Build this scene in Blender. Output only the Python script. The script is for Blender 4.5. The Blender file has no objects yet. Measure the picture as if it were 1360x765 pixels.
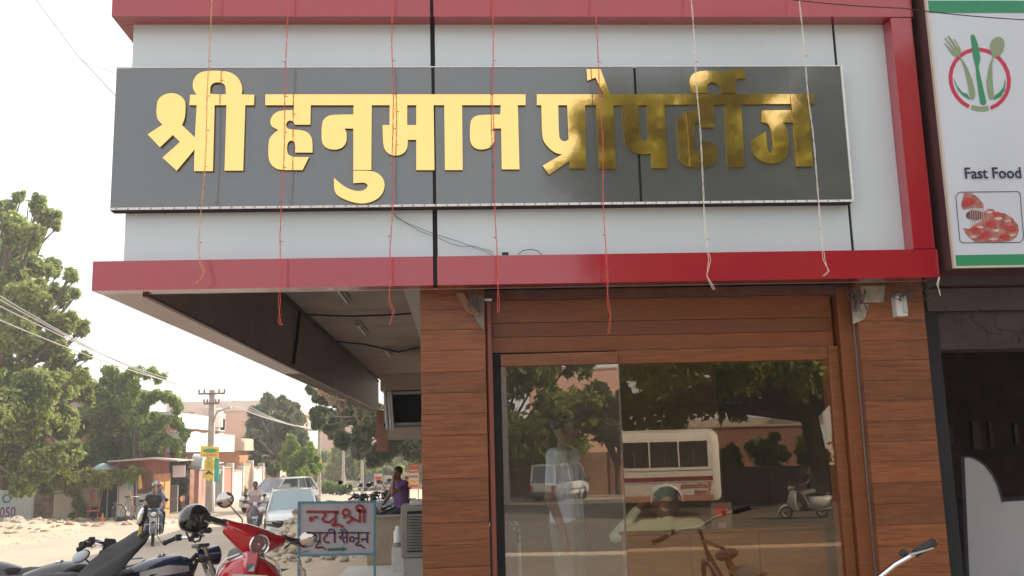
import bpy, bmesh, math, random
import numpy as np
from math import sin, cos, pi, radians
from mathutils import Vector, Matrix, Euler
from mathutils.geometry import tessellate_polygon
random.seed(7); rng = np.random.default_rng(7)
S = bpy.context.scene
C = S.collection

# ---------------------------------------------------------------- camera
FPX, PIT, YAW, ROL = 1254.57, 0.1688005, 0.0612037, -0.0269065
EYE = Vector((0, 0, 1.65))
_c = Vector((sin(YAW)*cos(PIT), cos(YAW)*cos(PIT), sin(PIT)))
_r0 = Vector((cos(YAW), -sin(YAW), 0)); _u0 = _r0.cross(_c)
_r = cos(ROL)*_r0 + sin(ROL)*_u0; _u = _r.cross(_c)
cd = bpy.data.cameras.new('camera'); cam = bpy.data.objects.new('camera', cd); C.objects.link(cam)
cd.sensor_width = 36; cd.lens = FPX/1360*36; cd.clip_start = 0.05; cd.clip_end = 2000
mw = Matrix((( _r.x, _u.x, -_c.x, EYE.x), (_r.y, _u.y, -_c.y, EYE.y), (_r.z, _u.z, -_c.z, EYE.z), (0,0,0,1)))
cam.matrix_world = mw
S.camera = cam
def at(x, y, X=None, Y=None, Z=None):
    "point of the place seen at photo pixel x,y on the plane X=, Y= or Z="
    d = (x-680)/FPX*_r - (y-382.5)/FPX*_u + _c
    t = (Y/d.y) if Y is not None else ((X/d.x) if X is not None else (Z-EYE.z)/d.z)
    return EYE + d*t

# ---------------------------------------------------------------- sky, sun, exposure
SUN_EL, SUN_AZ = 40.0, 61.0      # azimuth from +Y towards +X
W = bpy.data.worlds.new('World'); S.world = W; W.use_nodes = True
nt = W.node_tree; bg = nt.nodes['Background']; bg.inputs[1].default_value = 0.13
sky = nt.nodes.new('ShaderNodeTexSky'); sky.sky_type = 'NISHITA'; sky.sun_disc = False
sky.sun_elevation = radians(SUN_EL); sky.sun_rotation = radians(SUN_AZ)
sky.air_density = 1.0; sky.dust_density = 2.0; sky.ozone_density = 1.0
veil = nt.nodes.new('ShaderNodeMixRGB'); veil.inputs[0].default_value = .62; veil.inputs[2].default_value = (10.6, 10.4, 10.1, 1)   # thin white haze over the whole sky
nt.links.new(sky.outputs[0], veil.inputs[1]); nt.links.new(veil.outputs[0], bg.inputs[0])
sd = bpy.data.lights.new('sun', 'SUN'); sun = bpy.data.objects.new('sun', sd); C.objects.link(sun)
sd.energy = 5.0; sd.angle = radians(0.5); sd.color = (1.0, 0.90, 0.76)
sdir = Vector((sin(radians(SUN_AZ))*cos(radians(SUN_EL)), cos(radians(SUN_AZ))*cos(radians(SUN_EL)), sin(radians(SUN_EL))))
sun.rotation_euler = sdir.to_track_quat('Z', 'Y').to_euler(); sun.location = (20, 5, 30)
S.view_settings.view_transform = 'Standard'; S.view_settings.look = 'None'
S.view_settings.exposure = 0.55; S.view_settings.gamma = 1.0
S.cycles.max_bounces = 8; S.cycles.transparent_max_bounces = 12
try: S.cycles.use_denoising = True
except Exception: pass

# ---------------------------------------------------------------- materials
MT = {}
def mat(name, col, rough=0.7, metal=0.0, var=0.0, vs=8.0, bump=0.0, bs=40.0, col2=None, stretch=None, spec=None,
        emit=None, alpha=None, trans=0.0, coat=0.0, grime=None, detail=4):
    if name in MT: return MT[name]
    m = bpy.data.materials.new(name); m.use_nodes = True; MT[name] = m
    n = m.node_tree; p = n.nodes['Principled BSDF']; L = n.links.new
    c = (*col, 1)
    p.inputs['Base Color'].default_value = c; p.inputs['Roughness'].default_value = rough; p.inputs['Metallic'].default_value = metal
    if spec is not None: p.inputs['Specular IOR Level'].default_value = spec
    if coat: p.inputs['Coat Weight'].default_value = coat; p.inputs['Coat Roughness'].default_value = 0.06
    if emit: p.inputs['Emission Color'].default_value = (*emit[0], 1); p.inputs['Emission Strength'].default_value = emit[1]
    if var or bump or col2 or grime:
        tc = n.nodes.new('ShaderNodeTexCoord'); mp = n.nodes.new('ShaderNodeMapping'); L(tc.outputs['Object'], mp.inputs[0])
        if stretch: mp.inputs['Scale'].default_value = stretch
        out = None
        if var or col2:
            nz = n.nodes.new('ShaderNodeTexNoise'); nz.inputs['Scale'].default_value = vs; nz.inputs['Detail'].default_value = detail
            L(mp.outputs[0], nz.inputs[0])
            rp = n.nodes.new('ShaderNodeValToRGB'); L(nz.outputs[0], rp.inputs[0])
            a = col2 if col2 else tuple(x*(1-var) for x in col); b = col if col2 else tuple(min(1, x*(1+var)) for x in col)
            rp.color_ramp.elements[0].position = .32; rp.color_ramp.elements[1].position = .68
            rp.color_ramp.elements[0].color = (*a, 1); rp.color_ramp.elements[1].color = (*b, 1)
            out = rp.outputs[0]
        if grime:   # (colour, scale, threshold)
            g = n.nodes.new('ShaderNodeTexNoise'); g.inputs['Scale'].default_value = grime[1]; g.inputs['Detail'].default_value = 8; g.inputs['Roughness'].default_value = .7
            L(tc.outputs['Object'], g.inputs[0])
            gr = n.nodes.new('ShaderNodeMapRange'); L(g.outputs[0], gr.inputs[0]); gr.inputs[1].default_value = grime[2]; gr.inputs[2].default_value = grime[2]+.22
            mx = n.nodes.new('ShaderNodeMixRGB'); L(gr.outputs[0], mx.inputs[0])
            if out: L(out, mx.inputs[1])
            else: mx.inputs[1].default_value = c
            mx.inputs[2].default_value = (*grime[0], 1); out = mx.outputs[0]
        if out: L(out, p.inputs['Base Color'])
        if bump:
            nb = n.nodes.new('ShaderNodeTexNoise'); nb.inputs['Scale'].default_value = bs; nb.inputs['Detail'].default_value = 6; L(mp.outputs[0], nb.inputs[0])
            bp = n.nodes.new('ShaderNodeBump'); bp.inputs['Strength'].default_value = bump; bp.inputs['Distance'].default_value = .02
            L(nb.outputs[0], bp.inputs['Height']); L(bp.outputs[0], p.inputs['Normal'])
    return m
def leafmat(name, a, b, tr=0.35):
    if name in MT: return MT[name]
    m = bpy.data.materials.new(name); m.use_nodes = True; MT[name] = m
    n = m.node_tree; L = n.links.new; p = n.nodes['Principled BSDF']; out = n.nodes['Material Output']
    g = n.nodes.new('ShaderNodeNewGeometry'); tc = n.nodes.new('ShaderNodeTexCoord')
    nz = n.nodes.new('ShaderNodeTexNoise'); nz.inputs['Scale'].default_value = .55; nz.inputs['Detail'].default_value = 3; L(tc.outputs['Object'], nz.inputs[0])
    ad = n.nodes.new('ShaderNodeMath'); ad.operation = 'MULTIPLY_ADD'; L(g.outputs['Random Per Island'], ad.inputs[0]); ad.inputs[1].default_value = .55; L(nz.outputs[0], ad.inputs[2])
    sb = n.nodes.new('ShaderNodeMath'); sb.operation = 'SUBTRACT'; L(ad.outputs[0], sb.inputs[0]); sb.inputs[1].default_value = .28
    rp = n.nodes.new('ShaderNodeValToRGB'); L(sb.outputs[0], rp.inputs[0])
    rp.color_ramp.elements[0].position = .15; rp.color_ramp.elements[1].position = .85
    rp.color_ramp.elements[0].color = (*a, 1); rp.color_ramp.elements[1].color = (*b, 1)
    L(rp.outputs[0], p.inputs['Base Color']); p.inputs['Roughness'].default_value = .55
    t = n.nodes.new('ShaderNodeBsdfTranslucent'); L(rp.outputs[0], t.inputs[0])
    mx = n.nodes.new('ShaderNodeMixShader'); mx.inputs[0].default_value = tr
    L(p.outputs[0], mx.inputs[1]); L(t.outputs[0], mx.inputs[2]); L(mx.outputs[0], out.inputs[0])
    return m
def paneglass(name, refl, tint, gcol=(1, 1, 1), rough=0.0):
    m = bpy.data.materials.new(name); m.use_nodes = True; MT[name] = m
    n = m.node_tree; L = n.links.new; out = n.nodes['Material Output']; n.nodes.remove(n.nodes['Principled BSDF'])
    t = n.nodes.new('ShaderNodeBsdfTransparent'); t.inputs[0].default_value = (*tint, 1)
    g = n.nodes.new('ShaderNodeBsdfGlossy'); g.inputs['Color'].default_value = (*gcol, 1); g.inputs['Roughness'].default_value = rough
    # very slight unevenness of float glass
    tc = n.nodes.new('ShaderNodeTexCoord'); nz = n.nodes.new('ShaderNodeTexNoise'); nz.inputs['Scale'].default_value = 1.6; nz.inputs['Detail'].default_value = 1; L(tc.outputs['Object'], nz.inputs[0])
    bp = n.nodes.new('ShaderNodeBump'); bp.inputs['Strength'].default_value = .012; bp.inputs['Distance'].default_value = .02; L(nz.outputs[0], bp.inputs['Height']); L(bp.outputs[0], g.inputs['Normal'])
    mx = n.nodes.new('ShaderNodeMixShader'); mx.inputs[0].default_value = refl
    L(t.outputs[0], mx.inputs[1]); L(g.outputs[0], mx.inputs[2]); L(mx.outputs[0], out.inputs[0])
    return m
def woodmat(name, a, b, rough=.45):
    m = bpy.data.materials.new(name); m.use_nodes = True; MT[name] = m
    n = m.node_tree; L = n.links.new; p = n.nodes['Principled BSDF']
    tc = n.nodes.new('ShaderNodeTexCoord'); oi = n.nodes.new('ShaderNodeObjectInfo')
    ad = n.nodes.new('ShaderNodeVectorMath'); ad.operation = 'ADD'
    ml = n.nodes.new('ShaderNodeVectorMath'); ml.operation = 'SCALE'; ml.inputs[0].default_value = (7, 3, 9); L(oi.outputs['Random'], ml.inputs['Scale'])
    L(tc.outputs['Object'], ad.inputs[0]); L(ml.outputs[0], ad.inputs[1])
    mp = n.nodes.new('ShaderNodeMapping'); mp.inputs['Scale'].default_value = (2.0, 8, 26); L(ad.outputs[0], mp.inputs[0])
    nz = n.nodes.new('ShaderNodeTexNoise'); nz.inputs['Scale'].default_value = 2.4; nz.inputs['Detail'].default_value = 7; nz.inputs['Distortion'].default_value = .8; L(mp.outputs[0], nz.inputs[0])
    rp = n.nodes.new('ShaderNodeValToRGB'); L(nz.outputs[0], rp.inputs[0])
    rp.color_ramp.elements[0].position = .36; rp.color_ramp.elements[1].position = .62
    rp.color_ramp.elements[0].color = (*a, 1); rp.color_ramp.elements[1].color = (*b, 1)
    hv = n.nodes.new('ShaderNodeHueSaturation'); mr = n.nodes.new('ShaderNodeMapRange'); L(oi.outputs['Random'], mr.inputs[0]); mr.inputs[3].default_value = .80; mr.inputs[4].default_value = 1.18
    L(mr.outputs[0], hv.inputs['Value']); L(rp.outputs[0], hv.inputs['Color']); L(hv.outputs[0], p.inputs['Base Color'])
    p.inputs['Roughness'].default_value = rough
    bp = n.nodes.new('ShaderNodeBump'); bp.inputs['Strength'].default_value = .15; bp.inputs['Distance'].default_value = .004; L(nz.outputs[0], bp.inputs['Height']); L(bp.outputs[0], p.inputs['Normal'])
    return m
def checkmat(name, a, b, scale):
    m = bpy.data.materials.new(name); m.use_nodes = True; MT[name] = m
    n = m.node_tree; L = n.links.new; p = n.nodes['Principled BSDF']; tc = n.nodes.new('ShaderNodeTexCoord')
    w1 = n.nodes.new('ShaderNodeTexWave'); w1.bands_direction = 'X'; w1.inputs['Scale'].default_value = scale; w1.inputs['Distortion'].default_value = .5; L(tc.outputs['Object'], w1.inputs[0])
    w2 = n.nodes.new('ShaderNodeTexWave'); w2.bands_direction = 'Z'; w2.inputs['Scale'].default_value = scale; w2.inputs['Distortion'].default_value = .5; L(tc.outputs['Object'], w2.inputs[0])
    mu = n.nodes.new('ShaderNodeMath'); mu.operation = 'MAXIMUM'; L(w1.outputs[1], mu.inputs[0]); L(w2.outputs[1], mu.inputs[1])
    rp = n.nodes.new('ShaderNodeValToRGB'); L(mu.outputs[0], rp.inputs[0]); rp.color_ramp.elements[0].position = .7; rp.color_ramp.elements[1].position = .95
    rp.color_ramp.elements[0].color = (*a, 1); rp.color_ramp.elements[1].color = (*b, 1); L(rp.outputs[0], p.inputs['Base Color']); p.inputs['Roughness'].default_value = .9
    return m

# ---------------------------------------------------------------- mesh collector
class B:
    def __init__(s): s.v = []; s.f = []; s.m = Matrix.Identity(4)
    def add(s, vs, fs):
        k = len(s.v); s.v += [s.m @ Vector(v) for v in vs]; s.f += [tuple(i+k for i in f) for f in fs]; return s
    def box(s, x0, x1, y0, y1, z0, z1):
        return s.add([(x0,y0,z0),(x1,y0,z0),(x1,y1,z0),(x0,y1,z0),(x0,y0,z1),(x1,y0,z1),(x1,y1,z1),(x0,y1,z1)],
                     [(0,3,2,1),(4,5,6,7),(0,1,5,4),(1,2,6,5),(2,3,7,6),(3,0,4,7)])
    def cbox(s, x0, x1, y0, y1, z0, z1, c=.01):
        "box with chamfered edges"
        vs = []; cx, cy, cz = (x0+x1)/2, (y0+y1)/2, (z0+z1)/2
        bm = bmesh.new(); bmesh.ops.create_cube(bm, size=1, matrix=Matrix.Translation((cx,cy,cz)) @ Matrix.Diagonal((x1-x0, y1-y0, z1-z0, 1)))
        bmesh.ops.bevel(bm, geom=bm.edges[:], offset=c, segments=2, affect='EDGES', profile=.6)
        bm.verts.index_update(); r = s.add([v.co[:] for v in bm.verts], [tuple(v.index for v in f.verts) for f in bm.faces]); bm.free(); return r
    def tube(s, pts, r, n=8, cap=True):
        pts = [Vector(p) for p in pts]
        rs = r if isinstance(r, (list, tuple)) else [r]*len(pts)
        vs = []; fs = []; prev = None
        for i, p in enumerate(pts):
            a = pts[max(0, i-1)]; b = pts[min(len(pts)-1, i+1)]; t = (b-a)
            t = t.normalized() if t.length > 1e-9 else Vector((0, 0, 1))
            if prev is None:
                up = Vector((0, 0, 1)) if abs(t.z) < .9 else Vector((1, 0, 0)); e = t.cross(up).normalized()
            else:
                e = prev - t*prev.dot(t); e = e.normalized() if e.length > 1e-6 else t.orthogonal().normalized()
            prev = e; g = t.cross(e)
            for k in range(n):
                a_ = 2*pi*k/n; vs.append(p + (e*cos(a_) + g*sin(a_))*rs[i])
        for i in range(len(pts)-1):
            for k in range(n):
                fs.append((i*n+k, i*n+(k+1)%n, (i+1)*n+(k+1)%n, (i+1)*n+k))
        if cap: fs.append(tuple(range(n))[::-1]); fs.append(tuple((len(pts)-1)*n+k for k in range(n)))
        return s.add(vs, fs)
    def ell(s, c, r, nu=14, nv=9, fn=None):
        c = Vector(c); r = (r, r, r) if isinstance(r, (int, float)) else r
        vs = []; fs = []
        for j in range(nv+1):
            th = pi*j/nv
            for i in range(nu):
                ph = 2*pi*i/nu; d = Vector((sin(th)*cos(ph), sin(th)*sin(ph), cos(th)))
                q = Vector((d.x*r[0], d.y*r[1], d.z*r[2]))
                if fn: q = fn(q, d)
                vs.append(c+q)
        for j in range(nv):
            for i in range(nu):
                fs.append((j*nu+i, (j+1)*nu+i, (j+1)*nu+(i+1)%nu, j*nu+(i+1)%nu))
        return s.add(vs, fs)
    def lathe(s, prof, axis='z', c=(0,0,0), n=20):
        "prof: (radius, height) pairs"
        c = Vector(c); vs = []; fs = []
        for (r, h) in prof:
            for k in range(n):
                a = 2*pi*k/n; p = (r*cos(a), r*sin(a), h)
                if axis == 'y': p = (p[0], h, p[1])
                if axis == 'x': p = (h, p[0], p[1])
                vs.append(c+Vector(p))
        for i in range(len(prof)-1):
            for k in range(n): fs.append((i*n+k, i*n+(k+1)%n, (i+1)*n+(k+1)%n, (i+1)*n+k))
        return s.add(vs, fs)
    def loft(s, rings, cap=True, closed=True):
        n = len(rings[0]); vs = [v for r in rings for v in r]; fs = []
        for i in range(len(rings)-1):
            for k in range(n if closed else n-1): fs.append((i*n+k, i*n+(k+1)%n, (i+1)*n+(k+1)%n, (i+1)*n+k))
        if cap: fs.append(tuple(range(n))[::-1]); fs.append(tuple((len(rings)-1)*n+k for k in range(n)))
        return s.add(vs, fs)
    def prism(s, loops, fmap, d0, d1):
        "flat shape with holes between depths d0,d1; fmap(x,y,d) -> point"
        if isinstance(loops[0][0], (int, float)): loops = [loops]
        flat = [p for l in loops for p in l]
        tri = tessellate_polygon([[Vector((p[0], p[1], 0)) for p in l] for l in loops])
        n = len(flat); vs = [fmap(p[0], p[1], d0) for p in flat] + [fmap(p[0], p[1], d1) for p in flat]
        fs = [tuple(t) for t in tri] + [tuple(i+n for i in t[::-1]) for t in tri]; k = 0
        if abs(d1-d0) < 1e-7: return s.add(vs[:n], fs[:len(tri)])
        for l in loops:
            m = len(l)
            for i in range(m): a, b = k+i, k+(i+1)%m; fs.append((a, b, b+n, a+n))
            k += m
        return s.add(vs, fs)
    def cap2(s, a, ra, b, rb, n=10):
        "closed tapered limb with round ends"
        a, b = Vector(a), Vector(b); t = (b-a); L = t.length; t = t.normalized() if L > 1e-6 else Vector((0,0,1))
        pts = []; rr = []
        for k in range(5): th = pi/2*(1-k/4); pts.append(a - t*ra*sin(th)); rr.append(max(ra*cos(th), 1e-4))
        for k in range(5): th = pi/2*k/4; pts.append(b + t*rb*sin(th)); rr.append(max(rb*cos(th), 1e-4))
        return s.tube(pts, rr, n)

def setp(o, label=None, cat=None, group=None, kind=None):
    if label: o['label'] = label
    if cat: o['category'] = cat
    if group: o['group'] = group
    if kind: o['kind'] = kind
    return o
def wmat(o):
    return o.matrix_basis if o.parent is None else wmat(o.parent) @ o.matrix_parent_inverse @ o.matrix_basis
def link(name, me, m, parent=None, smooth=False, world=False, label=None):
    if m is not None:
        for mm in (m if isinstance(m, list) else [m]): me.materials.append(mm)
    if smooth:
        me.polygons.foreach_set('use_smooth', [True]*len(me.polygons))
        try: me.set_sharp_from_angle(angle=radians(smooth if smooth is not True else 40))
        except Exception: pass
    o = bpy.data.objects.new(name, me); C.objects.link(o)
    if parent is not None:
        o.parent = parent
        if world:
            o.matrix_parent_inverse = wmat(parent).inverted()
    if label: o['label'] = label
    return o
def obj(name, b, m, parent=None, smooth=False, world=False, label=None, bevel=0, fix=True):
    me = bpy.data.meshes.new(name); me.from_pydata([v[:] for v in b.v], [], b.f); me.update()
    if fix or bevel:
        bm = bmesh.new(); bm.from_mesh(me)
        if bevel: bmesh.ops.bevel(bm, geom=[e for e in bm.edges if len(e.link_faces) == 2 and e.calc_face_angle(0) > .5], offset=bevel, segments=2, affect='EDGES', clamp_overlap=True)
        bmesh.ops.recalc_face_normals(bm, faces=bm.faces); bm.to_mesh(me); bm.free()
    return link(name, me, m, parent, smooth, world, label)
def thing(name, label, cat, loc=(0,0,0), rz=0, group=None, tilt=None):
    o = bpy.data.objects.new(name, None); C.objects.link(o); o.location = loc; o.rotation_euler = (tilt[0] if tilt else 0, tilt[1] if tilt else 0, rz)
    o.empty_display_size = .2
    return setp(o, label, cat, group)
def dup(o, loc=None, rz=None, label=None, group=None, parent=None, cat=None):
    c = o.copy(); C.objects.link(c); c.parent = parent
    if loc is not None: c.location = loc
    if rz is not None: c.rotation_euler = (c.rotation_euler[0], c.rotation_euler[1], rz)
    if label: c['label'] = label
    if group: c['group'] = group
    for ch in list(o.children): dup(ch, parent=c)
    return c
def textmesh(txt, size, bold=0.0):
    cu = bpy.data.curves.new('t', 'FONT'); cu.body = txt; cu.size = size; cu.offset = bold; cu.resolution_u = 3
    o = bpy.data.objects.new('t', cu); C.objects.link(o); bpy.context.view_layer.update()
    me = bpy.data.meshes.new_from_object(o.evaluated_get(bpy.context.evaluated_depsgraph_get()))
    vs = [v.co.copy() for v in me.vertices]; fs = [tuple(p.vertices) for p in me.polygons]
    bpy.data.objects.remove(o); bpy.data.curves.remove(cu); bpy.data.meshes.remove(me)
    w = max(v.x for v in vs); return vs, fs, w
def textpart(name, txt, size, M, m, parent, depth=.002, squeeze=1, bold=0, world=False):
    "flat lettering, 2 mm thick, laid out by matrix M (x right, y up)"
    vs, fs, w = textmesh(txt, size, bold); b = B(); n = len(vs)
    b.v = [M @ Vector((v.x*squeeze, v.y, 0)) for v in vs] + [M @ Vector((v.x*squeeze, v.y, depth)) for v in vs]
    b.f = list(fs) + [tuple(i+n for i in f) for f in fs]
    return obj(name, b, m, parent, world=world, fix=False)
def stroke(b, pts, w, fmap, d0, d1):
    "brush stroke: polyline of width w with round joints"
    for i in range(len(pts)-1):
        a = Vector(pts[i]); c = Vector(pts[i+1]); t = c-a
        if t.length < 1e-6: continue
        n = Vector((-t.y, t.x)).normalized()*w/2
        b.prism([tuple(a+n), tuple(c+n), tuple(c-n), tuple(a-n)], fmap, d0 + .00007*i, d1 + .00007*i)
    for i, p in enumerate(pts[1:-1]):
        b.prism([(p[0]+w/2*cos(k*pi/5), p[1]+w/2*sin(k*pi/5)) for k in range(10)], fmap, d0-.00003*(i+1), d1-.00003*(i+1))

# ---------------------------------------------------------------- colours of the place
M_red = mat('red_cladding', (.36, .009, .025), .2, var=.06, vs=.7, coat=1.0, bump=.035, bs=1.6, grime=((.33, .06, .06), 2.2, .62))
M_white = mat('pale_cladding', (.57, .645, .69), .25, var=.035, vs=1.1, coat=.3, bump=.03, bs=1.4, grime=((.5, .49, .46), 3.0, .62))
M_grey = mat('grey_cladding', (.085, .092, .098), .15, var=.07, vs=.8, coat=1.0, spec=.9, bump=.03, bs=1.3, grime=((.12, .12, .12), 2.5, .6))
M_gold = mat('gold_mirror', (.95, .62, .22), .045, metal=1.0, bump=.03, bs=3)
M_goldside = mat('gold_edge', (.75, .5, .12), .35, metal=.9)
M_black = mat('black_gap', (.012, .012, .014), .8)
M_trim = mat('led_trim', (.75, .75, .77), .4, var=.15, vs=50)
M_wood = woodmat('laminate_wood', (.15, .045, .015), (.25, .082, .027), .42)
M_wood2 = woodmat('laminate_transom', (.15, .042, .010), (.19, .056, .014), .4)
M_wood3 = woodmat('frame_wood', (.17, .050, .013), (.25, .08, .022), .35)
M_plaster = mat('grey_plaster', (.20, .165, .145), .9, var=.18, vs=2.5, bump=.2, bs=60, grime=((.08, .06, .05), 4, .6))
M_ceil = mat('verandah_plaster', (.42, .35, .31), .9, var=.12, vs=2, bump=.12, bs=50, grime=((.14, .11, .10), 3, .62))
M_conc = mat('concrete', (.36, .34, .30), .92, var=.15, vs=3, bump=.3, bs=30)
M_dirt = mat('dust', (.50, .40, .29), .97, var=.13, vs=.5, bump=.5, bs=5, grime=((.38, .29, .20), 1.6, .55), detail=8)
M_road = mat('dusty_asphalt', (.42, .355, .275), .93, var=.14, vs=.35, bump=.25, bs=24, grime=((.46, .39, .30), .8, .52), detail=8)
M_road2 = mat('shaded_dark_asphalt', (.12, .10, .082), .93, var=.2, vs=.4, bump=.25, bs=24, grime=((.20, .16, .12), .6, .52), detail=8)  # dark asphalt, with the tree shade over this road painted into its colour
M_plat = mat('platform_stone', (.62, .60, .55), .6, var=.08, vs=1.5, bump=.06, bs=20, grime=((.42, .38, .32), 4, .62))
M_dark = mat('dark_paint', (.02, .02, .022), .5)
M_rubber = mat('rubber', (.022, .022, .023), .85, var=.2, vs=30, bump=.2, bs=80)
M_chrome = mat('chrome', (.78, .78, .80), .12, metal=1)
M_steel = mat('steel', (.42, .42, .43), .35, metal=.9, var=.15, vs=20)
M_engine = mat('engine_metal', (.09, .09, .095), .45, metal=.6, var=.3, vs=20)
M_skin = mat('skin', (.20, .105, .065), .6, var=.1, vs=12)
M_hair = mat('hair', (.012, .010, .010), .6)
M_cable = mat('black_cable', (.015, .015, .017), .6)
M_wire = mat('line_wire', (.30, .29, .30), .5)
M_brick = mat('brick_red', (.34, .15, .09), .9, var=.3, vs=6, bump=.3, bs=40)
M_glassd = mat('dark_glass', (.03, .035, .04), .06, spec=.8)
M_leafA = leafmat('neem_leaf', (.14, .17, .035), (.45, .52, .17), .6)
M_leafB = leafmat('dark_leaf', (.06, .08, .03), (.22, .24, .11), .45)
M_leafC = leafmat('bright_leaf', (.14, .22, .035), (.36, .44, .10), .5)
M_leafV = leafmat('vine_leaf', (.12, .15, .02), (.34, .34, .07), .4)
M_bark = mat('bark', (.11, .085, .06), .95, var=.3, vs=9, bump=.7, bs=25, stretch=(1, 1, .25))

# ---------------------------------------------------------------- ground
def gz(x, y):
    "height of the ground: a forecourt at 0 that falls away to the street at -0.85"
    def ss(t): t = min(1, max(0, t)); return t*t*(3-2*t)
    a = ss((y-8)/13)
    h = -.85*a
    if y < 0: h = -.85*ss((-y-1.5)/11)
    if y > 55: h -= min(y-55, 60)*.027
    side = ss((x+4.5)/2.0) * (1-ss((y-26)/8)) if y > 0 else 0
    return h*(1-side) + side*max(h, -.3)
def sheet(name, xs, ys, m, dz=0, kind='structure', noise=0):
    b = B(); n = len(xs); b.v = [Vector((x, y, gz(x, y)+dz+(noise*rng.normal() if noise else 0))) for y in ys for x in xs]
    b.f = [(j*n+i, j*n+i+1, (j+1)*n+i+1, (j+1)*n+i) for j in range(len(ys)-1) for i in range(n-1)]
    o = obj(name, b, m, smooth=True, fix=False); setp(o, kind=kind); return o
xs = [-600, -300, -150, -80, -50] + [(-40 + i*1.0) for i in range(0, 71)] + [40, 60, 100, 200, 400, 600]
ys = [-500, -200, -100, -60] + [(-45 + i*1.0) for i in range(0, 131)] + [100, 130, 180, 260, 400, 700]
g = sheet('ground', xs, ys, M_dirt); g['label'] = 'pale dusty earth beside the street and round the buildings'
r1 = sheet('road', [-13.3, -12, -10.5, -9, -7.5, -6, -5, -4.2, -3.6], [8.5+i*1.0 for i in range(0, 140)], M_road, .006); r1['label'] = 'dusty asphalt street running away past the shop'
r2 = sheet('road', [-60+i*2 for i in range(61)], [-31.5+i*1.0 for i in range(21)], M_road2, .01); r2['label'] = 'dusty asphalt road opposite the shop front'

# ---------------------------------------------------------------- the shop building
FY = 5.7      # front of the red band
shop = thing('shop_building', 'corner shop building with red and white panel upper front and brown wood laminate ground floor', 'building', (0.5, 6, 0))
def P_(name, b, m, smooth=False, par=None, label=None, bevel=0): return obj(name, b, m, par or shop, smooth, True, label, bevel)
# backing wall of the upper floor and its mass
P_('upper_wall', B().box(-2.015, 3.0, 5.86, 23.2, 3.47, 7.6), M_plaster)
P_('roof_parapet', B().box(-2.13, 3.05, FY+.02, 23.2, 7.6, 8.1), M_plaster)
P_('seam_backing', B().box(-2.0, 2.9, 5.835, 5.857, 2.70, 4.5), M_black)
# pale panels of the recessed band, with black joints between them
for x0, x1 in ((-2.03, -.134), (-.104, 2.553), (2.572, 2.905)):
    P_('pale_panel', B().box(x0, x1, 5.82, 5.833, 2.815, 4.43), M_white)
P_('upper_panel', B().box(-2.03, 3.0, 5.80, 5.85, 5.0, 7.6), M_white)
# lower red band (two panels) and its return underneath
for x0, x1 in ((-2.168, -.132), (-.106, 3.056)):
    P_('red_panel', B().box(x0, x1, FY, FY+.13, 2.648, 2.828), M_red)
P_('seam_strip', B().box(-.132, -.106, FY+.012, FY+.13, 2.652, 2.824), M_black)
# upper red band, wrapping round the left side
for x0, x1 in ((-2.128, -.130), (-.108, 3.056)):
    P_('red_panel', B().box(x0, x1, FY, FY+.119, 4.400, 5.02), M_red)
P_('seam_strip', B().box(-.130, -.108, FY+.012, FY+.119, 4.404, 5.0), M_black)
for k in range(7):
    y0 = FY+.122+k*1.5
    P_('red_panel', B().box(-2.128, -2.033, y0, y0+1.49, 4.400, 5.02), M_red)
# red upright on the right
P_('red_panel', B().box(2.905, 3.045, FY+.003, FY+.119, 2.834, 4.394), M_red)
# the return beam on the left side: white soffit panels with joints, red lip, plaster inner face
ys_ = [5.83, 7.05, 8.27, 9.49, 10.71, 11.9]
for i in range(5):
    P_('soffit_panel', B().box(-2.150, -1.915, ys_[i]+.004, ys_[i+1]-.004, 2.648, 2.662), mat('pink_white_panel', (.62, .50, .49), .35, var=.06, vs=3, grime=((.45, .3, .3), 5, .6)))
P_('soffit_panel', B().box(-2.150, -1.915, 11.905, 23.1, 2.655, 2.665), M_plaster)
P_('beam', B().box(-2.14, -1.905, 5.835, 23.1, 2.668, 2.80), M_plaster)
P_('beam', B().box(-2.012, -1.905, 5.866, 23.1, 2.803, 3.468), M_plaster)
P_('beam_lining', B().box(-1.902, -1.885, 5.84, 23.1, 2.648, 3.39), mat('beam_lining', (.22, .15, .145), .5, var=.15, vs=2, grime=((.30, .22, .20), 3, .55)))
P_('beam_lip', B().box(-1.913, -1.880, 5.84, 23.08, 2.632, 2.650), mat('maroon_lip', (.10, .02, .03), .4))
for k in range(5):
    P_('red_panel', B().box(-2.166, -2.152, 5.84+k*2.4, 5.84+k*2.4+2.39, 2.65, 2.826), M_red)
P_('front_soffit', B().box(-1.905, 3.0, FY+.135, 5.895, 2.668, 2.70), mat('soffit_strip', (.17, .135, .12), .8, var=.2, vs=3, grime=((.05, .03, .025), 5, .52)))
P_('front_soffit_lip', B().box(-1.88, 3.04, FY+.134, FY+.16, 2.648, 2.666), mat('aluminium', (.55, .53, .50), .35, metal=.3))
# verandah ceiling slabs with joints
for i in range(6):
    y0 = 5.9+i*2.9
    P_('ceiling_slab', B().box(-1.88, -.21, y0+.006, y0+2.894, 3.40+.004*(i % 2), 3.455), M_ceil)
P_('front_upstand', B().box(-1.88, 2.98, 5.862, 5.90, 2.70, 3.39), M_plaster)
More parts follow.
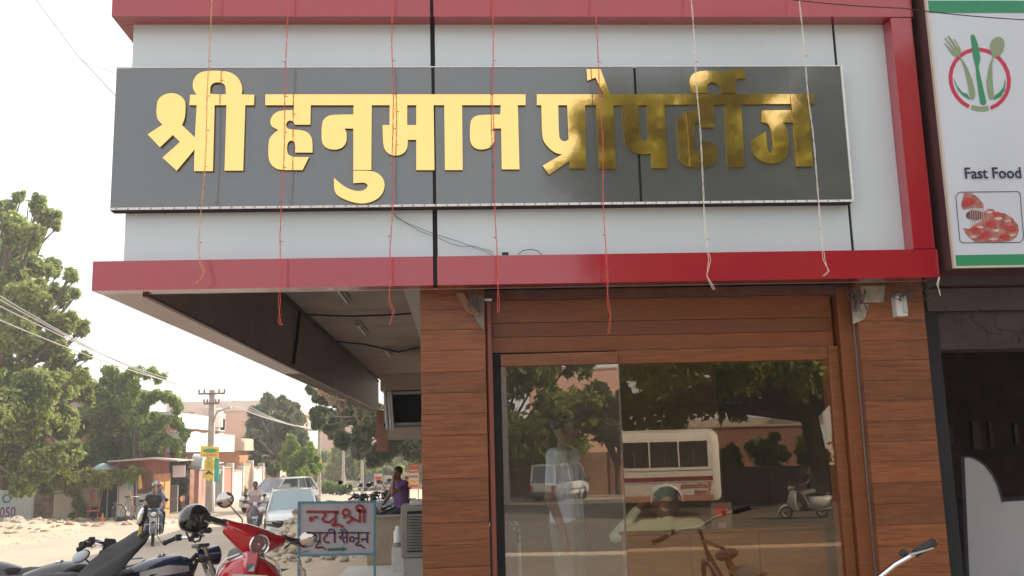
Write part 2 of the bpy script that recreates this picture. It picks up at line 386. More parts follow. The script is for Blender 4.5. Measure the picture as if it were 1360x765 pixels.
# verandah side wall; unseen wide opening added to light the room, thick far wall
for q_ in ((-.20, -.02, 6.2, 6.5, .14, 3.39), (-.20, -.02, 6.502, 9.2, 2.3, 3.39), (-.20, -.02, 9.202, 23.0, .14, 3.39)): P_('side_wall', B().box(*q_), M_plaster)
P_('back_wall', B().box(.0, 3.10, 11.0, 11.2, .12, 3.4), mat('inner_wall', (.28, .20, .13), .8, var=.1, vs=2))
P_('party_wall', B().box(3.057, 3.17, 6.0, 11.0, .0, 3.45), M_black)
P_('room_ceiling', B().box(0, 3.05, 6.2, 11.0, 2.62, 2.66), mat('inner_ceiling', (.75, .73, .70), .8))
P_('room_floor', B().box(-.02, 3.05, 5.9, 11.0, .0, .125), mat('floor_tile', (.6, .58, .54), .4))

# wood clad piers, every plank a part
def planks(x0, x1, y0, y1, ztop, n, h, m, par=None):
    me = None
    for k in range(n):
        z1 = ztop-k*h; w = rng.uniform(-.0008, .0008)
        o = P_('plank', B().box(x0+w, x1+w, y0+w*1.5, y1, z1-h+.0022, z1), m)
zt = 2.665
planks(-.222, .186, 5.94, 6.19, zt, 20, .1318, M_wood)
planks(2.607, 3.055, 5.94, 6.19, zt, 20, .1290, M_wood)
P_('pier_core', B().box(-.215, .18, 5.955, 6.185, .02, 2.6), M_black)
P_('pier_core', B().box(2.612, 3.048, 5.955, 6.185, .02, 2.6), M_black)
# transom boards over the door and window
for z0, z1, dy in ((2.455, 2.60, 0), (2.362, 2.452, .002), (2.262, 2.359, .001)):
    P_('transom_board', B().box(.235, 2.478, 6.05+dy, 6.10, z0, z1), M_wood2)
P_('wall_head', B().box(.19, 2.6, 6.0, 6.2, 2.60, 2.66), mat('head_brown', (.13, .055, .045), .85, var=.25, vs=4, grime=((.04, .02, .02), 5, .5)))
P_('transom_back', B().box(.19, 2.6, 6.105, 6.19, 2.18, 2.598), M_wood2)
# jambs
P_('jamb', B().box(.235, .282, 6.06, 6.16, .125, 2.258), M_black)
P_('jamb', B().cbox(2.425, 2.495, 6.02, 6.16, .125, 2.259, .008), M_wood3)
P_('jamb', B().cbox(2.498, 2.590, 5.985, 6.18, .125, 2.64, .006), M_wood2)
P_('jamb_strip', B().box(2.592, 2.604, 5.99, 6.0, .125, 2.45), M_steel)
P_('window_head', B().cbox(1.03, 2.423, 6.025, 6.16, 2.172, 2.258, .006), M_wood3)
P_('sill', B().cbox(1.03, 2.423, 6.03, 6.2, .125, .20, .006), M_wood3)
P_('downpipe', B().tube([(.212, 5.972, 2.60), (.212, 5.972, .0)], .019, 12), mat('maroon_pipe', (.20, .055, .035), .4), smooth=True)
P_('pipe_clip', B().box(.175, .235, 5.95, 5.99, 2.585, 2.60), M_steel)
DM = Matrix.Translation((.285, 6.02, 0)) @ Matrix.Rotation(-.0635, 4, 'Z') @ Matrix.Translation((-.285, -6.02, 0))
def DR(b): b.v = [DM @ v for v in b.v]; return b
door = P_('glass_door', DR(B().cbox(.285, 1.030, 5.998, 6.036, 2.168, 2.245, .006)), M_wood3, label='sliding door of clear frameless glass hung from a wooden rail')
G_door = paneglass('door_glass', .16, (1, 1, 1), (1, .95, .88))
G_win = paneglass('window_glass', .105, (.98, .90, .79), (1, .92, .82))
obj('glass', DR(B().box(.284, 1.032, 6.016, 6.024, .13, 2.166)), G_door, door, world=True)
obj('door_edge', DR(B().box(1.0325, 1.0365, 6.015, 6.025, .13, 2.166)), mat('glass_edge', (.10, .14, .12), .2), door, world=True)
win = P_('shop_window', B().box(1.036, 1.046, 6.03, 6.06, .20, 2.17), M_wood3, label='large brown tinted fixed window right of the door')
obj('glass', B().box(1.048, 2.424, 6.045, 6.053, .20, 2.17), G_win, win, world=True)
# unfinished corner plaster and junk wiring above the piers
def lump(name, pts, y, th, m):
    q = [at(x, yy, Y=y) for x, yy in pts]
    return P_(name, B().prism([(p.x, p.z) for p in q], lambda a, c, d: (a, y+d, c), 0, th), m)
lump('broken_plaster', [(612, 398), (642, 392), (643, 440), (634, 428), (625, 412)], 5.925, .02, M_plaster)
lump('broken_plaster', [(1143, 380), (1175, 379), (1174, 401), (1148, 402)], 5.92, .025, mat('cement_patch', (.36, .33, .28), .95, var=.3, vs=14, bump=.6, bs=40))
lump('broken_plaster', [(1132, 404), (1154, 404), (1148, 424), (1134, 430)], 5.925, .02, MT['cement_patch'])
lump('broken_plaster', [(606, 389), (616, 389), (624, 405), (640, 416), (634, 420), (618, 413)], 5.91, .03, mat('clay_pipe', (.30, .16, .10), .9, var=.2, vs=20))
b = B()
for k in range(11):
    x = rng.uniform(1128, 1150); pts = [at(x+rng.uniform(-5, 5), 384+j*7+rng.uniform(-3, 3), Y=5.90-rng.uniform(0, .03)) for j in range(5)]
    b.tube(pts, rng.uniform(.0025, .007), 6)
for k in range(14):
    x = rng.uniform(1176, 1245); pts = [at(x+rng.uniform(-10, 10), 378+j*7+rng.uniform(-3, 3), Y=5.88-rng.uniform(0, .05)) for j in range(4)]
    b.tube(pts, rng.uniform(.002, .006), 6)
for k in range(7):
    x = rng.uniform(618, 642); pts = [at(x+rng.uniform(-4, 4), 388+j*9+rng.uniform(-3, 3), Y=5.90-rng.uniform(0, .03)) for j in range(4)]
    b.tube(pts, rng.uniform(.002, .005), 6)
o = P_('loose_wiring', b, mat('old_wire', (.10, .085, .075), .7, var=.4, vs=30)); o['kind'] = 'stuff'
b = B()
p0 = at(1198, 376, Y=5.9)
for k in range(2): b.tube([at(1247+k, 368, Y=5.69), at(1244+k*2, 378, Y=5.68), at(1248-k, 386, Y=5.685), at(1249, 393, Y=5.69)], .0022, 6)
P_('loose_thread', b, mat('cream_thread', (.7, .66, .6), .7))
# switch box on the right pier
p = at(1195, 407, Y=5.9)
sb = P_('meter_box', B().cbox(p.x-.036, p.x+.036, 5.87, 5.94, p.z-.068, p.z+.066, .006), mat('box_white', (.60, .60, .60), .5, var=.06, vs=10))
obj('cover', B().cbox(p.x+.005, p.x+.030, 5.855, 5.869, p.z-.045, p.z+.045, .004), mat('box_grey', (.45, .45, .46), .5), sb, world=True)
obj('lid', B().box(p.x-.04, p.x+.04, 5.862, 5.94, p.z+.067, p.z+.078), M_steel, sb, world=True)
# pale sloping duct under the verandah ceiling
b = B(); q = [at(548, 383, Y=6.6), at(527, 398, Y=6.6)]
b.loft([[(-.30, 6.35, 3.38), (-.22, 6.35, 3.38), (-.22, 6.35, 3.20), (-.36, 6.35, 3.26)], [(-.42, 9.2, 3.38), (-.22, 9.2, 3.38), (-.22, 9.2, 3.06), (-.50, 9.2, 3.20)], [(-.30, 13.2, 3.38), (-.22, 13.2, 3.38), (-.22, 13.2, 2.6), (-.34, 13.2, 2.75)]])
P_('duct', b, mat('duct_white', (.45, .42, .39), .7, var=.1, vs=3))
# tubular ceiling lights
for (ya, yb, x) in ((9.6, 10.75, -1.22), (12.6, 13.75, -1.30), (15.9, 17.0, -1.18)):
    f = P_('tube_light', B().cbox(x-.03, x+.03, ya-.05, yb+.05, 3.365, 3.398, .004), mat('fitting_grey', (.40, .39, .37), .5))
    obj('tube', B().tube([(x-.01, ya, 3.345), (x-.01, yb, 3.345)], .017, 12), mat('tube_off', (.80, .80, .76), .3), f, True, world=True)
    for yy in (ya, yb): obj('lamp_holder', B().box(x-.03, x+.014, yy-.03, yy+.01, 3.325, 3.364), M_steel, f, world=True)
b = B()
b.tube([(-1.86, 8.1, 3.385), (-1.3, 8.3, 3.36), (-.9, 8.25, 3.37), (-.5, 8.4, 3.365), (-.23, 8.3, 3.38)], .012, 6)
b.tube([(-1.86, 11.9, 3.385), (-1.3, 11.8, 3.34), (-.8, 11.95, 3.37), (-.23, 11.8, 3.38)], .012, 6)
b.tube([(-1.86, 14.9, 3.385), (-1.4, 14.6, 3.30), (-.9, 14.9, 3.2), (-.3, 15, 3.34)], .014, 6)
b.tube([(-1.875, 6.2, 3.36), (-1.875, 12, 3.37), (-1.875, 23, 3.35)], .022, 6)
b.tube([(-1.872, 11.4, 3.36), (-1.868, 11.2, 3.0), (-1.872, 11.0, 2.68)], .018, 6)
P_('cable_run', b, M_cable, True)

# ---------------------------------------------------------------- the big sign with gold letters
board = thing('shop_sign', 'long grey sign board with raised gold Devanagari letters on the upper front', 'sign', (.22, 5.7, 3.13))
BY = 5.745
for x0, x1 in ((-2.098, -.128), (-.107, 1.178), (1.194, 2.550)):
    obj('grey_panel', B().box(x0, x1, BY, 5.813, 3.164, 4.072), M_grey, board, world=True)
for x0, x1 in ((-.128, -.107), (1.178, 1.194)):
    obj('seam_strip', B().box(x0, x1, BY+.008, 5.80, 3.167, 4.070), M_black, board, world=True)
obj('bottom_tray', B().box(-2.096, 2.548, BY+.006, 5.815, 3.150, 3.162), M_black, board, world=True)
b = B().box(-2.098, 2.550, BY-.009, BY-.001, 3.154, 3.168); b.box(2.552, 2.563, BY-.009, BY+.05, 3.154, 4.078); b.box(-2.098, 2.550, BY-.006, BY+.0, 4.073, 4.079)
obj('light_strip', b, M_trim, board, world=True)
b = B()
for k in range(66): x = -2.06+k*.0695; b.box(x, x+.006, BY-.0125, BY-.0095, 3.156, 3.166)
o = obj('light_diode', b, mat('diode', (.2, .18, .16), .5), board, world=True); o['kind'] = 'stuff'
LY = BY-.028
def fm(ox, oy, s):
    def f(x, y, d):
        q = at(ox+x/s, oy+y/s, Y=LY); return (q.x, LY+d, q.z)
    return f
def rnd(poly, r, n=3):
    "round the listed outline a little: used on curved strokes only"
    return poly
def smooth_poly(poly, keep=None, it=1):
    "Chaikin corner cutting where the outline bends gently; sharp corners are kept"
    for _ in range(it):
        out = []; n = len(poly)
        for i in range(n):
            a, b_, c = Vector(poly[i-1]), Vector(poly[i]), Vector(poly[(i+1) % n])
            u, w = (b_-a), (c-b_)
            ang = abs(math.degrees(u.angle_signed(w, 0))) if u.length > 0 and w.length > 0 else 0
            if 3 < ang < 60: out += [tuple(b_-u*.25), tuple(b_+w*.25)]
            else: out.append(tuple(b_))
        poly = out
    return poly
def gold(name, ox, oy, s, loops):
    loops = [smooth_poly(l, it=2) for l in loops]
    f = fm(ox, oy, s); b = B(); b.prism(loops, f, .008, .024)
    o = obj(name, b, [M_gold, M_goldside], board, world=True)
    for p in o.data.polygons:
        if abs(p.normal.y) < .5: p.material_index = 1
    return o
sh = [(235,232),(245,208),(270,190),(305,183),(335,190),(358,207),(370,232),(366,300),(352,332),(412,390),(420,240),(386,240),(390,192),(420,192),(402,165),(402,130),(420,98),(450,83),(510,80),(570,85),(605,105),(625,135),(632,165),(628,190),(687,192),(685,240),(645,240),(635,543),(549,543),(558,240),(503,240),(495,545),(408,545),(410,445),(328,543),(262,483),(343,410),(310,378),(250,435),(193,375),(262,330),(233,300)]
gold('gold_letters', 140, 70, 3.479, [sh, [(482,186),(483,152),(497,137),(520,133),(545,140),(555,155),(555,190),(497,190)]])
# second word, in px of the photograph: B crop = (340 + x/3.477, 70 + y/3.477), C crop = (580 + x/3.479, ...)
def c2b(p): return [((580+x/3.479-340)*3.477, y*3.477/3.479) for x, y in p]
w2 = [(42,190)] + c2b([(411,190),(411,240),(375,240),(383,537),(301,537),(298,348),(256,348),(268,365),(268,400),(258,425),(240,440),(212,446),(185,443),(165,430),(153,405),(154,322),(165,300),(190,285),(294,283),(296,240),(117,240),(120,540),(38,540),(35,240)]) + \
     [(820,240),(824,540),(740,540),(740,400),(700,400),(701,420),(695,448),(675,468),(645,474),(620,470),(597,452),(586,420),(584,332),(616,332),(617,240),(534,240),(532,540),(449,540),(449,348),(408,348),(418,365),(418,405),(410,425),(390,441),(360,447),(330,441),(310,425),(301,400),(303,320),(318,298),(345,284),(449,283),(450,240),(252,240),(250,330),(178,330),(172,316),(158,310),(148,312),(138,325),(138,340),(150,352),(215,355),(245,370),(260,400),(260,459),(180,459),(180,420),(175,408),(162,403),(150,408),(142,425),(143,465),(165,480),(244,480),(214,540),(110,540),(85,530),(65,510),(55,480),(57,400),(75,375),(102,355),(72,340),(63,318),(72,290),(95,270),(130,263),(172,262),(175,240),(42,240)]
gold('gold_letters', 340, 70, 3.477, [w2, [(698,240),(740,240),(740,332),(698,332)]])
gold('gold_matra', 340, 70, 3.477, [[(449,543),(530,543),(565,555),(588,580),(595,612),(585,648),(560,675),(520,692),(480,696),(430,685),(385,665),(360,640),(359,575),(385,600),(425,627),(465,638),(495,635),(512,622),(516,610),(508,601),(490,597),(449,601)]])
def d2c(p): return [((820+x/3.476-580)*3.479, y*3.479/3.476) for x, y in p]
w3 = [(463,190),(772,190),(735,112),(697,127),(693,73),(757,73),(803,190)] + d2c([(909,188),(913,234),(886,234),(905,522),(829,522),(812,320),(765,320),(778,335),(790,370),(795,420),(790,470),(765,500),(720,512),(670,502),(640,480),(625,440),(622,400),(687,362),(695,450),(708,462),(720,450),(718,400),(710,345),(695,322),(668,318),(668,264),(808,262),(803,234),(573,234),(590,526),(512,526),(495,234),(445,236),(452,342),(388,342),(378,322),(365,318),(358,330),(358,425),(362,445),(375,457),(388,445),(388,410),(400,405),(440,412),(465,432),(465,480),(455,505),(430,525),(330,525),(305,515),(287,490),(282,440),(275,330),(280,300),(300,278),(330,266),(372,262),(370,236),(219,238),(235,530),(160,530),(155,463),(105,467),(75,458),(45,430),(30,390),(22,240)]) + \
     [(817,240),(829,533),(752,533),(737,240),(686,240),(692,533),(615,533),(612,500),(520,562),(490,520),(580,468),(550,462),(520,440),(495,410),(487,375),(484,240),(463,240)]
gold('gold_letters', 580, 70, 3.479, [w3, [(562,240),(603,240),(610,400),(590,410),(572,400),(565,380)], d2c([(97,240),(137,240),(145,395),(135,405),(118,405),(106,385)])])
gold('gold_matra', 820, 70, 3.476, [[(350,184),(340,165),(333,130),(340,105),(360,88),(400,80),(460,82),(490,88),(520,77),(592,75),(592,118),(565,115),(548,128),(545,150),(550,184),(485,184),(482,160),(465,140),(440,131),(420,140),(413,160),(418,184)]])

# ---------------------------------------------------------------- festoon strings hanging down the front
def festoon(label, col, pts, Y=5.575, bulbs=True):
    p = at(pts[0][0], pts[0][1], Y=Y)
    t = thing('string_light', label, 'string light', (p.x, Y, 4.4), group='string lights hanging down the sign')
    m = mat('festoon_'+'%d%d%d' % tuple(int(c*99) for c in col), col, .5, var=.2, vs=30)
    # denser path
    path = []
    top = at(pts[0][0]+2, -40, Y=Y)
    P3 = [top] + [at(x, y, Y=Y) for x, y in pts]
    for i in range(len(P3)-1):
        a, b_ = P3[i], P3[i+1]; n = max(1, int((b_-a).length/.035))
        for k in range(n): path.append(a.lerp(b_, k/n))
    path.append(P3[-1])
    ph = rng.uniform(0, 6)
    for s in (0, 1):
        q = []
        for i, v in enumerate(path):
            w = .0035 if i < len(path)-8 else .006
            q.append(v + Vector((w*sin(i*.9+ph+s*pi) + .003*sin(i*.31+ph) , w*cos(i*.9+ph+s*pi), 0)))
        obj('wire', B().tube(q, .0017, 5), m, t, True, world=True)
    b = B()
    for i in range(4, len(path)-2, 6):
        v = path[i]; s = 1 if rng.random() < .5 else -1; d = Vector((s*.020, -.003, rng.uniform(-.008, .008)))
        b.tube([v, v+d*.6, v+d], [.0017, .0024, .0012], 5)
    obj('bulb', b, mat('bulb_dark', (.16, .07, .06), .4), t, world=True)['kind'] = 'stuff'
RED = (.62, .07, .06); ORG = (.66, .32, .12); WHT = (.72, .68, .62)
festoon('amber string light, leftmost of those hanging down the sign', ORG, [(282,0),(278,60),(276,120),(274,180),(271,230),(267,290),(264,330),(266,350),(271,360),(267,370),(259,376)])
festoon('red string light crossing the first letter of the middle word', RED, [(383,0),(380,60),(379,120),(377,200),(375,260),(372,320),(372,360),(371,400),(372,428),(375,432)])
festoon('red string light hanging just left of the black joint in the panels', RED, [(521,0),(521,60),(522,140),(522,210),(521,280),(518,330),(519,370),(517,400),(523,414),(517,432)])
festoon('red string light hanging over the last letter of the middle word', RED, [(654,0),(655,80),(655,150),(657,220),(658,290),(660,340),(661,380),(662,400),(662,415)])
festoon('red string light hanging over the third word and down past the window head', RED, [(790,0),(793,60),(797,120),(800,180),(801,250),(804,320),(806,370),(807,400),(811,418),(809,443)])
festoon('off white string light crossing the fourth raised stem of the last word', WHT, [(918,0),(922,60),(926,120),(929,160),(931,200),(935,260),(937,310),(940,335),(942,345),(938,366),(948,385)])
festoon('off white string light hanging furthest right on the shop sign', WHT, [(1062,0),(1067,60),(1073,120),(1079,170),(1083,220),(1088,270),(1092,320),(1094,345),(1100,360),(1093,367)])
# thin supply wires looping on the pale panels
t = thing('sign_cable', 'thin black cable looping under the grey sign over the pale panel', 'cable', at(600, 310, Y=5.8))
obj('cable', B().tube([at(x, y, Y=5.8) for x, y in ((522,282),(527,290),(545,298),(575,310),(610,321),(628,328),(645,334),(656,340))], .0016, 6), M_cable, t, True, world=True)
obj('cable', B().tube([at(x, y, Y=5.79) for x, y in ((528,282),(524,286),(540,297),(560,308),(580,315),(600,324),(612,327),(630,327),(650,333),(655,335))], .0016, 6), M_cable, t, True, world=True)
obj('cable', B().tube([at(x, y, Y=5.79) for x, y in ((688,338),(694,333),(705,331),(714,333),(721,339))], .0024, 6), M_cable, t, True, world=True)
p = at(671, 337, Y=5.79); obj('plug', B().box(p.x-.02, p.x+.02, 5.78, 5.80, p.z-.008, p.z+.008), M_dark, t, world=True)

# ---------------------------------------------------------------- builders: people
def person(name_label, loc, rz, J, cols, group=None, R=None, hair=True, voxel=.014, collar=None, sleeve=.62, extra=None, scale=1.0):
    """J: joints (facing -Y): pel, che, nec, hea, shL, elL, wrL, shR.., hiL, knL, anL...; cols = (skin, shirt, trousers, shoes)"""
    t = thing('person', name_label, 'person', loc, rz, group)
    V = lambda k: Vector(J[k])
    segs = []   # (a, ra, b, rb, material)
    def s(a, ra, b, rb, m): segs.append((Vector(a), ra, Vector(b), rb, m))
    pel, che, nec, hea = V('pel'), V('che'), V('nec'), V('hea')
    f = (Vector(J.get('face', (0, -1, 0)))).normalized()
    side = f.cross(Vector((0, 0, 1))).normalized() * -1
    mid = (pel+che)/2
    shv = (V('shR')-V('shL')).normalized()
    for k in (-.085, 0, .085):
        s(pel+shv*k, .098, mid+shv*k*.95, .095, 1 if k else 1); s(mid+shv*k*.95, .095, che+shv*k*1.25, .108, 1)
    s(pel-shv*.08, .105, pel+shv*.08, .105, 2)
    s(V('shL'), .068, V('shR'), .068, 1); s(che, .11, nec-Vector((0,0,.03)), .062, 1)
    s(nec-Vector((0,0,.04)), .056, hea-Vector((0,0,.05))-f*.01, .053, 0)
    for q in 'LR':
        sh, el, wr = V('sh'+q), V('el'+q), V('wr'+q); cut = sh.lerp(el, sleeve) if sleeve < 1 else el
        s(sh, .060, cut, .052, 1)
        if sleeve < 1: s(cut, .044, el, .040, 0); s(el, .040, wr, .027, 0)
        else:
            c2 = el.lerp(wr, min(1, sleeve-1)*.92); s(el, .048, c2, .038, 1); s(c2, .034, wr, .027, 0)
        hd = (wr-el).normalized(); hd = (hd + Vector((0, 0, -.15))).normalized() if 'ha'+q not in J else Vector(J['ha'+q]).normalized()
        hs = hd.cross(f).normalized() if hd.cross(f).length > .1 else side
        pn = hd.cross(hs).normalized()
        for k in (-.022, 0, .022): s(wr+hs*k*.6, .017, wr+hd*.085+hs*k, .014, 0)
        for k, Lf in zip((-.030, -.010, .010, .030), (.066, .080, .074, .056)):
            a = wr+hd*.09+hs*k; b_ = a+(hd*.85+pn*.35).normalized()*Lf*.55; c_ = b_+(hd*.45+pn*.85).normalized()*Lf*.5
            s(a, .0098, b_, .009, 0); s(b_, .009, c_, .0078, 0)
        a = wr+hd*.03-hs*.028; b_ = a+(hd*.6-hs*.75+pn*.25).normalized()*.045; s(a, .013, b_, .011, 0); s(b_, .011, b_+(hd*.9-hs*.2+pn*.3).normalized()*.032, .009, 0)
        hi, kn, an = V('hi'+q), V('kn'+q), V('an'+q)
        s(hi, .098, hi.lerp(kn, .5), .080, 2); s(hi.lerp(kn, .5), .080, kn, .064, 2); s(kn, .063, kn.lerp(an, .4), .060, 2); s(kn.lerp(an, .4), .060, an, .050, 2)
        td = Vector(J.get('to'+q, tuple(f*.16))); s(an-td*.25+Vector((0,0,-.045)), .037, an+td*.45+Vector((0,0,-.048)), .041, 3); s(an+td*.45+Vector((0,0,-.048)), .041, an+td+Vector((0,0,-.055)), .030, 3)
    b = B()
    for a, ra, c, rb, m in segs: b.cap2(a, ra, c, rb, 12)
    # head: skull, jaw, nose, ears, brow
    def hfn(q, d): return q
    up = Vector((0, 0, 1))
    hr = Matrix((side, f, up)).transposed().to_4x4()
    b.m = Matrix.Translation(hea) @ hr
    b.ell((0, -.012, .015), (.076, .096, .100)); b.ell((0, .022, -.045), (.058, .070, .072)); b.cap2((0, .088, .005), .010, (0, .104, -.022), .015)
    for k in (-1, 1): b.ell((k*.078, -.012, -.008), (.012, .020, .032), 8, 6)
    b.cap2((-.035, .080, .030), .012, (.035, .080, .030), .012); b.cap2((-.020, .083, -.056), .008, (.020, .083, -.056), .008)
    b.m = Matrix.Identity(4)
    me = bpy.data.meshes.new('body'); me.from_pydata([v[:] for v in b.v], [], b.f); me.update()
    o = bpy.data.objects.new('body', me); C.objects.link(o)
    md = o.modifiers.new('r', 'REMESH'); md.mode = 'VOXEL'; md.voxel_size = voxel
    sm = o.modifiers.new('s', 'SMOOTH'); sm.iterations = 2; sm.factor = .5
    bpy.context.view_layer.update()
    nm = bpy.data.meshes.new_from_object(o.evaluated_get(bpy.context.evaluated_depsgraph_get())); bpy.data.objects.remove(o)
    n = len(nm.polygons); cen = np.empty(n*3); nm.polygons.foreach_get('center', cen); cen = cen.reshape(-1, 3)
    best = np.full(n, 1e9); mi = np.zeros(n, int)
    for a, ra, c, rb, m in segs:
        a_, c_ = np.array(a), np.array(c); d = c_-a_; L2 = max(d@d, 1e-9); tt = np.clip(((cen-a_)@d)/L2, 0, 1)
        dist = np.linalg.norm(cen-(a_+tt[:, None]*d), axis=1) - (ra+(rb-ra)*tt)
        k = dist < best-.002; best[k] = dist[k]; mi[k] = m
    hd = np.array(hea); k = (np.linalg.norm(cen-hd, axis=1) < .135) & (cen[:, 2] > hd[2]-.11); mi[k] = 0
    for c in cols: nm.materials.append(c)
    nm.polygons.foreach_set('material_index', mi.astype('i')); nm.polygons.foreach_set('use_smooth', [True]*n)
    bo = bpy.data.objects.new('body', nm); C.objects.link(bo); bo.parent = t
    if hair:
        h = B(); h.m = Matrix.Translation(hea) @ hr
        rr = np.random.default_rng(3)
        def hf(q, d):
            k = 1 + .05*math.sin(d.x*23+d.z*17)*math.cos(d.y*19)
            cut = (d.y > .45 and d.z < .52) or d.z < -.35-.4*d.y*0
            return q*(k*(.86 if cut else 1.0))
        h.ell((0, -.020, .032), (.086, .104, .104), 22, 14, hf)
        obj('hair', h, M_hair, t, True)
    e = B(); e.m = Matrix.Translation(hea) @ hr
    for k in (-1, 1):
        eb = B(); eb.m = e.m; eb.ell((k*.031, .078, .010), (.013, .009, .007), 8, 6); obj('eye', eb, mat('eye_dark', (.03, .02, .02), .3), t, True)
        mb = B(); mb.m = e.m; mb.cap2((k*.018, .090, .031), .004, (k*.046, .080, .033), .0035, 6); obj('eyebrow', mb, M_hair, t, True)
    ml = B(); ml.m = e.m; ml.cap2((-.018, .0905, -.058), .0042, (.018, .0905, -.058), .0042, 6); obj('mouth', ml, mat('lips', (.20, .06, .045), .5), t, True)
    if scale != 1: t.scale = (scale,)*3
    return t
def stand_J(h=1.72, lean=0):
    k = h/1.72
    J = dict(pel=(0,0,.95), che=(0,.0,1.30), nec=(0,.01,1.47), hea=(0,-.02,1.61), shL=(.175,.01,1.42), elL=(.23,.03,1.14), wrL=(.22,-.06,.90), shR=(-.175,.01,1.42), elR=(-.23,.03,1.14), wrR=(-.22,-.06,.90),
             hiL=(.085,0,.90), knL=(.10,-.02,.50), anL=(.11,.02,.09), hiR=(-.085,0,.90), knR=(-.10,-.02,.50), anR=(-.11,.02,.09))
    return {a: tuple(c*k for c in v) for a, v in J.items()}
def ride_J(seat=.83, x=0, reach=.62, foot=.30):
    "sitting astride, facing -Y, hands forward on the bar"
    z = seat
    return dict(pel=(0,0,z+.08), che=(0,-.06,z+.42), nec=(0,-.08,z+.60), hea=(0,-.11,z+.74), shL=(.18,-.07,z+.54), elL=(.30,-.25,z+.34), wrL=(.30,-reach+.08,z+.27), shR=(-.18,-.07,z+.54), elR=(-.30,-.25,z+.34), wrR=(-.30,-reach+.08,z+.27),
                haL=(0,-1,-.1), haR=(0,-1,-.1), hiL=(.12,-.02,z+.06), knL=(.22,-.42,z-.02), anL=(.20,-.20,foot+.06), hiR=(-.12,-.02,z+.06), knR=(-.22,-.42,z-.02), anR=(-.20,-.20,foot+.06))

# ---------------------------------------------------------------- builders: two wheelers (forward is +X)
def wheel(root, x, R, w, name='wheel', spokes=18, z=None, yo=0, rimm=None, solid=False):
    z = R if z is None else z
    prof = [(R-.055, -w*.35), (R-.03, -w*.5), (R-.008, -w*.36), (R, 0), (R-.008, w*.36), (R-.03, w*.5), (R-.055, w*.35)]
    tb = B(); tb.lathe(prof, 'y', (x, yo, z), 28); tb.lathe([(R-.055, -w*.35), (R-.055, w*.35)], 'y', (x, yo, z), 28)
    wh = obj(name, B().lathe([(.0, -.045), (.035, -.045), (.035, .045), (.0, .045)], 'y', (x, yo, z), 12), M_engine, root, True)
    obj('tyre', tb, M_rubber, wh, True)
    rb = B().lathe([(R-.050, -w*.40), (R-.068, -w*.36), (R-.074, 0), (R-.068, w*.36), (R-.050, w*.40)], 'y', (x, yo, z), 28)
    obj('rim', rb, rimm or M_chrome, wh, True)
    sp = B()
    if solid: sp.lathe([(.03, -.03), (R*.45, -.02), (R-.07, -.03), (R-.07, .03), (R*.45, .02), (.03, .03)], 'y', (x, yo, z), 24)
    else:
        for k in range(spokes):
            a = 2*pi*k/spokes; s = .025 if k % 2 else -.025
            sp.tube([(x+.03*cos(a), yo+s, z+.03*sin(a)), (x+(R-.07)*cos(a+.25), yo, z+(R-.07)*sin(a+.25))], .0022, 4)
    obj('spokes', sp, rimm or M_steel, wh)
    return wh
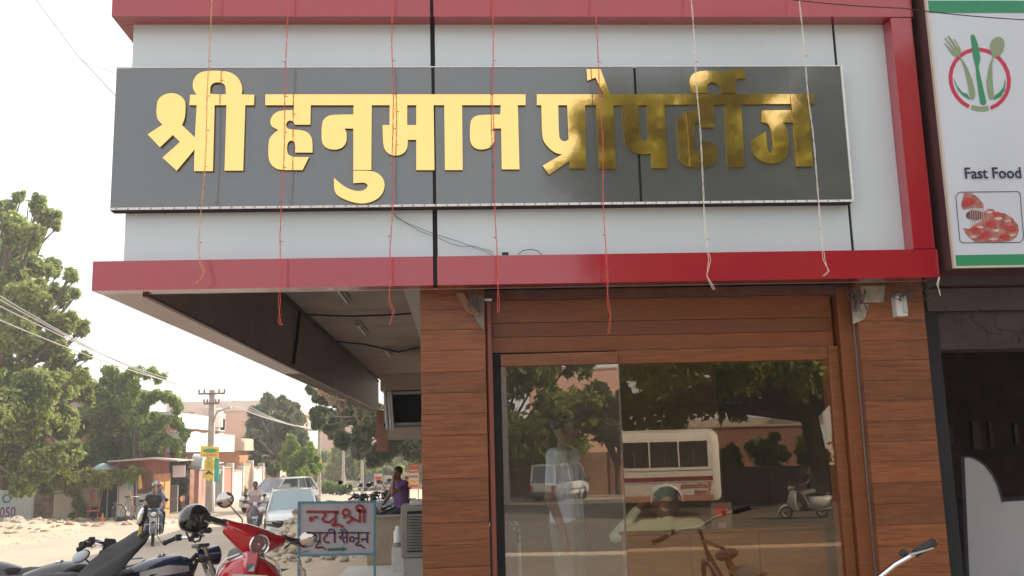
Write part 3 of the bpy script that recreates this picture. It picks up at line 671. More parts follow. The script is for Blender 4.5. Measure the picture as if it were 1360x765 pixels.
def motorcycle(label, loc, rz, tank=(.02, .03, .12), group=None, lean=-.12, steer=0.0, mirrors=True, plate=True, name='motorcycle', accent=(.55, .56, .58), seatcover=False, cat='motorcycle', cowl=True):
    t = thing(name, label, cat, loc, rz, group, tilt=(lean, 0))
    key = '%02d%02d%02d' % tuple(int(c*99) for c in tank)
    mt = mat('tank_paint_'+key, tank, .18, coat=.8); ma = mat('accent_silver', accent, .3, metal=.4)
    wheel(t, -.62, .30, .10, 'rear_wheel'); 
    Rm = Matrix.Translation((.46, 0, 0)) @ Matrix.Rotation(steer, 4, 'Z') @ Matrix.Translation((-.46, 0, 0))
    def so(n, b, m, par=t, sm=True, **k):
        b.v = [Rm @ v for v in b.v]; return obj(n, b, m, par, sm, **k)
    fw = B().lathe([(.0, -.045), (.035, -.045), (.035, .045), (.0, .045)], 'y', (.66, 0, .30), 12); fw = so('front_wheel', fw, M_engine)
    R, w = .30, .085
    tb = B(); tb.lathe([(R-.055, -w*.35), (R-.03, -w*.5), (R-.008, -w*.36), (R, 0), (R-.008, w*.36), (R-.03, w*.5), (R-.055, w*.35)], 'y', (.66, 0, R), 28); so('tyre', tb, M_rubber, fw)
    so('rim', B().lathe([(R-.050, -w*.40), (R-.068, -w*.36), (R-.074, 0), (R-.068, w*.36), (R-.050, w*.40)], 'y', (.66, 0, R), 28), M_chrome, fw)
    sp = B()
    for k in range(18):
        a = 2*pi*k/18; sp.tube([(.66+.03*cos(a), (.025 if k % 2 else -.025), .3+.03*sin(a)), (.66+(R-.07)*cos(a+.25), 0, .3+(R-.07)*sin(a+.25))], .0022, 4)
    so('spokes', sp, M_steel, fw)
    # fender
    ring = []
    for k in range(12):
        a = radians(15+k*12.5); c = Vector((.66+.345*cos(a), 0, .30+.345*sin(a)))
        ring.append([(c.x, y, c.z-.05*abs(y/.055)**2) for y in (-.055, -.035, 0, .035, .055)] + [(c.x-.006*cos(a), y, c.z-.008-.05*abs(y/.055)**2) for y in (.055, .035, 0, -.035, -.055)])
    so('front_fender', B().loft(ring), mt)
    for s in (-1, 1):
        so('fork', B().tube([(.66, s*.075, .30), (.57, s*.085, .55), (.565, s*.085, .58), (.43, s*.09, .98)], [.026, .026, .018, .018], 12), M_steel)
    so('fork_clamp', B().cbox(.40, .50, -.11, .11, .86, .90, .012).cbox(.385, .47, -.11, .11, .965, .995, .01), M_engine)
    hb = so('handlebar', B().tube([(.28, -.37, 1.04), (.33, -.24, 1.06), (.40, -.12, 1.045), (.42, 0, 1.02), (.40, .12, 1.045), (.33, .24, 1.06), (.28, .37, 1.04)], .0115, 10), M_chrome)
    for s in (-1, 1):
        so('grip', B().tube([(.255, s*.405, 1.03), (.31, s*.28, 1.058)], [.018, .017], 12).tube([(.252, s*.41, 1.03), (.257, s*.40, 1.03)], .021, 12), mat('grip_rubber', (.03, .03, .03), .8), hb)
        so('lever', B().tube([(.345, s*.22, 1.06), (.38, s*.26, 1.055), (.37, s*.33, 1.045), (.345, s*.39, 1.04)], [.010, .006, .005, .007], 7), M_steel, hb)
        so('switch_box', B().cbox(.30, .345, s*.25-.022, s*.25+.022, 1.035, 1.085, .008), M_dark, hb)
        if mirrors:
            mi = so('mirror', B().tube([(.33, s*.21, 1.065), (.335, s*.25, 1.16), (.31, s*.31, 1.26)], .006, 7), M_dark)
            bk = B(); bk.m = Matrix.Translation((.31, s*.345, 1.29)) @ Matrix.Rotation(s*-.15, 4, 'Z') @ Matrix.Rotation(.25, 4, 'Y'); bk.ell((0, 0, 0), (.022, .066, .046), 16, 8); so('mirror_back', bk, M_dark, mi)
            g_ = B(); g_.m = bk.m; g_.ell((-.016, 0, 0), (.008, .058, .040), 16, 8); so('mirror_glass', g_, mat('mirror_glass', (.75, .77, .8), .03, metal=1), mi)
    hl = so('headlight', B().loft([[(x, y*k, .90+z*k) for (y, z) in [(.085*cos(a*pi/8), .075*sin(a*pi/8)) for a in range(16)]] for x, k in ((.40, .55), (.46, .85), (.54, 1), (.56, 1))]), mt)
    so('lens', B().ell((.560, 0, .90), (.022, .078, .068), 16, 8), mat('lamp_lens', (.75, .75, .72), .06, coat=1), hl)
    if cowl: so('cowl', B().loft([[(.40, -.09, .98), (.40, .09, .98), (.42, .06, 1.08), (.42, -.06, 1.08)], [(.53, -.08, .975), (.53, .08, .975), (.49, .05, 1.07), (.49, -.05, 1.07)]]), M_dark)
    for s in ((-1, 1) if cowl else ()):
        so('indicator', B().tube([(.50, s*.09, .90), (.50, s*.13, .90)], .008, 6).ell((.505, s*.155, .90), (.022, .032, .020), 10, 6), mat('amber_lens', (.75, .28, .03), .2))
    # tank as a loft along x
    rings = []
    for x, wd, zt, zb in ((.36, .05, .86, .74), (.33, .10, .905, .72), (.24, .135, .935, .70), (.12, .145, .935, .69), (.0, .13, .91, .69), (-.10, .10, .875, .70), (-.16, .06, .83, .72)):
        rings.append([(x, wd*sin(a)*(1-.15*max(0, cos(a))), (zt+zb)/2+(zt-zb)/2*cos(a)) for a in [2*pi*k/16 for k in range(16)]])
    tk = obj('tank', B().loft(rings), mt, t, True); obj('filler_cap', B().lathe([(0, .945), (.028, .944), (.03, .932)], 'z', (.12, 0, 0), 14), M_chrome, tk, True)
    for s in (-1, 1):
        obj('tank_stripe', B().loft([[(.28, s*.128, .84), (.28, s*.131, .80), (.28, s*.125, .80), (.28, s*.122, .84)], [(.12, s*.149, .86), (.12, s*.150, .79), (.12, s*.142, .79), (.12, s*.142, .86)], [(-.08, s*.113, .83), (-.08, s*.112, .79), (-.08, s*.10, .79), (-.08, s*.10, .83)]]), ma, tk, True)
        obj('side_panel', B().loft([[(-.12, s*.13, .70), (-.12, s*.13, .55), (-.12, s*.10, .55), (-.12, s*.10, .70)], [(-.30, s*.15, .72), (-.30, s*.15, .52), (-.30, s*.11, .52), (-.30, s*.11, .72)], [(-.50, s*.12, .74), (-.48, s*.12, .66), (-.48, s*.09, .66), (-.50, s*.09, .74)]]), mt, t, True)
    rings = []
    for x, wd, z, h in ((-.10, .07, .83, .03), (-.16, .115, .82, .045), (-.35, .14, .795, .055), (-.52, .14, .82, .06), (-.72, .13, .835, .055), (-.84, .09, .835, .03)):
        rings.append([(x, wd*sin(a), z+h*cos(a)*(1.0 if cos(a) > 0 else .7)) for a in [2*pi*k/14 for k in range(14)]])
    obj('seat', B().loft(rings), mat('seat_vinyl', (.022, .022, .024), .55, bump=.15, bs=90), t, True)
    rings = [[(x, wd*sin(a), z+h*cos(a)) for a in [2*pi*k/12 for k in range(12)]] for x, wd, z, h in ((-.45, .12, .72, .05), (-.70, .115, .75, .06), (-.92, .075, .79, .045), (-.98, .05, .80, .03))]
    obj('tail_panel', B().loft(rings), ma if seatcover else mt, t, True)
    obj('tail_lamp', B().ell((-.985, 0, .795), (.02, .055, .035), 12, 8), mat('red_lens', (.5, .02, .02), .15), t, True)
    obj('grab_rail', B().tube([(-.62, -.14, .80), (-.80, -.15, .86), (-.97, -.10, .88), (-.99, 0, .88), (-.97, .10, .88), (-.80, .15, .86), (-.62, .14, .80)], .010, 8), M_steel, t, True)
    obj('rear_fender', B().loft([[(-.62+.345*cos(a), y, .30+.345*sin(a)-.03*abs(y/.06)) for y in (-.06, 0, .06)] + [(-.62+.338*cos(a), y, .30+.338*sin(a)-.03*abs(y/.06)) for y in (.06, 0, -.06)] for a in [radians(70+k*12) for k in range(9)]]), M_dark, t, True)
    if plate: obj('number_plate', B().cbox(.5, .508, -.09, .09, .70, .80, .003), mat('plate_white', (.62, .62, .58), .5), t)
    e = B().cbox(-.12, .14, -.11, .11, .30, .50, .03)
    for k in range(6): e.cbox(.08+k*.006, .22+k*.006, -.09, .09, .40+k*.032, .415+k*.032, .004)
    e.tube([(-.02, -.15, .36), (-.02, .15, .36)], .085, 16)
    obj('engine', e, M_engine, t, True)
    fr = B().tube([(.40, 0, .92), (.20, 0, .74), (-.10, 0, .68), (-.45, 0, .72), (-.9, 0, .76)], .018, 8).tube([(.40, 0, .88), (.26, 0, .5), (.16, 0, .28), (-.14, 0, .26), (-.25, 0, .34)], .016, 8)
    for s in (-1, 1): fr.tube([(-.20, s*.09, .34), (-.62, s*.10, .30)], .015, 8); fr.tube([(-.30, s*.10, .70), (-.25, s*.09, .34)], .012, 8)
    obj('frame', fr, M_dark, t, True)
    for s in (-1, 1): obj('shock', B().tube([(-.60, s*.12, .33), (-.54, s*.12, .50)], .016, 8).tube([(-.55, s*.12, .46), (-.50, s*.12, .68)], .030, 10), M_chrome, t, True)
    obj('exhaust', B().tube([(.20, -.06, .42), (.27, -.09, .33), (.20, -.12, .22), (-.1, -.14, .20), (-.35, -.15, .22), (-.9, -.17, .30)], [.018, .018, .018, .02, .038, .042], 10), M_chrome, t, True)
    obj('crash_guard', B().tube([(.30, 0, .62), (.32, -.22, .60), (.28, -.27, .45), (.20, -.20, .30), (.18, 0, .28), (.20, .20, .30), (.28, .27, .45), (.32, .22, .60), (.30, 0, .62)], .011, 8), M_chrome, t, True)
    obj('side_stand', B().tube([(-.05, .10, .28), (-.08, .26, .02)], .010, 6), M_dark, t)
    return t
def scooter(label, loc, rz, col, group=None, lean=-.1, seatc=(.025, .022, .02), name='scooter', mirrors=True, steer=0):
    t = thing(name, label, 'scooter', loc, rz, group, tilt=(lean, 0))
    key = '%02d%02d%02d' % tuple(int(c*99) for c in col); mt = mat('scooter_paint_'+key, col, .2, coat=.8)
    wheel(t, -.58, .22, .10, 'rear_wheel', solid=True, rimm=M_steel); wheel(t, .62, .22, .09, 'front_wheel', solid=True, rimm=M_steel)
    rings = []
    for z, w, x, th in ((.24, .15, .36, .03), (.34, .19, .43, .05), (.50, .205, .47, .05), (.64, .215, .46, .055), (.76, .19, .43, .06), (.84, .12, .405, .06), (.89, .06, .39, .05)):
        rings.append([(x+th*(1-abs(k)**2.2)-.10*abs(k)**2, w*k, z) for k in [i/5 for i in range(-5, 6)]] + [(x-.035+th*(1-abs(k)**2.2)-.10*abs(k)**2, w*k*.97, z) for k in [i/5 for i in range(5, -6, -1)]])
    obj('leg_shield', B().loft(rings), mt, t, True)
    obj('floorboard', B().cbox(-.22, .40, -.17, .17, .235, .27, .012), M_dark, t)
    rings = [[(x, wd*sin(a)*(.75+.25*abs(sin(a))), z+h*cos(a)) for a in [2*pi*k/18 for k in range(18)]] for x, wd, z, h in ((-.12, .08, .50, .20), (-.16, .14, .50, .225), (-.35, .205, .49, .235), (-.58, .22, .50, .22), (-.78, .17, .56, .16), (-.90, .09, .62, .09), (-.94, .03, .64, .03))]
    obj('body', B().loft(rings), mt, t, True)
    rings = [[(x, wd*sin(a), z+h*cos(a)) for a in [2*pi*k/14 for k in range(14)]] for x, wd, z, h in ((-.06, .08, .755, .03), (-.12, .12, .76, .045), (-.40, .145, .765, .05), (-.68, .13, .78, .05), (-.80, .07, .775, .03))]
    obj('seat', B().loft(rings), mat('seat_%d' % int(seatc[0]*1000), seatc, .5), t, True)
    obj('front_fender', B().loft([[(.62+.25*cos(a), y, .22+.25*sin(a)-.05*abs(y/.075)**2) for y in (-.075, -.04, 0, .04, .075)] + [(.62+.243*cos(a), y, .22+.243*sin(a)-.05*abs(y/.075)**2) for y in (.075, .04, 0, -.04, -.075)] for a in [radians(0+k*17) for k in range(11)]]), mt, t, True)
    obj('fork', B().tube([(.60, .07, .22), (.42, .03, .85), (.38, 0, .98)], .022, 8), M_steel, t, True)
    rings = [[(.37+dx*cos(a)*.9, y, z+h*sin(a)) for a in [2*pi*k/12 for k in range(12)]] for y, dx, z, h in ((-.26, .022, 1.0, .022), (-.20, .04, .995, .035), (-.10, .085, .975, .062), (0, .11, .97, .072), (.10, .085, .975, .062), (.20, .04, .995, .035), (.26, .022, 1.0, .022))]
    obj('headset', B().loft(rings), mt, t, True)
    hl = obj('headlight', B().lathe([(.0, .46), (.078, .455), (.084, .47), (.080, .485)], 'x', (0, 0, .965), 24), M_chrome, t, True)
    obj('lens', B().ell((.475, 0, .965), (.024, .074, .074), 16, 8), mat('lamp_lens', (.75, .75, .72), .06, coat=1), hl, True)
    for s in (-1, 1):
        obj('grip', B().tube([(.345, s*.25, 1.0), (.32, s*.37, 1.0)], .018, 10), MT['grip_rubber'] if 'grip_rubber' in MT else mat('grip_rubber', (.03, .03, .03), .8), t, True)
        obj('lever', B().tube([(.40, s*.20, .99), (.42, s*.27, .985), (.385, s*.36, .985)], .006, 6), M_steel, t, True)
        if mirrors:
            mi = obj('mirror', B().tube([(.35, s*.20, 1.02), (.36, s*.22, 1.12), (.34, s*.27, 1.19)], .006, 7), M_chrome, t, True)
            obj('mirror_back', B().ell((.335, s*.30, 1.23), (.02, .058, .050), 16, 8), M_dark, mi, True)
            obj('mirror_glass', B().ell((.322, s*.30, 1.23), (.009, .052, .044), 16, 8), mat('mirror_glass', (.75, .77, .8), .03, metal=1), mi, True)
        obj('indicator', B().ell((.475, s*.145, .70), (.02, .03, .025), 10, 6), mat('amber_lens', (.75, .28, .03), .2), t, True)
    obj('tail_lamp', B().ell((-.945, 0, .63), (.02, .06, .035), 12, 8), mat('red_lens', (.5, .02, .02), .15), t, True)
    obj('exhaust', B().tube([(-.3, -.14, .24), (-.5, -.17, .26), (-.85, -.17, .30)], [.02, .045, .045], 10), M_steel, t, True)
    obj('number_plate', B().cbox(.515, .522, -.10, .10, .50, .58, .003), mat('plate_white', (.62, .62, .58), .5), t)
    obj('grab_rail', B().tube([(-.70, -.12, .76), (-.88, -.10, .80), (-.92, 0, .80), (-.88, .10, .80), (-.70, .12, .76)], .010, 8), M_chrome, t, True)
    return t

# ---------------------------------------------------------------- builders: cars (forward is +X)
def car(label, loc, rz, col, L=3.6, Wd=1.6, H=1.5, kind='hatch', group=None, name='parked_car', cat='car', tint=(.10, .13, .14)):
    t = thing(name, label, cat, loc, rz, group)
    key = '%02d%02d%02d' % tuple(int(c*99) for c in col); mp = mat('car_paint_'+key, col, .22, coat=.9, var=.02, vs=2)
    mg = mat('car_glass_%d' % int(tint[0]*100), tint, .05, spec=.9, coat=1)
    hw = Wd/2; x0, x1 = -L/2, L/2
    def ring(x, w, zb, zt, crown):
        return [(x, -w*.80, zb), (x, -w*.96, zb+.06), (x, -w, zb+.22), (x, -w*1.0, (zb+zt)/2+.05), (x, -w*.965, zt-.05), (x, -w*.90, zt), (x, -w*.45, zt+crown), (x, 0, zt+crown*1.25),
                (x, w*.45, zt+crown), (x, w*.90, zt), (x, w*.965, zt-.05), (x, w, (zb+zt)/2+.05), (x, w, zb+.22), (x, w*.96, zb+.06), (x, w*.80, zb)]
    bz = H*.60
    if kind == 'van':
        st = [(x0, .90, .34, .86, 0), (x0+.04, .97, .28, .90, .0), (x0+.8, 1, .26, .92, 0), (x1-.9, 1, .26, .92, .0), (x1-.25, .98, .26, .86, .0), (x1-.05, .95, .28, .76, 0), (x1, .88, .32, .64, 0)]
    elif kind == 'suv':
        st = [(x0, .88, .42, bz*.9, .01), (x0+.06, .96, .34, bz, .01), (x0+.6, 1, .30, bz+.02, .02), (0, 1, .28, bz, .02), (x1-1.05, 1, .30, bz-.02, .02), (x1-.5, .98, .32, bz-.07, .03), (x1-.15, .92, .34, bz-.14, .03), (x1, .80, .40, bz-.26, .02)]
    else:
        st = [(x0, .86, .36, bz*.88, .01), (x0+.07, .95, .28, bz*.98, .01), (x0+.5, 1, .24, bz, .02), (0, 1, .22, bz-.02, .02), (x1-1.0, 1, .24, bz-.05, .03), (x1-.5, .97, .25, bz-.12, .035), (x1-.15, .88, .27, bz-.21, .03), (x1, .74, .34, bz-.32, .015)]
    obj('body', B().loft([ring(x, hw*w, zb, zt, cr) for x, w, zb, zt, cr in st]), mp, t, 35)
    if kind == 'van': gb, gt = (x0+.05, x1-.20), (x0+.16, x1-.72); bz = .88
    elif kind == 'suv': gb, gt = (x0+.10, x1-1.05), (x0+.35, x1-1.75); bz = bz
    else: gb, gt = (x0+.12, x1-.92), (x0+.50, x1-1.62)
    wb, wt = hw*.93, hw*.74; zt = H-.06
    if kind == 'van': wb, wt = hw*.965, hw*.86
    q = lambda x, s, w, z: (x, s*w, z)
    gl = B().loft([[q(gb[0], -1, wb, bz-.05), q(gb[1], -1, wb*.97, bz-.09), q(gb[1]+.06, 0, 0, bz-.09), q(gb[1], 1, wb*.97, bz-.09), q(gb[0], 1, wb, bz-.05)],
                   [q(gt[0], -1, wt, zt), q(gt[1], -1, wt*.96, zt), q(gt[1]+.05, 0, 0, zt), q(gt[1], 1, wt*.96, zt), q(gt[0], 1, wt, zt)]])
    obj('window_glass', gl, mg, t)
    rf = [[(x, y*w, z + (H-z)*(1-(abs(y))**2.2)) for y in [i/5 for i in range(-5, 6)]] + [(x, y*w, z-.03) for y in [i/5 for i in range(5, -6, -1)]] for x, w, z in ((gt[0]-.05, wt*.96, zt-.01), (gt[0]+.15, wt*1.02, zt+.01), (gt[1]-.15, wt*1.0, zt+.01), (gt[1]+.05, wt*.95, zt-.015))]
    obj('roof', B().loft(rf), mp, t, 50)
    for s in (-1, 1):
        for (xb, xt, w_) in ((gb[1], gt[1], .035), (gb[0]+.03, gt[0], .05)) + (((gb[0]+gb[1])/2-.05, (gt[0]+gt[1])/2-.05, .03),) + ((((gb[0]*.72+gb[1]*.28)-.05, gt[0]*.72+gt[1]*.28-.05, .03),) if L > 3.2 else ()):
            obj('pillar', B().tube([(xb, s*wb*.985, bz-.06), (xt, s*wt*.99, zt)], w_, 6), mp, t, True)
    tr = .29 if kind != 'suv' else .33
    for x in (x0+.62, x1-.68):
        for s in (-1, 1):
            wh = obj('wheel', B().lathe([(0, s*hw*.9), (tr*.62, s*(hw*.9)), (tr*.66, s*hw*.86)], 'y', (x, 0, tr), 20), M_steel, t, True)
            obj('tyre', B().lathe([(tr*.60, s*hw*.72), (tr*.97, s*hw*.72), (tr, s*hw*.76), (tr, s*hw*.94), (tr*.95, s*hw*.985), (tr*.66, s*hw*.97), (tr*.62, s*hw*.9)], 'y', (x, 0, tr), 22), M_rubber, wh, True)
            obj('wheel_arch', B().lathe([(tr*1.18, s*hw*.93), (tr*1.20, s*hw*1.012), (tr*1.05, s*hw*1.014), (tr*1.03, s*hw*.93)], 'y', (x, 0, tr+.02), 22), M_dark, t, True)
    for s in (-1, 1):
        if kind != 'van':
            obj('headlight', B().ell((x1-.20, s*hw*.70, bz-.30), (.16, .17, .10), 14, 8), mat('lamp_lens', (.75, .75, .72), .06, coat=1), t, True)
            obj('tail_lamp', B().ell((x0+.08, s*hw*.82, bz-.15), (.08, .10, .13), 12, 8), mat('red_lens', (.5, .02, .02), .15), t, True)
        else:
            obj('headlight', B().cbox(x1-.03, x1+.015, s*hw*.62-.12, s*hw*.62+.12, .52, .66, .02), MT['lamp_lens'], t)
            obj('tail_lamp', B().cbox(x0-.012, x0+.05, s*hw*.84-.07, s*hw*.84+.07, .50, .78, .015), mat('red_lens', (.5, .02, .02), .15), t)
        obj('wing_mirror', B().ell((gb[1]-.10, s*(hw+.10), bz+.02), (.06, .10, .07), 12, 8), mp if kind != 'van' else M_dark, t, True)
        obj('door_handle', B().cbox(-.15, .0, s*hw*1.0-.012, s*hw*1.0+.012, bz-.16, bz-.135, .004), M_dark, t)
    obj('bumper', B().loft([[(x1-.30, -hw*.95, .26), (x1-.30, -hw*.95, .44), (x1-.34, -hw*.8, .44), (x1-.34, -hw*.8, .26)]]+[[(x1+dx, y*hw, .26), (x1+dx+.03, y*hw, .42), (x1+dx-.06, y*hw, .46), (x1+dx-.06, y*hw, .26)] for y, dx in ((-.8, -.07), (-.4, 0), (0, .02), (.4, 0), (.8, -.07))]+[[(x1-.30, hw*.95, .26), (x1-.30, hw*.95, .44), (x1-.34, hw*.8, .44), (x1-.34, hw*.8, .26)]]), mp, t, True)
    obj('bumper', B().cbox(x0-.06, x0+.12, -hw*.93, hw*.93, .30, .48, .03), mp if kind != 'van' else mat('bumper_grey', (.12, .12, .13), .6), t)
    obj('number_plate', B().cbox(x1+.045, x1+.052, -.22, .22, .32, .42, .003), MT.get('plate_white') or mat('plate_white', (.62, .62, .58), .5), t)
    obj('number_plate', B().cbox(x0-.068, x0-.06, -.22, .22, .50 if kind == 'van' else .34, .60 if kind == 'van' else .44, .003), MT['plate_white'], t)
    obj('grille', B().cbox(x1-.02, x1+.026, -.38, .38, .47, .54, .01), M_dark, t)
    for s in (-1, 1): obj('wiper', B().tube([(gb[1]+.05, s*.35-.1, bz-.06), (gb[1]-.05, s*.35+.25, bz-.02)], .008, 5), M_dark, t)
    return t

# ---------------------------------------------------------------- builders: trees and plants
def leafmesh(name, centers, radii, n, size, m, parent, world=True, droop=.3, shell=.55, flat=1.0, aspect=2.2, seed=1):
    r = np.random.default_rng(seed); cs = np.array([c[:] for c in centers]); ra = np.array(radii, float)
    w = ra**2.2; w /= w.sum(); idx = r.choice(len(ra), n, p=w)
    d = r.normal(size=(n, 3)); d /= np.linalg.norm(d, axis=1)[:, None]
    rr = ra[idx]*(shell+(1-shell)*r.random(n)**.6)*np.where(r.random(n) < .16, 1+.45*r.random(n), 1)*(1+.16*np.sin(d[:, 0]*5+idx)*np.cos(d[:, 2]*6+idx*2))
    p = cs[idx] + d*rr[:, None]*np.array([1, 1, flat])
    # sprays: leaves gather in twigs
    ti = r.integers(0, max(8, n//9), n); tr = np.random.default_rng(seed+99).normal(size=(max(8, n//9), 3)); p += tr[ti]*.09*ra[idx][:, None]
    t = d*.6 + r.normal(size=(n, 3))*.6; t[:, 2] -= droop; t /= np.linalg.norm(t, axis=1)[:, None]
    u = np.cross(t, r.normal(size=(n, 3))); u /= np.linalg.norm(u, axis=1)[:, None]
    s = size*(.55+.9*r.random(n)); tl = t*(s*.5*aspect**.5)[:, None]; ul = u*(s*.5/aspect**.5)[:, None]
    v = np.stack([p-tl, p-tl*.1+ul, p+tl, p-tl*.1-ul], axis=1).reshape(-1, 3)
    me = bpy.data.meshes.new(name); me.vertices.add(4*n); me.vertices.foreach_set('co', v.ravel())
    me.loops.add(4*n); me.loops.foreach_set('vertex_index', np.arange(4*n, dtype='i')); me.polygons.add(n)
    me.polygons.foreach_set('loop_start', np.arange(n, dtype='i')*4); me.polygons.foreach_set('loop_total', np.full(n, 4, 'i')); me.update(calc_edges=True)
    return link(name, me, m, parent, world=world)
def tree(label, base, blobs, n, size, m, name='tree', group=None, trunk_r=.22, trunk_h=None, seed=1, droop=.3, sub=7, shell=.5, limbs=True, cat='tree'):
    "blobs: (x, y, z, r) lobes of the crown; each is broken up into smaller clumps"
    t = thing(name, label, cat, base, 0, group); r = random.Random(seed)
    C2, R2 = [], []
    for (x, y, z, R) in blobs:
        C2.append((x, y, z)); R2.append(R*.62)
        for k in range(sub):
            d = Vector((r.gauss(0, 1), r.gauss(0, 1), r.gauss(0, .9))).normalized(); q = R*r.uniform(.55, .85)
            C2.append((x+d.x*q, y+d.y*q, z+d.z*q)); R2.append(R*r.uniform(.18, .36))
    leafmesh('crown', C2, R2, n, size, m, t, droop=droop, seed=seed, shell=shell)
    b = B(); bx, by, bz = base; cz = sum(q[2] for q in blobs)/len(blobs); lowest = min(q[2]-q[3] for q in blobs)
    cxm = sum(q[0] for q in blobs)/len(blobs); cym = sum(q[1] for q in blobs)/len(blobs)
    fork = Vector((bx+(cxm-bx)*.25, by+(cym-by)*.25, (trunk_h+bz) if trunk_h else max(bz+1.2, min(lowest+.5, bz+3))))
    b.tube([Vector((bx, by, bz-.2)), Vector((bx, by, bz+.15)), Vector((bx, by, bz)).lerp(fork, .5)+Vector((r.uniform(-.12, .12), 0, 0)), fork], [trunk_r*1.5, trunk_r*1.1, trunk_r*.9, trunk_r*.8], 10)
    if limbs:
        for (x, y, z, R) in blobs:
            e = Vector((x, y, z)); mdl = fork.lerp(e, .5)+Vector((r.uniform(-.2, .2), r.uniform(-.2, .2), r.uniform(0, .4)))
            b.tube([fork, mdl, e], [trunk_r*.6, trunk_r*.3, trunk_r*.1], 7)
            for k in range(3):
                d = Vector((r.gauss(0, 1), r.gauss(0, 1), r.gauss(0, 1))).normalized()*R*.8
                b.tube([mdl.lerp(e, r.uniform(.3, 1)), e+d], [trunk_r*.14, .015], 5)
    obj('trunk', b, M_bark, t, True, world=True)
    return t
def pblobs(lst, Y, z_jit=0, seed=0):
    "crown lobes given as (photo px x, y, radius px) at distance Y, spread in depth"
    r = random.Random(seed); out = []
    for q in lst:
        dy = q[3] if len(q) > 3 else r.uniform(-1.5, 1.5)
        p = at(q[0], q[1], Y=Y+dy); out.append((p.x, p.y, p.z, q[2]*(Y+dy)/FPX))
    return out

# ================================================================ the street on the left
G = -.85
def T(name, label, cat, p, group=None, rz=0): return thing(name, label, cat, tuple(p), rz, group)
def PW(name, b, m, par, smooth=False, bevel=0, label=None): return obj(name, b, m, par, smooth, True, label, bevel)
def pbox(b, x0, y0, x1, y1, Y, dp, zb=None):
    a = at(x0, y1, Y=Y); c = at(x1, y0, Y=Y); return b.box(a.x, c.x, Y, Y+dp, a.z if zb is None else zb, c.z)

# platform along the side of the shop
pf = T('platform', 'pale stone platform along the left side of the shop, under the overhang', 'platform', (-.8, 9, 0))
for i in range(5):
    for j in range(2):
        PW('paving_slab', B().box(-1.50+j*.66, -1.50+j*.66+.655, 6.2+i*1.42, 6.2+i*1.42+1.414, .10, .15+.0015*((i+j) % 2)), M_plat, pf)
PW('plinth', B().box(-1.52, -.2, 6.2, 13.3, -.6, .098), M_conc, pf)
w = T('low_wall', 'short beige plastered wall at the far end of the platform', 'wall', (-1, 13.4, .1))
PW('wall', B().cbox(-1.25, -.22, 13.32, 13.5, -.5, .77, .008), mat('beige_wall', (.38, .31, .22), .9, var=.12, vs=5, grime=((.25, .2, .14), 4, .6)), w)
PW('coping', B().cbox(-1.27, -.22, 13.30, 13.52, .772, .80, .004), M_conc, w)
# white water can on a white stand
p = at(527, 732, Y=12.6)
t = T('water_can', 'white plastic water can with grey lid standing on a white block beside the cooler', 'water can', (p.x, 12.6, .15))
obj('block', B().cbox(-.06, .10, -.08, .08, 0, .30, .01), mat('white_plaster', (.62, .60, .57), .8, var=.08, vs=12), t)
obj('lid', B().lathe([(0, .355), (.055, .355), (.068, .34), (.068, .305), (0, .305)], 'z', (.02, 0, 0), 18), mat('lid_grey', (.22, .22, .23), .5), t, True)
obj('can', B().lathe([(0, .56), (.03, .56), (.035, .52), (.058, .49), (.060, .357), (0, .357)], 'z', (.02, 0, 0), 18), mat('can_white', (.72, .72, .70), .4), t, True)
# desert cooler by the side wall
a = at(532, 672, Y=10.6); z1 = a.z; x0 = a.x
t = T('air_cooler', 'grey metal desert air cooler with louvred front on a stand against the shop corner', 'air cooler', (-.42, 10.8, .15))
cm = mat('cooler_grey', (.40, .37, .33), .6, var=.15, vs=6, grime=((.18, .14, .11), 5, .58))
PW('casing', B().cbox(x0, -.215, 10.62, 11.1, .52, z1, .012), cm, t)
PW('front_panel', B().cbox(x0+.07, -.235, 10.60, 10.618, .58, z1-.06, .006), M_black, t)
for k in range(13): 
    b = B(); zz = .60+k*((z1-.68-.0)/13); b.add([(x0+.075, 10.602, zz+.022), (-.24, 10.602, zz+.022), (-.24, 10.575, zz), (x0+.075, 10.575, zz), (x0+.075, 10.606, zz+.019), (-.24, 10.606, zz+.019), (-.24, 10.579, zz-.003), (x0+.075, 10.579, zz-.003)], [(0,1,2,3), (4,7,6,5), (0,3,7,4), (1,5,6,2), (3,2,6,7), (0,4,5,1)])
    PW('louvre', b, cm, t)
PW('tank', B().cbox(x0+.01, -.22, 10.63, 11.08, .28, .515, .02), mat('tank_plastic', (.52, .50, .46), .5), t)
b = B()
for x in (x0+.03, -.25):
    for y in (10.66, 11.05): b.box(x-.012, x+.012, y-.012, y+.012, .15, .28)
PW('stand', b, M_steel, t)
t2 = T('plastic_case', 'small white plastic case lying on top of the air cooler', 'case', (-.45, 10.8, z1))
PW('case', B().cbox(x0+.10, x0+.26, 10.64, 10.9, z1+.001, z1+.055, .012), mat('can_white', (.7,.7,.7)), t2)

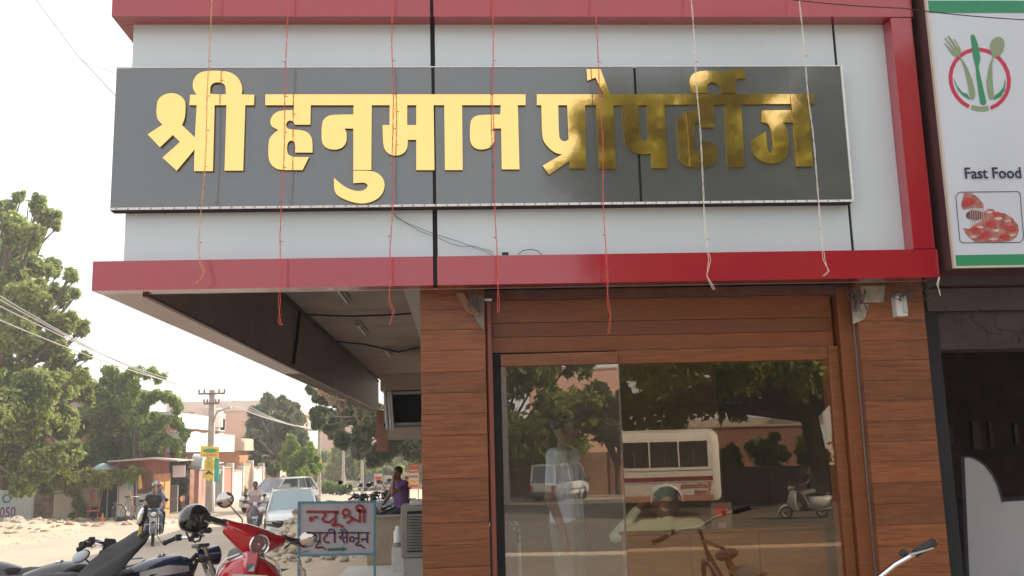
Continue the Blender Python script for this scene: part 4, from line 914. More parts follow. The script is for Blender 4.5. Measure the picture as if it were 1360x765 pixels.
# hand painted salon sign
SY = 9.5
c = at(447, 703, Y=SY)
salon = T('salon_sign', 'white board with blue frame, hand painted red and navy Devanagari letters and green arrow', 'sign', (c.x, SY, .15))
q = lambda x, y: at(380+x/6.653, 650+y/6.653, Y=SY)
fmS = lambda x, y, d: (lambda p: (p.x, SY+d, p.z))(q(x, y))
b = B().prism([(112, 116), (786, 114), (780, 572), (110, 586)], fmS, 0, .006)
PW('board', b, mat('sign_white', (.56, .52, .56), .55, var=.05, vs=5, grime=((.46, .42, .42), 6, .62)), salon)
mf = mat('sign_blue', (.13, .34, .42), .5, var=.12, vs=12)
for pl in ([(102, 106), (796, 102), (796, 118), (102, 126)], [(102, 574), (790, 560), (790, 578), (102, 594)], [(102, 126), (122, 126), (120, 575), (102, 575)], [(774, 118), (796, 118), (790, 561), (770, 561)]):
    PW('frame_bar', B().prism(pl, fmS, -.010, .012), mf, salon)
for X_, yt in ((783, 570), (112, 590)):
    p = q(X_, yt); PW('leg', B().box(p.x-.010, p.x+.010, SY-.009, SY+.011, .12 if X_ > 500 else -.05, p.z), mf, salon)
def paint(name, strokes, w, m, d, dx=0, dy=0):
    b = B()
    for s_ in strokes:
        ww = w
        if isinstance(s_, tuple): s_, ww = s_
        stroke(b, [(x+dx, y+dy) for x, y in s_], ww, fmS, d-.0012, d)
    return PW(name, b, m, salon)
L1 = [[(178,198),(468,198)], [(285,245),(240,246)], ([(205,262),(222,262),(232,256)], 44), [(335,205),(352,225),(330,248),(322,262),(340,285),(385,290),(418,262),(440,248)], [(438,198),(438,292)], [(436,285),(412,318),(440,318),(470,312),(508,334)],
      [(520,232),(502,212),(506,190),(528,176),(552,186),(560,206),(548,226),(520,240),(505,254)], [(560,238),(600,262),(650,285)], [(596,262),(535,300)], [(652,190),(652,292)], [(690,190),(690,292)], [(620,186),(706,186)], [(655,190),(625,172),(622,152),(645,140),(672,148),(688,170),(692,190)]]
L2 = [[(165,382),(440,382)], [(458,382),(735,382)], ([(205,430),(218,430)], 34), [(238,382),(238,470)], [(256,392),(268,410),(250,438),(262,460),(300,452)], [(298,382),(298,470)], [(294,465),(268,492),(262,515),(296,512),(318,508),(348,530)],
      [(360,384),(360,402),(338,418),(332,444),(348,466),(384,468)], [(428,382),(428,472)], [(430,382),(424,358),(400,350),(380,356),(374,372)],
      [(500,384),(498,408),(470,420),(480,432),(500,438),(516,476)], [(536,384),(536,472)], [(498,424),(536,424)], [(540,380),(528,362),(506,350)], [(508,380),(496,362),(476,352)],
      [(575,465),(562,446),(566,424),(584,416),(600,428),(598,450),(585,466)], [(600,430),(640,430)], [(640,384),(640,470)], [(638,465),(614,486),(636,496),(660,492),(694,520)],
      [(668,438),(716,438)], ([(664,442),(674,446)], 26), [(716,384),(716,472)]]
mr_, mn_, mg_, mo_ = mat('paint_red', (.42, .03, .035), .5), mat('paint_navy', (.035, .03, .14), .5), mat('paint_palegreen', (.36, .46, .44), .6), mat('paint_orange', (.62, .30, .18), .6)
paint('letter_shadow', L1, 22, mg_, -.0015, 12, 12); paint('letters', L1, 23, mr_, -.004)
paint('letter_shadow', L2, 12, mo_, -.0015, 9, 10); paint('letters', L2, 13, mn_, -.004)
PW('arrow', B().prism([(366,520),(498,515),(496,502),(540,527),(498,553),(500,540),(366,545)], fmS, -.003, -.0015), mat('paint_green', (.04, .22, .13), .5), salon)
paint('signature', [[(140,556),(160,545),(150,560),(175,540),(170,558),(190,535),(185,555),(215,540)], [(430,158),(445,152),(455,160),(468,150)]], 4, mat('paint_grey', (.2, .2, .22), .6), -.003)

# ---------------------------------------------------------------- things hung at the far end of the verandah
t = T('ac_cage', 'dark open air conditioner cage on the side wall under the overhang', 'cage', at(535, 545, Y=16))
b = B(); a = at(510, 521, Y=16); c = at(562, 565, Y=16)
for (x0_, x1_, za, zb_) in ((a.x, -.2, a.z-.05, a.z), (a.x, -.2, c.z, c.z+.05), (a.x, a.x+.05, c.z, a.z), (-.25, -.2, c.z, a.z)): b.box(x0_, x1_, 15.9, 16.6, za, zb_)
PW('frame', b, M_steel, t); PW('casing', B().box(a.x+.12, -.26, 16.15, 16.55, c.z+.06, a.z-.06), M_black, t)
PW('ledge', B().box(a.x+.08, -.2, 15.8, 16.8, c.z-.22, c.z-.03), M_ceil, t); PW('lintel', B().box(a.x-.05, -.2, 15.85, 16.7, a.z+.02, a.z+.30), M_ceil, t)
b = B()
for x_ in (511, 516, 519): p = at(x_, 520, Y=15.8); b.tube([(p.x, 15.8, p.z), (p.x+.02, 15.78, p.z-.3), (p.x+.04, 15.8, p.z-.62)], .02, 8)
PW('pipe', b, mat('pvc', (.55, .56, .58), .5), t, True)
t = T('hanging_board', 'narrow brown board hanging below the far end of the side beam', 'board', at(507, 570, Y=22.9))
b = B(); pbox(b, 500, 545, 514, 600, 22.9, .12); PW('board', b, mat('brown_board', (.26, .12, .08), .8, var=.2, vs=6), t)
t = T('tassel_garland', 'pale dried garland looped below the edge of the side beam', 'garland', at(455, 540, Y=16))
r_ = random.Random(4)
for (xa, ya, xb, yb, sg) in ((418,510,432,520,6),(432,520,446,530,8),(448,524,460,524,20),(446,528,456,544,3),(470,540,486,548,16)):
    pts = [at(xa+(xb-xa)*k/8, ya+(yb-ya)*k/8+sg*sin(pi*k/8), Y=16.5) for k in range(9)]
    PW('string', B().tube(pts, .008, 5), mat('dry_flower', (.62, .45, .36), .8), t)
    b = B()
    for pnt in pts:
        for k in range(4): b.ell(pnt+Vector((r_.uniform(-.03, .03), r_.uniform(-.03, .03), r_.uniform(-.05, .02))), .016, 6, 4)
    PW('blossom', b, MT['dry_flower'], t)['kind'] = 'stuff'

# ---------------------------------------------------------------- boundary walls, stalls and houses
t = T('painted_wall', 'low white wall with painted purple figures and a blue ring at the left edge of the photo', 'wall', (-21, 43.2, G))
Y0 = 43.5
b = B(); b.m = Matrix.Identity(4)
xa, xb = at(-60, 690, Y=Y0).x, at(41, 690, Y=Y0).x; zt_ = at(20, 651, Y=Y0).z
PW('wall', B().cbox(xa, xb, Y0, Y0+.22, G-.1, zt_, .02), mat('wall_paint', (.55, .60, .58), .9, var=.10, vs=1.5, grime=((.30, .42, .36), 1.2, .55)), t)
a = at(2, 687, Y=Y0-.004)
M_ = Matrix.Translation((a.x-.1, Y0-.004, a.z)) @ Matrix.Rotation(pi/2, 4, 'X')
textpart('figures', '050', .62, M_, mat('paint_purple', (.22, .08, .26), .8), t, .003, .75, .012, world=True)
cx_ = at(9, 662, Y=Y0); b = B(); b.prism([[(cx_.x+.2*cos(k*pi/12), cx_.z+.2*sin(k*pi/12)) for k in range(24)], [(cx_.x+.12*cos(k*pi/12), cx_.z+.12*sin(k*pi/12)) for k in range(24)]], lambda x, z, d: (x, Y0-.004+d, z), -.003, 0)
PW('painted_ring', b, mat('paint_blue', (.07, .22, .40), .8), t)
t = T('brick_wall', 'dark brown brick wall in shade between the painted wall and the cream wall', 'wall', (-18, 44.6, G))
for rw in range(6):
    for k in range(5):
        a = at(41, 690, Y=44.6).x+k*.40+(rw % 2)*.12
        PW('stone_block', B().cbox(a, a+.385, 44.6+rng.uniform(-.03, .03), 44.9, G+rw*.27, G+rw*.27+.255, .02), mat('old_block', (.22, .15, .10), .95, var=.3, vs=4), t)
t = T('cream_wall', 'cream plastered wall with a vine over it, left of the tyre stall', 'wall', (-16, 42, G))
b = B(); pbox(b, 70, 655, 119, 690, 42.3, .3, G-.1); PW('wall', b, mat('cream_paint', (.50, .42, .32), .9, var=.12, vs=1.2, grime=((.25, .2, .14), 1.5, .52)), t)
b = B(); pbox(b, 68, 651, 121, 655, 42.25, .4); PW('coping', b, M_conc, t)
t = T('tyre_stall', 'dark open stall with pale green door posts and stacked tyres in front', 'stall', (-15, 42.5, G))
b = B(); pbox(b, 131, 640, 158, 690, 43.6, 1.6, G); PW('shaded_interior', b, M_black, t)  # solid black block painted in for the shade inside the stall
for x_ in (128.5, 142): b = B(); pbox(b, x_-1.6, 640, x_+1.6, 690, 42.4, .12, G); PW('door_post', b, mat('pale_green', (.30, .48, .32), .7), t)
b = B(); pbox(b, 126, 636, 158, 641, 42.35, 1.9); PW('lintel', b, M_bark, t)
t = T('umbrella', 'faded blue grey umbrella top showing over the vine above the tyre stall', 'umbrella', at(137, 618, Y=42))
c = at(137, 615, Y=42); b = B(); rings = []
for rr, zz in ((0.02, .28), (.22, .22), (.40, .10), (.50, 0)): rings.append([(c.x+rr*cos(k*pi/8)*(1 if k % 2 == 0 else .95), 42+rr*sin(k*pi/8), c.z-.28+zz) for k in range(16)])
b.loft(rings, cap=False); b.tube([(c.x, 42, c.z-1.4), (c.x, 42, c.z)], .015, 6); PW('canopy', b, mat('umbrella_blue', (.28, .36, .40), .8), t)
# tyres
def tyre(x, y, z, R=.30, flat=True, rz=0, par=None):
    b = B(); ax = 'z' if flat else 'y'
    b.lathe([(R*.58, -.07), (R*.85, -.09), (R*.98, -.07), (R, 0), (R*.98, .07), (R*.85, .09), (R*.58, .07), (R*.58, -.07)], ax, (0, 0, 0), 20)
    o = obj('tyre', b, M_rubber, None, True); o.location = (x, y, z); o.rotation_euler = (0, 0, rz); return o
for (px_, py_, n, lab) in ((127, 690, 3, 'in the black stack by the green door post'), (146, 686, 4, 'in the taller stack outside the tyre stall'), (166, 692, 1, 'lying alone beside the bicycle')):
    p = at(px_, py_, Z=G); 
    for k in range(n):
        o = tyre(p.x+rng.uniform(-.03, .03), p.y, G+.09+k*.185, .31)
        word = ['lowest tyre', 'second tyre from the ground', 'third tyre from the ground', 'topmost tyre'][k if not (n == 3 and k == 2) else 3]
        setp(o, ('worn black tyre ' if n == 1 else word+' ')+lab, 'tyre', group='tyres outside the stall')
# leaning red and orange bits
t = T('plastic_chair', 'red plastic chair frame standing by the cream wall', 'chair', at(123, 692, Z=G))
pr = mat('chair_red', (.55, .10, .05), .5)
b = B().tube([(-.2, 0, .0), (-.18, 0, .42), (.18, 0, .42), (.22, 0, 0)], .02, 6); obj('leg', b, pr, t)
obj('seat', B().cbox(-.2, .2, -.2, .2, .40, .44, .01), pr, t); obj('backrest', B().tube([(.16, .18, .42), (.24, .2, .95), (-.2, .2, .98), (-.18, .18, .42)], .022, 6), pr, t)
t = T('traffic_cone', 'small orange cone between the tyre stacks', 'cone', at(136, 692, Z=G))
obj('cone', B().lathe([(0, .33), (.02, .33), (.09, .02), (.14, .02), (.14, 0)], 'z', (0, 0, 0), 14), mat('cone_orange', (.75, .20, .05), .5), t, True)

# kiosk with white lintel roof
KY = 42.0
t = T('kiosk', 'rust red roadside kiosk with thin projecting roof, white shutter and counter', 'kiosk', (-14.3, 43, G))
rr_ = mat('rust_red', (.34, .10, .07), .85, var=.15, vs=2, grime=((.22, .08, .06), 2, .6)); oo = mat('orange_wall', (.62, .30, .13), .85, var=.1, vs=2)
X0, X1, X2 = at(156, 600, Y=KY).x, at(189, 600, Y=KY).x, at(203, 600, Y=KY).x
zr = at(203, 611, Y=KY).z
PW('wall', B().box(X0, X2, KY+.3, KY+2.4, G, zr-.02), rr_, t)
PW('wall', B().box(X2+.002, X2+.08, KY+.32, KY+2.4, G, zr-.6), oo, t, label='sunlit orange side wall of the kiosk')
PW('roof', B().add([(X0-.3, KY-.3, zr+.02), (X2+.1, KY-.3, zr+.12), (X2+1.0, KY+.2, zr-.02), (X2+1.0, KY+2.8, zr-.02), (X0-.3, KY+2.8, zr+.05), (X0-.3, KY-.3, zr-.04), (X2+.1, KY-.3, zr+.05), (X2+1.0, KY+.2, zr-.08), (X2+1.0, KY+2.8, zr-.08), (X0-.3, KY+2.8, zr-.02)], [(0,1,2,3,4), (9,8,7,6,5), (0,5,6,1), (1,6,7,2), (2,7,8,3), (3,8,9,4), (4,9,5,0)]), mat('roof_sheet', (.50, .40, .36), .8), t)
b = B(); pbox(b, 157, 638, 180, 688, KY+.24, .05, G+.1); sh_ = PW('shutter', b, mat('shutter_white', (.60, .55, .50), .7), t)
for k in range(14): b = B(); z_ = G+.15+k*.105; b.cbox(at(158, 600, Y=KY).x, at(179.5, 600, Y=KY).x, KY+.215, KY+.245, z_, z_+.075, .01); PW('slat', b, MT['shutter_white'], sh_)
for x_ in (156, 180.5): b = B(); pbox(b, x_-.8, 632, x_+.8, 690, KY+.18, .1, G); PW('post', b, mat('white_post', (.62, .60, .56), .7), t)
b = B(); pbox(b, 186, 653, 206, 656, KY-.1, .8); PW('counter', b, M_bark, t)
b = B(); pbox(b, 192, 625, 203, 652, KY+.285, .02); PW('hatch', b, mat('hatch_brown', (.16, .08, .05), .8), t)
fr = B(); pbox(fr, 182, 656, 199, 686, KY-.05, .03, G)
gr = PW('front_grille', fr, mat('pale_glass', (.42, .46, .44), .4), t)
b = B()
for x_ in (182, 187.6, 193.2, 199): pbox(b, x_-.4, 656, x_+.4, 686, KY-.10, .045, G)
for y_ in (656, 666, 676): pbox(b, 182, y_-.4, 199, y_+.4, KY-.095, .03)
PW('grille_bar', b, MT['white_post'], gr)
cl = [at(164, 627, Y=KY-.4), at(177, 625, Y=KY-.4), at(175, 637, Y=KY-.42), at(171, 652, Y=KY-.4), at(168, 640, Y=KY-.38)]
t2 = T('green_cloth', 'turquoise cloth hanging in a point in front of the kiosk shutter', 'cloth', cl[3])
b = B(); b.loft([[p_[:] for p_ in cl], [(p_.x, p_.y+.03, p_.z) for p_ in cl]]); PW('cloth', b, mat('turquoise', (.04, .42, .34), .7), t2)
t2 = T('yellow_cloth', 'narrow yellow cloth hanging at the corner of the kiosk', 'cloth', at(186, 640, Y=KY-.2))
b = B(); cl = [at(183, 632, Y=KY-.2), at(187, 630, Y=KY-.2), at(189, 648, Y=KY-.2), at(184, 650, Y=KY-.25)]; b.loft([[p_[:] for p_ in cl], [(p_.x, p_.y+.03, p_.z) for p_ in cl]]); PW('cloth', b, mat('mustard', (.60, .38, .10), .8), t2)
t2 = T('kiosk_sign', 'pinkish white sign board hanging under the end of the kiosk roof', 'sign', at(238, 628, Y=43))
b = B(); pbox(b, 229, 618, 246, 634, 43, .05); PW('board', b, mat('pink_white', (.66, .54, .54), .7), t2)
b = B(); pbox(b, 229, 617, 246, 618.4, 42.97, .1); PW('frame', b, M_bark, t2)
t2 = T('goods_rack', 'rack of small packets hanging in the kiosk hatch', 'rack', at(208, 645, Y=42.2))
for k in range(22):
    c = at(rng.uniform(203, 212), rng.uniform(638, 654), Y=42.1+rng.uniform(0, .3)); b = B().cbox(c.x-.05, c.x+.05, c.y, c.y+.05, c.z-.07, c.z+.07, .01)
    PW('packet', b, mat('packet%d' % (k % 4), [(.6, .6, .6), (.12, .30, .25), (.5, .2, .2), (.2, .25, .3)][k % 4], .5), t2)
# bicycle
def bicycle(label, loc, rz, col, sz=.98):
    t = thing('bicycle', label, 'bicycle', loc, rz)
    for x in (-.52, .54):
        wh = obj('wheel', B().lathe([(.0, -.03), (.02, -.03), (.02, .03), (0, .03)], 'y', (x, 0, .34), 8), M_steel, t)
        obj('tyre', B().tube([(x+.335*cos(k*pi/14), 0, .34+.335*sin(k*pi/14)) for k in range(29)], .018, 6), M_rubber, wh, True)
        b = B()
        for k in range(14): a = k*pi/7; b.tube([(x, .02 if k % 2 else -.02, .34), (x+.32*cos(a), 0, .34+.32*sin(a))], .0025, 3)
        obj('spokes', b, M_chrome, wh)
        obj('mudguard', B().tube([(x+.37*cos(radians(a)), 0, .34+.37*sin(radians(a))) for a in range(20, 170, 15)], .014, 6), M_steel, t, True)
    mm = mat('bike_frame', col, .4)
    obj('frame', B().tube([(.54, 0, .34), (.42, 0, .82), (.40, 0, .95)], .014, 7).tube([(.41, 0, .86), (-.10, 0, .86), (-.05, 0, .32), (.41, 0, .78)], .015, 7).tube([(-.10, 0, .86), (-.52, .03, .34), (-.05, 0, .32)], .010, 6).tube([(-.10, 0, min(.84, sz-.08)), (-.13, 0, sz-.02)], .012, 6), mm, t, True)
    obj('saddle', B().ell((-.15, 0, sz), (.13, .08, .035), 12, 7), M_dark, t, True)
    obj('handlebar', B().tube([(.30, -.30, .995), (.375, -.13, .995), (.40, 0, .965), (.375, .13, .995), (.30, .30, .995)], .011, 7), M_chrome, t, True)
    obj('crank', B().lathe([(0, -.03), (.09, -.03), (.09, -.02), (0, -.02)], 'y', (-.05, 0, .32), 14).tube([(-.05, -.04, .32), (.05, -.06, .20)], .010, 5), M_chrome, t)
    obj('carrier', B().box(-.75, -.3, -.06, .06, .74, .755), M_steel, t)
    return t
p = at(174, 692, Z=G); bicycle('black bicycle leaning outside the kiosk beside the tyres', (p.x, p.y-.2, G), radians(-18), (.03, .03, .035))
t = T('wooden_pole', 'thin slanting wooden prop between the bicycle and the kiosk', 'pole', at(180, 688, Z=G))
PW('pole', B().tube([at(172, 655, Y=41.2), at(180, 689, Y=41.6)], .035, 7), mat('pole_wood', (.38, .22, .12), .8), t, True)
t = T('iron_post', 'dark iron post standing in front of the kiosk', 'post', at(179, 688, Z=G))
PW('post', B().tube([at(178.5, 640, Y=41.6), at(179.5, 690, Y=41.6)], .045, 7), M_dark, t, True)

# steel grid gate and compound walls of the houses
def grid_gate(label, x0, y0, x1, y1, Y, nx, ny, back):
    t = T('metal_gate', label, 'gate', at((x0+x1)/2, y1, Y=Y)); b = B()
    PW('mesh_panel', pbox(B(), x0, y0, x1, y1, Y+.05, .03, G+.05), back, t)
    for k in range(nx+1): x_ = x0+(x1-x0)*k/nx; PW('gate_bar', pbox(B(), x_-.5, y0, x_+.5, y1, Y-.01, .05, G+.03), MT['white_post'], t)
    for k in range(ny+1): z_ = y0+(y1-y0)*k/ny; PW('gate_rail', pbox(B(), x0, z_-.5, x1, z_+.5, Y-.006, .04), MT['white_post'], t)
grid_gate('tall white framed grille gate right of the kiosk', 214, 645, 236, 680, 45.4, 2, 2, mat('gate_grey', (.26, .25, .24), .7, var=.2, vs=20))
wallc = [(.42, .25, .20), (.55, .40, .30), (.30, .28, .28), (.48, .20, .15), (.62, .56, .50), (.58, .40, .28), (.66, .60, .55), (.50, .34, .26)]
XW = -12.2; yy = 46.2
segl = ['maroon pink', 'buff', 'dark grey', 'brick pink', 'whitewashed', 'tan', 'white', 'dusty pink']
for k in range(8):
    L_ = [1.6, 1.2, 1.8, 2.2, 2.6, 2.4, 3.2, 4][k]; h_ = [1.9, 1.7, 1.8, 1.9, 1.7, 2.0, 1.8, 1.7][k]
    t = T('compound_wall', '%s stretch of house compound wall, %s along the left side of the street' % (segl[k], ['first beyond the kiosk gate', 'second beyond the kiosk gate', 'behind the electric pole', 'just past the electric pole', 'in front of the pink house', 'beside the grey scooter', 'behind the silver car', 'furthest'][k]), 'wall', (XW, yy+L_/2, G))
    mm = mat('compound%d' % k, wallc[k], .88, var=.12, vs=1.5, grime=((.3, .24, .2), 1.5, .6))
    PW('wall', B().cbox(XW-.22, XW, yy, yy+L_-.35, G-.1, G+h_, .02), mm, t)
    PW('gate_pillar', B().cbox(XW-.30, XW+.08, yy+L_-.34, yy+L_-.02, G-.1, G+h_+.25, .03), mat('pillar_white', (.60, .52, .46), .85, var=.08, vs=3), t)
    PW('coping', B().cbox(XW-.26, XW+.04, yy-.01, yy+L_-.36, G+h_+.002, G+h_+.07, .01), M_conc, t)
    if k in (2, 4, 6):
        for j in range(6): PW('gate_bar', B().box(XW+.02, XW+.05, yy+.15+j*.28, yy+.34+j*.28, G+.1, G+h_-.15), mat('gate_paint%d' % k, [(.12, .12, .13), 0, (.7, .68, .66), 0, (.75, .72, .68)][k-2], .5), t)
    yy += L_

def house(label, x0, x1, y0, y1, zs, cols, name='house', face=True, group=None, seed=0, rail=True):
    "flat roofed house; +X face looks on the street; zs: floor levels, last = roof"
    r = random.Random(seed); t = T(name, label, 'house', ((x0+x1)/2, (y0+y1)/2, G), group)
    mw, mb = mat(name+'_w%d' % seed, cols[0], .88, var=.07, vs=.8), mat(name+'_b%d' % seed, cols[1], .85, var=.05, vs=1)
    dk = mat('window_dark', (.05, .05, .055), .2); wf = mat('window_frame_w', (.55, .48, .42), .7)
    for i in range(len(zs)-1):
        PW('wall', B().box(x0, x1, y0, y1, zs[i], zs[i+1]-.003), mw, t)
        if i > 0:
            sl = PW('balcony', B().box(x1-.002, x1+.95, y0+.2, y1-.2, zs[i]-.12, zs[i]), mb, t)
            PW('parapet', B().box(x1+.83, x1+.95, y0+.2, y1-.2, zs[i]+.002, zs[i]+.85), mb, t); PW('parapet', B().box(x1+.002, x1+.828, y0+.2, y0+.3, zs[i]+.002, zs[i]+.85), mb, t)
        n = max(2, int((y1-y0)/2.4))
        for k in range(n):
            yc = y0+(k+.5)*(y1-y0)/n; zb = zs[i]+(.0 if k % 3 == 1 else .9); ztp = zs[i]+2.05
            if ztp > zs[i+1]-.2: ztp = zs[i+1]-.3
            w_ = PW('window' if k % 3 != 1 else 'door', B().box(x1+.002, x1+.03, yc-.5, yc+.5, zb, ztp), wf, t)
            PW('pane', B().box(x1+.032, x1+.045, yc-.43, yc-.03, zb+.06, ztp-.07), dk, w_); PW('pane', B().box(x1+.032, x1+.045, yc+.03, yc+.43, zb+.06, ztp-.07), dk, w_)
            PW('sunshade', B().box(x1+.002, x1+.45, yc-.65, yc+.65, ztp+.08, ztp+.15), mb, t)
        n = max(1, int((x1-x0)/3))
        for k in range(n):
            xc = x0+(k+.5)*(x1-x0)/n; zb = zs[i]+.9; ztp = min(zs[i]+2.05, zs[i+1]-.3)
            w_ = PW('window', B().box(xc-.55, xc+.55, y0-.03, y0-.002, zb, ztp), wf, t)
            PW('pane', B().box(xc-.47, xc-.03, y0-.045, y0-.032, zb+.07, ztp-.07), dk, w_); PW('pane', B().box(xc+.03, xc+.47, y0-.045, y0-.032, zb+.07, ztp-.07), dk, w_)
            PW('sunshade', B().box(xc-.7, xc+.7, y0-.45, y0-.002, ztp+.08, ztp+.15), mb, t)
    z = zs[-1]
    PW('roof_parapet', B().box(x0-.1, x1+.3, y0-.1, y1+.1, z, z+.12), mb, t)
    PW('roof_parapet', B().box(x1+.15, x1+.3, y0-.1, y1+.1, z+.122, z+.75), mb, t); PW('roof_parapet', B().box(x0-.1, x1+.148, y0-.1, y0+.05, z+.122, z+.75), mb, t)
    return t
hs = house('two storey house with terracotta walls and white balcony bands behind the electric pole', -21, -14.2, 47.5, 58, [G, 2.05, 3.15], [(.42, .19, .13), (.74, .70, .66)], seed=1)
PW('penthouse', B().box(-22, -17.2, 48, 55, 3.3, 5.0), mat('pink_wall', (.62, .45, .42), .85), hs)
PW('water_tank', B().lathe([(0, 4.5), (.75, 4.45), (.8, 4.3), (.8, 3.35), (0, 3.3)], 'z', (-14.4, 56.3, 0), 20), mat('tank_pink', (.55, .44, .40), .8), hs, True)
PW('penthouse', B().box(-15.2, -13.9, 57, 58.2, 3.2, 4.2), mat('pink_wall', (.62, .45, .42)), hs)
house('orange single storey house behind the dark round tree', -20, -13.6, 60, 70, [G-.6, 2.0], [(.60, .30, .15), (.66, .50, .38)], seed=2)
house('pale peach house with flat roof further down the left side of the street', -22, -13.5, 74, 88, [G-1.2, 2.2, 5.1], [(.60, .42, .32), (.66, .58, .50)], seed=3)
house('cream house at the far end of the street behind the trees', -4, 8, 96, 108, [G-2, 2.3, 5.3], [(.60, .50, .42), (.66, .58, .50)], seed=4)
house('dusty pink house closing the street beyond the second pole', -16, -7, 112, 122, [G-2.2, 2.3, 5.0], [(.56, .36, .30), (.66, .58, .50)], seed=5)
house('buff house to the left behind the big neem tree', -32, -23.5, 48, 60, [G, 2.3, 5.0], [(.55, .44, .33), (.66, .58, .50)], seed=6)
# unseen building beyond the shop, placed and raised to shade the street
house('plain buff building hidden beyond the shop, sized to shade the street', .9, 12, 24.5, 41, [-.5, 2.9, 5.9, 9.2], [(.52, .42, .34), (.6, .55, .5)], seed=7, name='building')

# ---------------------------------------------------------------- electric poles, lamp, yellow plates
def pole(label, base, top, w, arms, lamp=None, group='electric poles along the street'):
    t = T('electric_pole', label, 'pole', base, group)
    b = B().loft([[(base.x-w*k, base.y-w*k*.7, z), (base.x+w*k, base.y-w*k*.7, z), (base.x+w*k, base.y+w*k*.7, z), (base.x-w*k, base.y+w*k*.7, z)] for k, z in ((1.15, base.z-.3), (.8, top))])
    PW('shaft', b, mat('pole_concrete', (.42, .38, .35), .9, var=.12, vs=4), t)
    for (z, l) in arms:
        a = PW('crossarm', B().cbox(base.x-l, base.x+l, base.y-.16, base.y-.08, z-.04, z+.04, .008), mat('arm_rust', (.22, .15, .12), .8), t)
        for s in (-.95, -.55, .55, .95): PW('insulator', B().lathe([(0, z+.22), (.035, z+.20), (.05, z+.12), (.03, z+.04), (0, z+.04)], 'z', (base.x+l*s, base.y-.12, 0), 10), mat('porcelain', (.25, .18, .15), .3), a, True)
    if lamp:
        q0, q1, q2 = lamp
        a = PW('lamp_arm', B().tube([q0, q0.lerp(q1, .5)+Vector((0, 0, .05)), q1], .035, 8), M_steel, t, True)
        d = (q2-q1); b = B(); b.loft([[(p.x, p.y-wd, p.z+h) for wd, h in ((-.12, 0), (-.10, .09), (.10, .09), (.12, 0))] for p in (q1, q1+d*.5, q2)]); PW('lamp_head', b, mat('lamp_grey', (.50, .50, .50), .5), a)
    return t
p = at(275, 682, Z=G); PY = 45.7
P1 = Vector((at(280, 600, Y=PY).x, PY, G)); ztop = at(281, 518, Y=PY).z
pole('concrete electric pole with two crossarms and a street lamp behind the yellow signs', P1, ztop, .15, [(at(280, 523, Y=PY).z, .62), (at(280, 536, Y=PY).z, .36)],
     (at(283, 563, Y=PY-.2), at(288, 548, Y=PY-.3), at(307, 542, Y=PY-.6)))
P2 = Vector((at(424, 600, Y=63).x, 63, G)); pole('thin electric pole with one crossarm in front of the bright green tree', P2, at(424, 566, Y=63).z, .11, [(at(420, 571, Y=63).z, 1.0)])
P3 = Vector((at(456, 600, Y=72).x, 72, G)); pole('distant electric pole between the trees near the far parked car', P3, at(456, 588, Y=72).z, .10, [(at(456, 592, Y=72).z, .5)])
P4 = Vector((at(481, 600, Y=60).x, 60, G)); pole('bare thin pole in the shade of the hanging tree right of the street', P4, at(488, 585, Y=60).z, .08, [(at(488, 590, Y=60).z, .4)])
ylw = mat('yellow_plate', (.78, .60, .06), .5, var=.05, vs=5)
t = T('yellow_signs', 'yellow advertising plates one above another on a thin white post at the roadside', 'sign', at(283, 680, Z=G))
PW('post', B().tube([at(282, 592, Y=44.5), at(283, 681, Y=44.5)], .05, 8), MT['white_post'], t, True)
def plate(name, pts, Y, m, th=.03): return PW(name, B().prism(pts, lambda x, y, d: (lambda p: (p.x, Y+d, p.z))(at(x, y, Y=Y)), -th, 0), m, t)
plate('yellow_plate', [(267, 592), (292, 594), (290, 609), (266, 606)], 44.4, ylw)
plate('green_ellipse', [(279+9.5*cos(k*pi/10), 598.5+2.7*sin(k*pi/10)) for k in range(20)], 44.36, mat('plate_green', (.05, .32, .10), .5), .01)
for k, (a, b_) in enumerate(((269, 273), (274, 277), (278, 283), (284, 288))): plate('lettering', [(a, 603), (b_, 603.3), (b_, 605.6), (a, 605.3)], 44.36, mat('plate_orange', (.75, .25, .03), .5), .01)
plate('yellow_plate', [(272, 610), (285, 610), (285, 624), (271, 624)], 44.4, ylw)
plate('print', [(274.5, 612), (281, 612), (281, 622), (274.5, 622)], 44.36, mat('plate_ochre', (.55, .42, .03), .5), .01)
plate('green_side', [(285.5, 609), (290, 609), (288, 637), (285, 626)], 44.45, mat('plate_teal', (.02, .40, .28), .5))
plate('yellow_plate', [(273, 626), (281, 624), (285.5, 631), (281, 636), (277, 639), (270.5, 634), (270, 630)], 44.38, ylw)
plate('roof_mark', [(272, 630), (277.5, 625), (283, 630), (280, 630), (279, 628.5), (275, 630)], 44.34, M_dark, .01)
t = T('water_tank', 'horizontal pale water tank and turquoise sheet behind the yellow signs', 'tank', at(265, 620, Y=47))
PW('tank', B().tube([at(257, 613, Y=47), at(271, 614, Y=47)], .38, 16), mat('tank_pale', (.55, .58, .58), .6), t, True)
PW('sheet', pbox(B(), 284, 609, 291, 640, 47.2, .05), mat('turquoise', (.04, .42, .34)), t)
t = T('yellow_board', 'small yellow board fixed on the second electric pole', 'sign', at(423, 617, Y=62.8))
PW('board', pbox(B(), 419.5, 610, 427, 622, 62.75, .05), ylw, t)

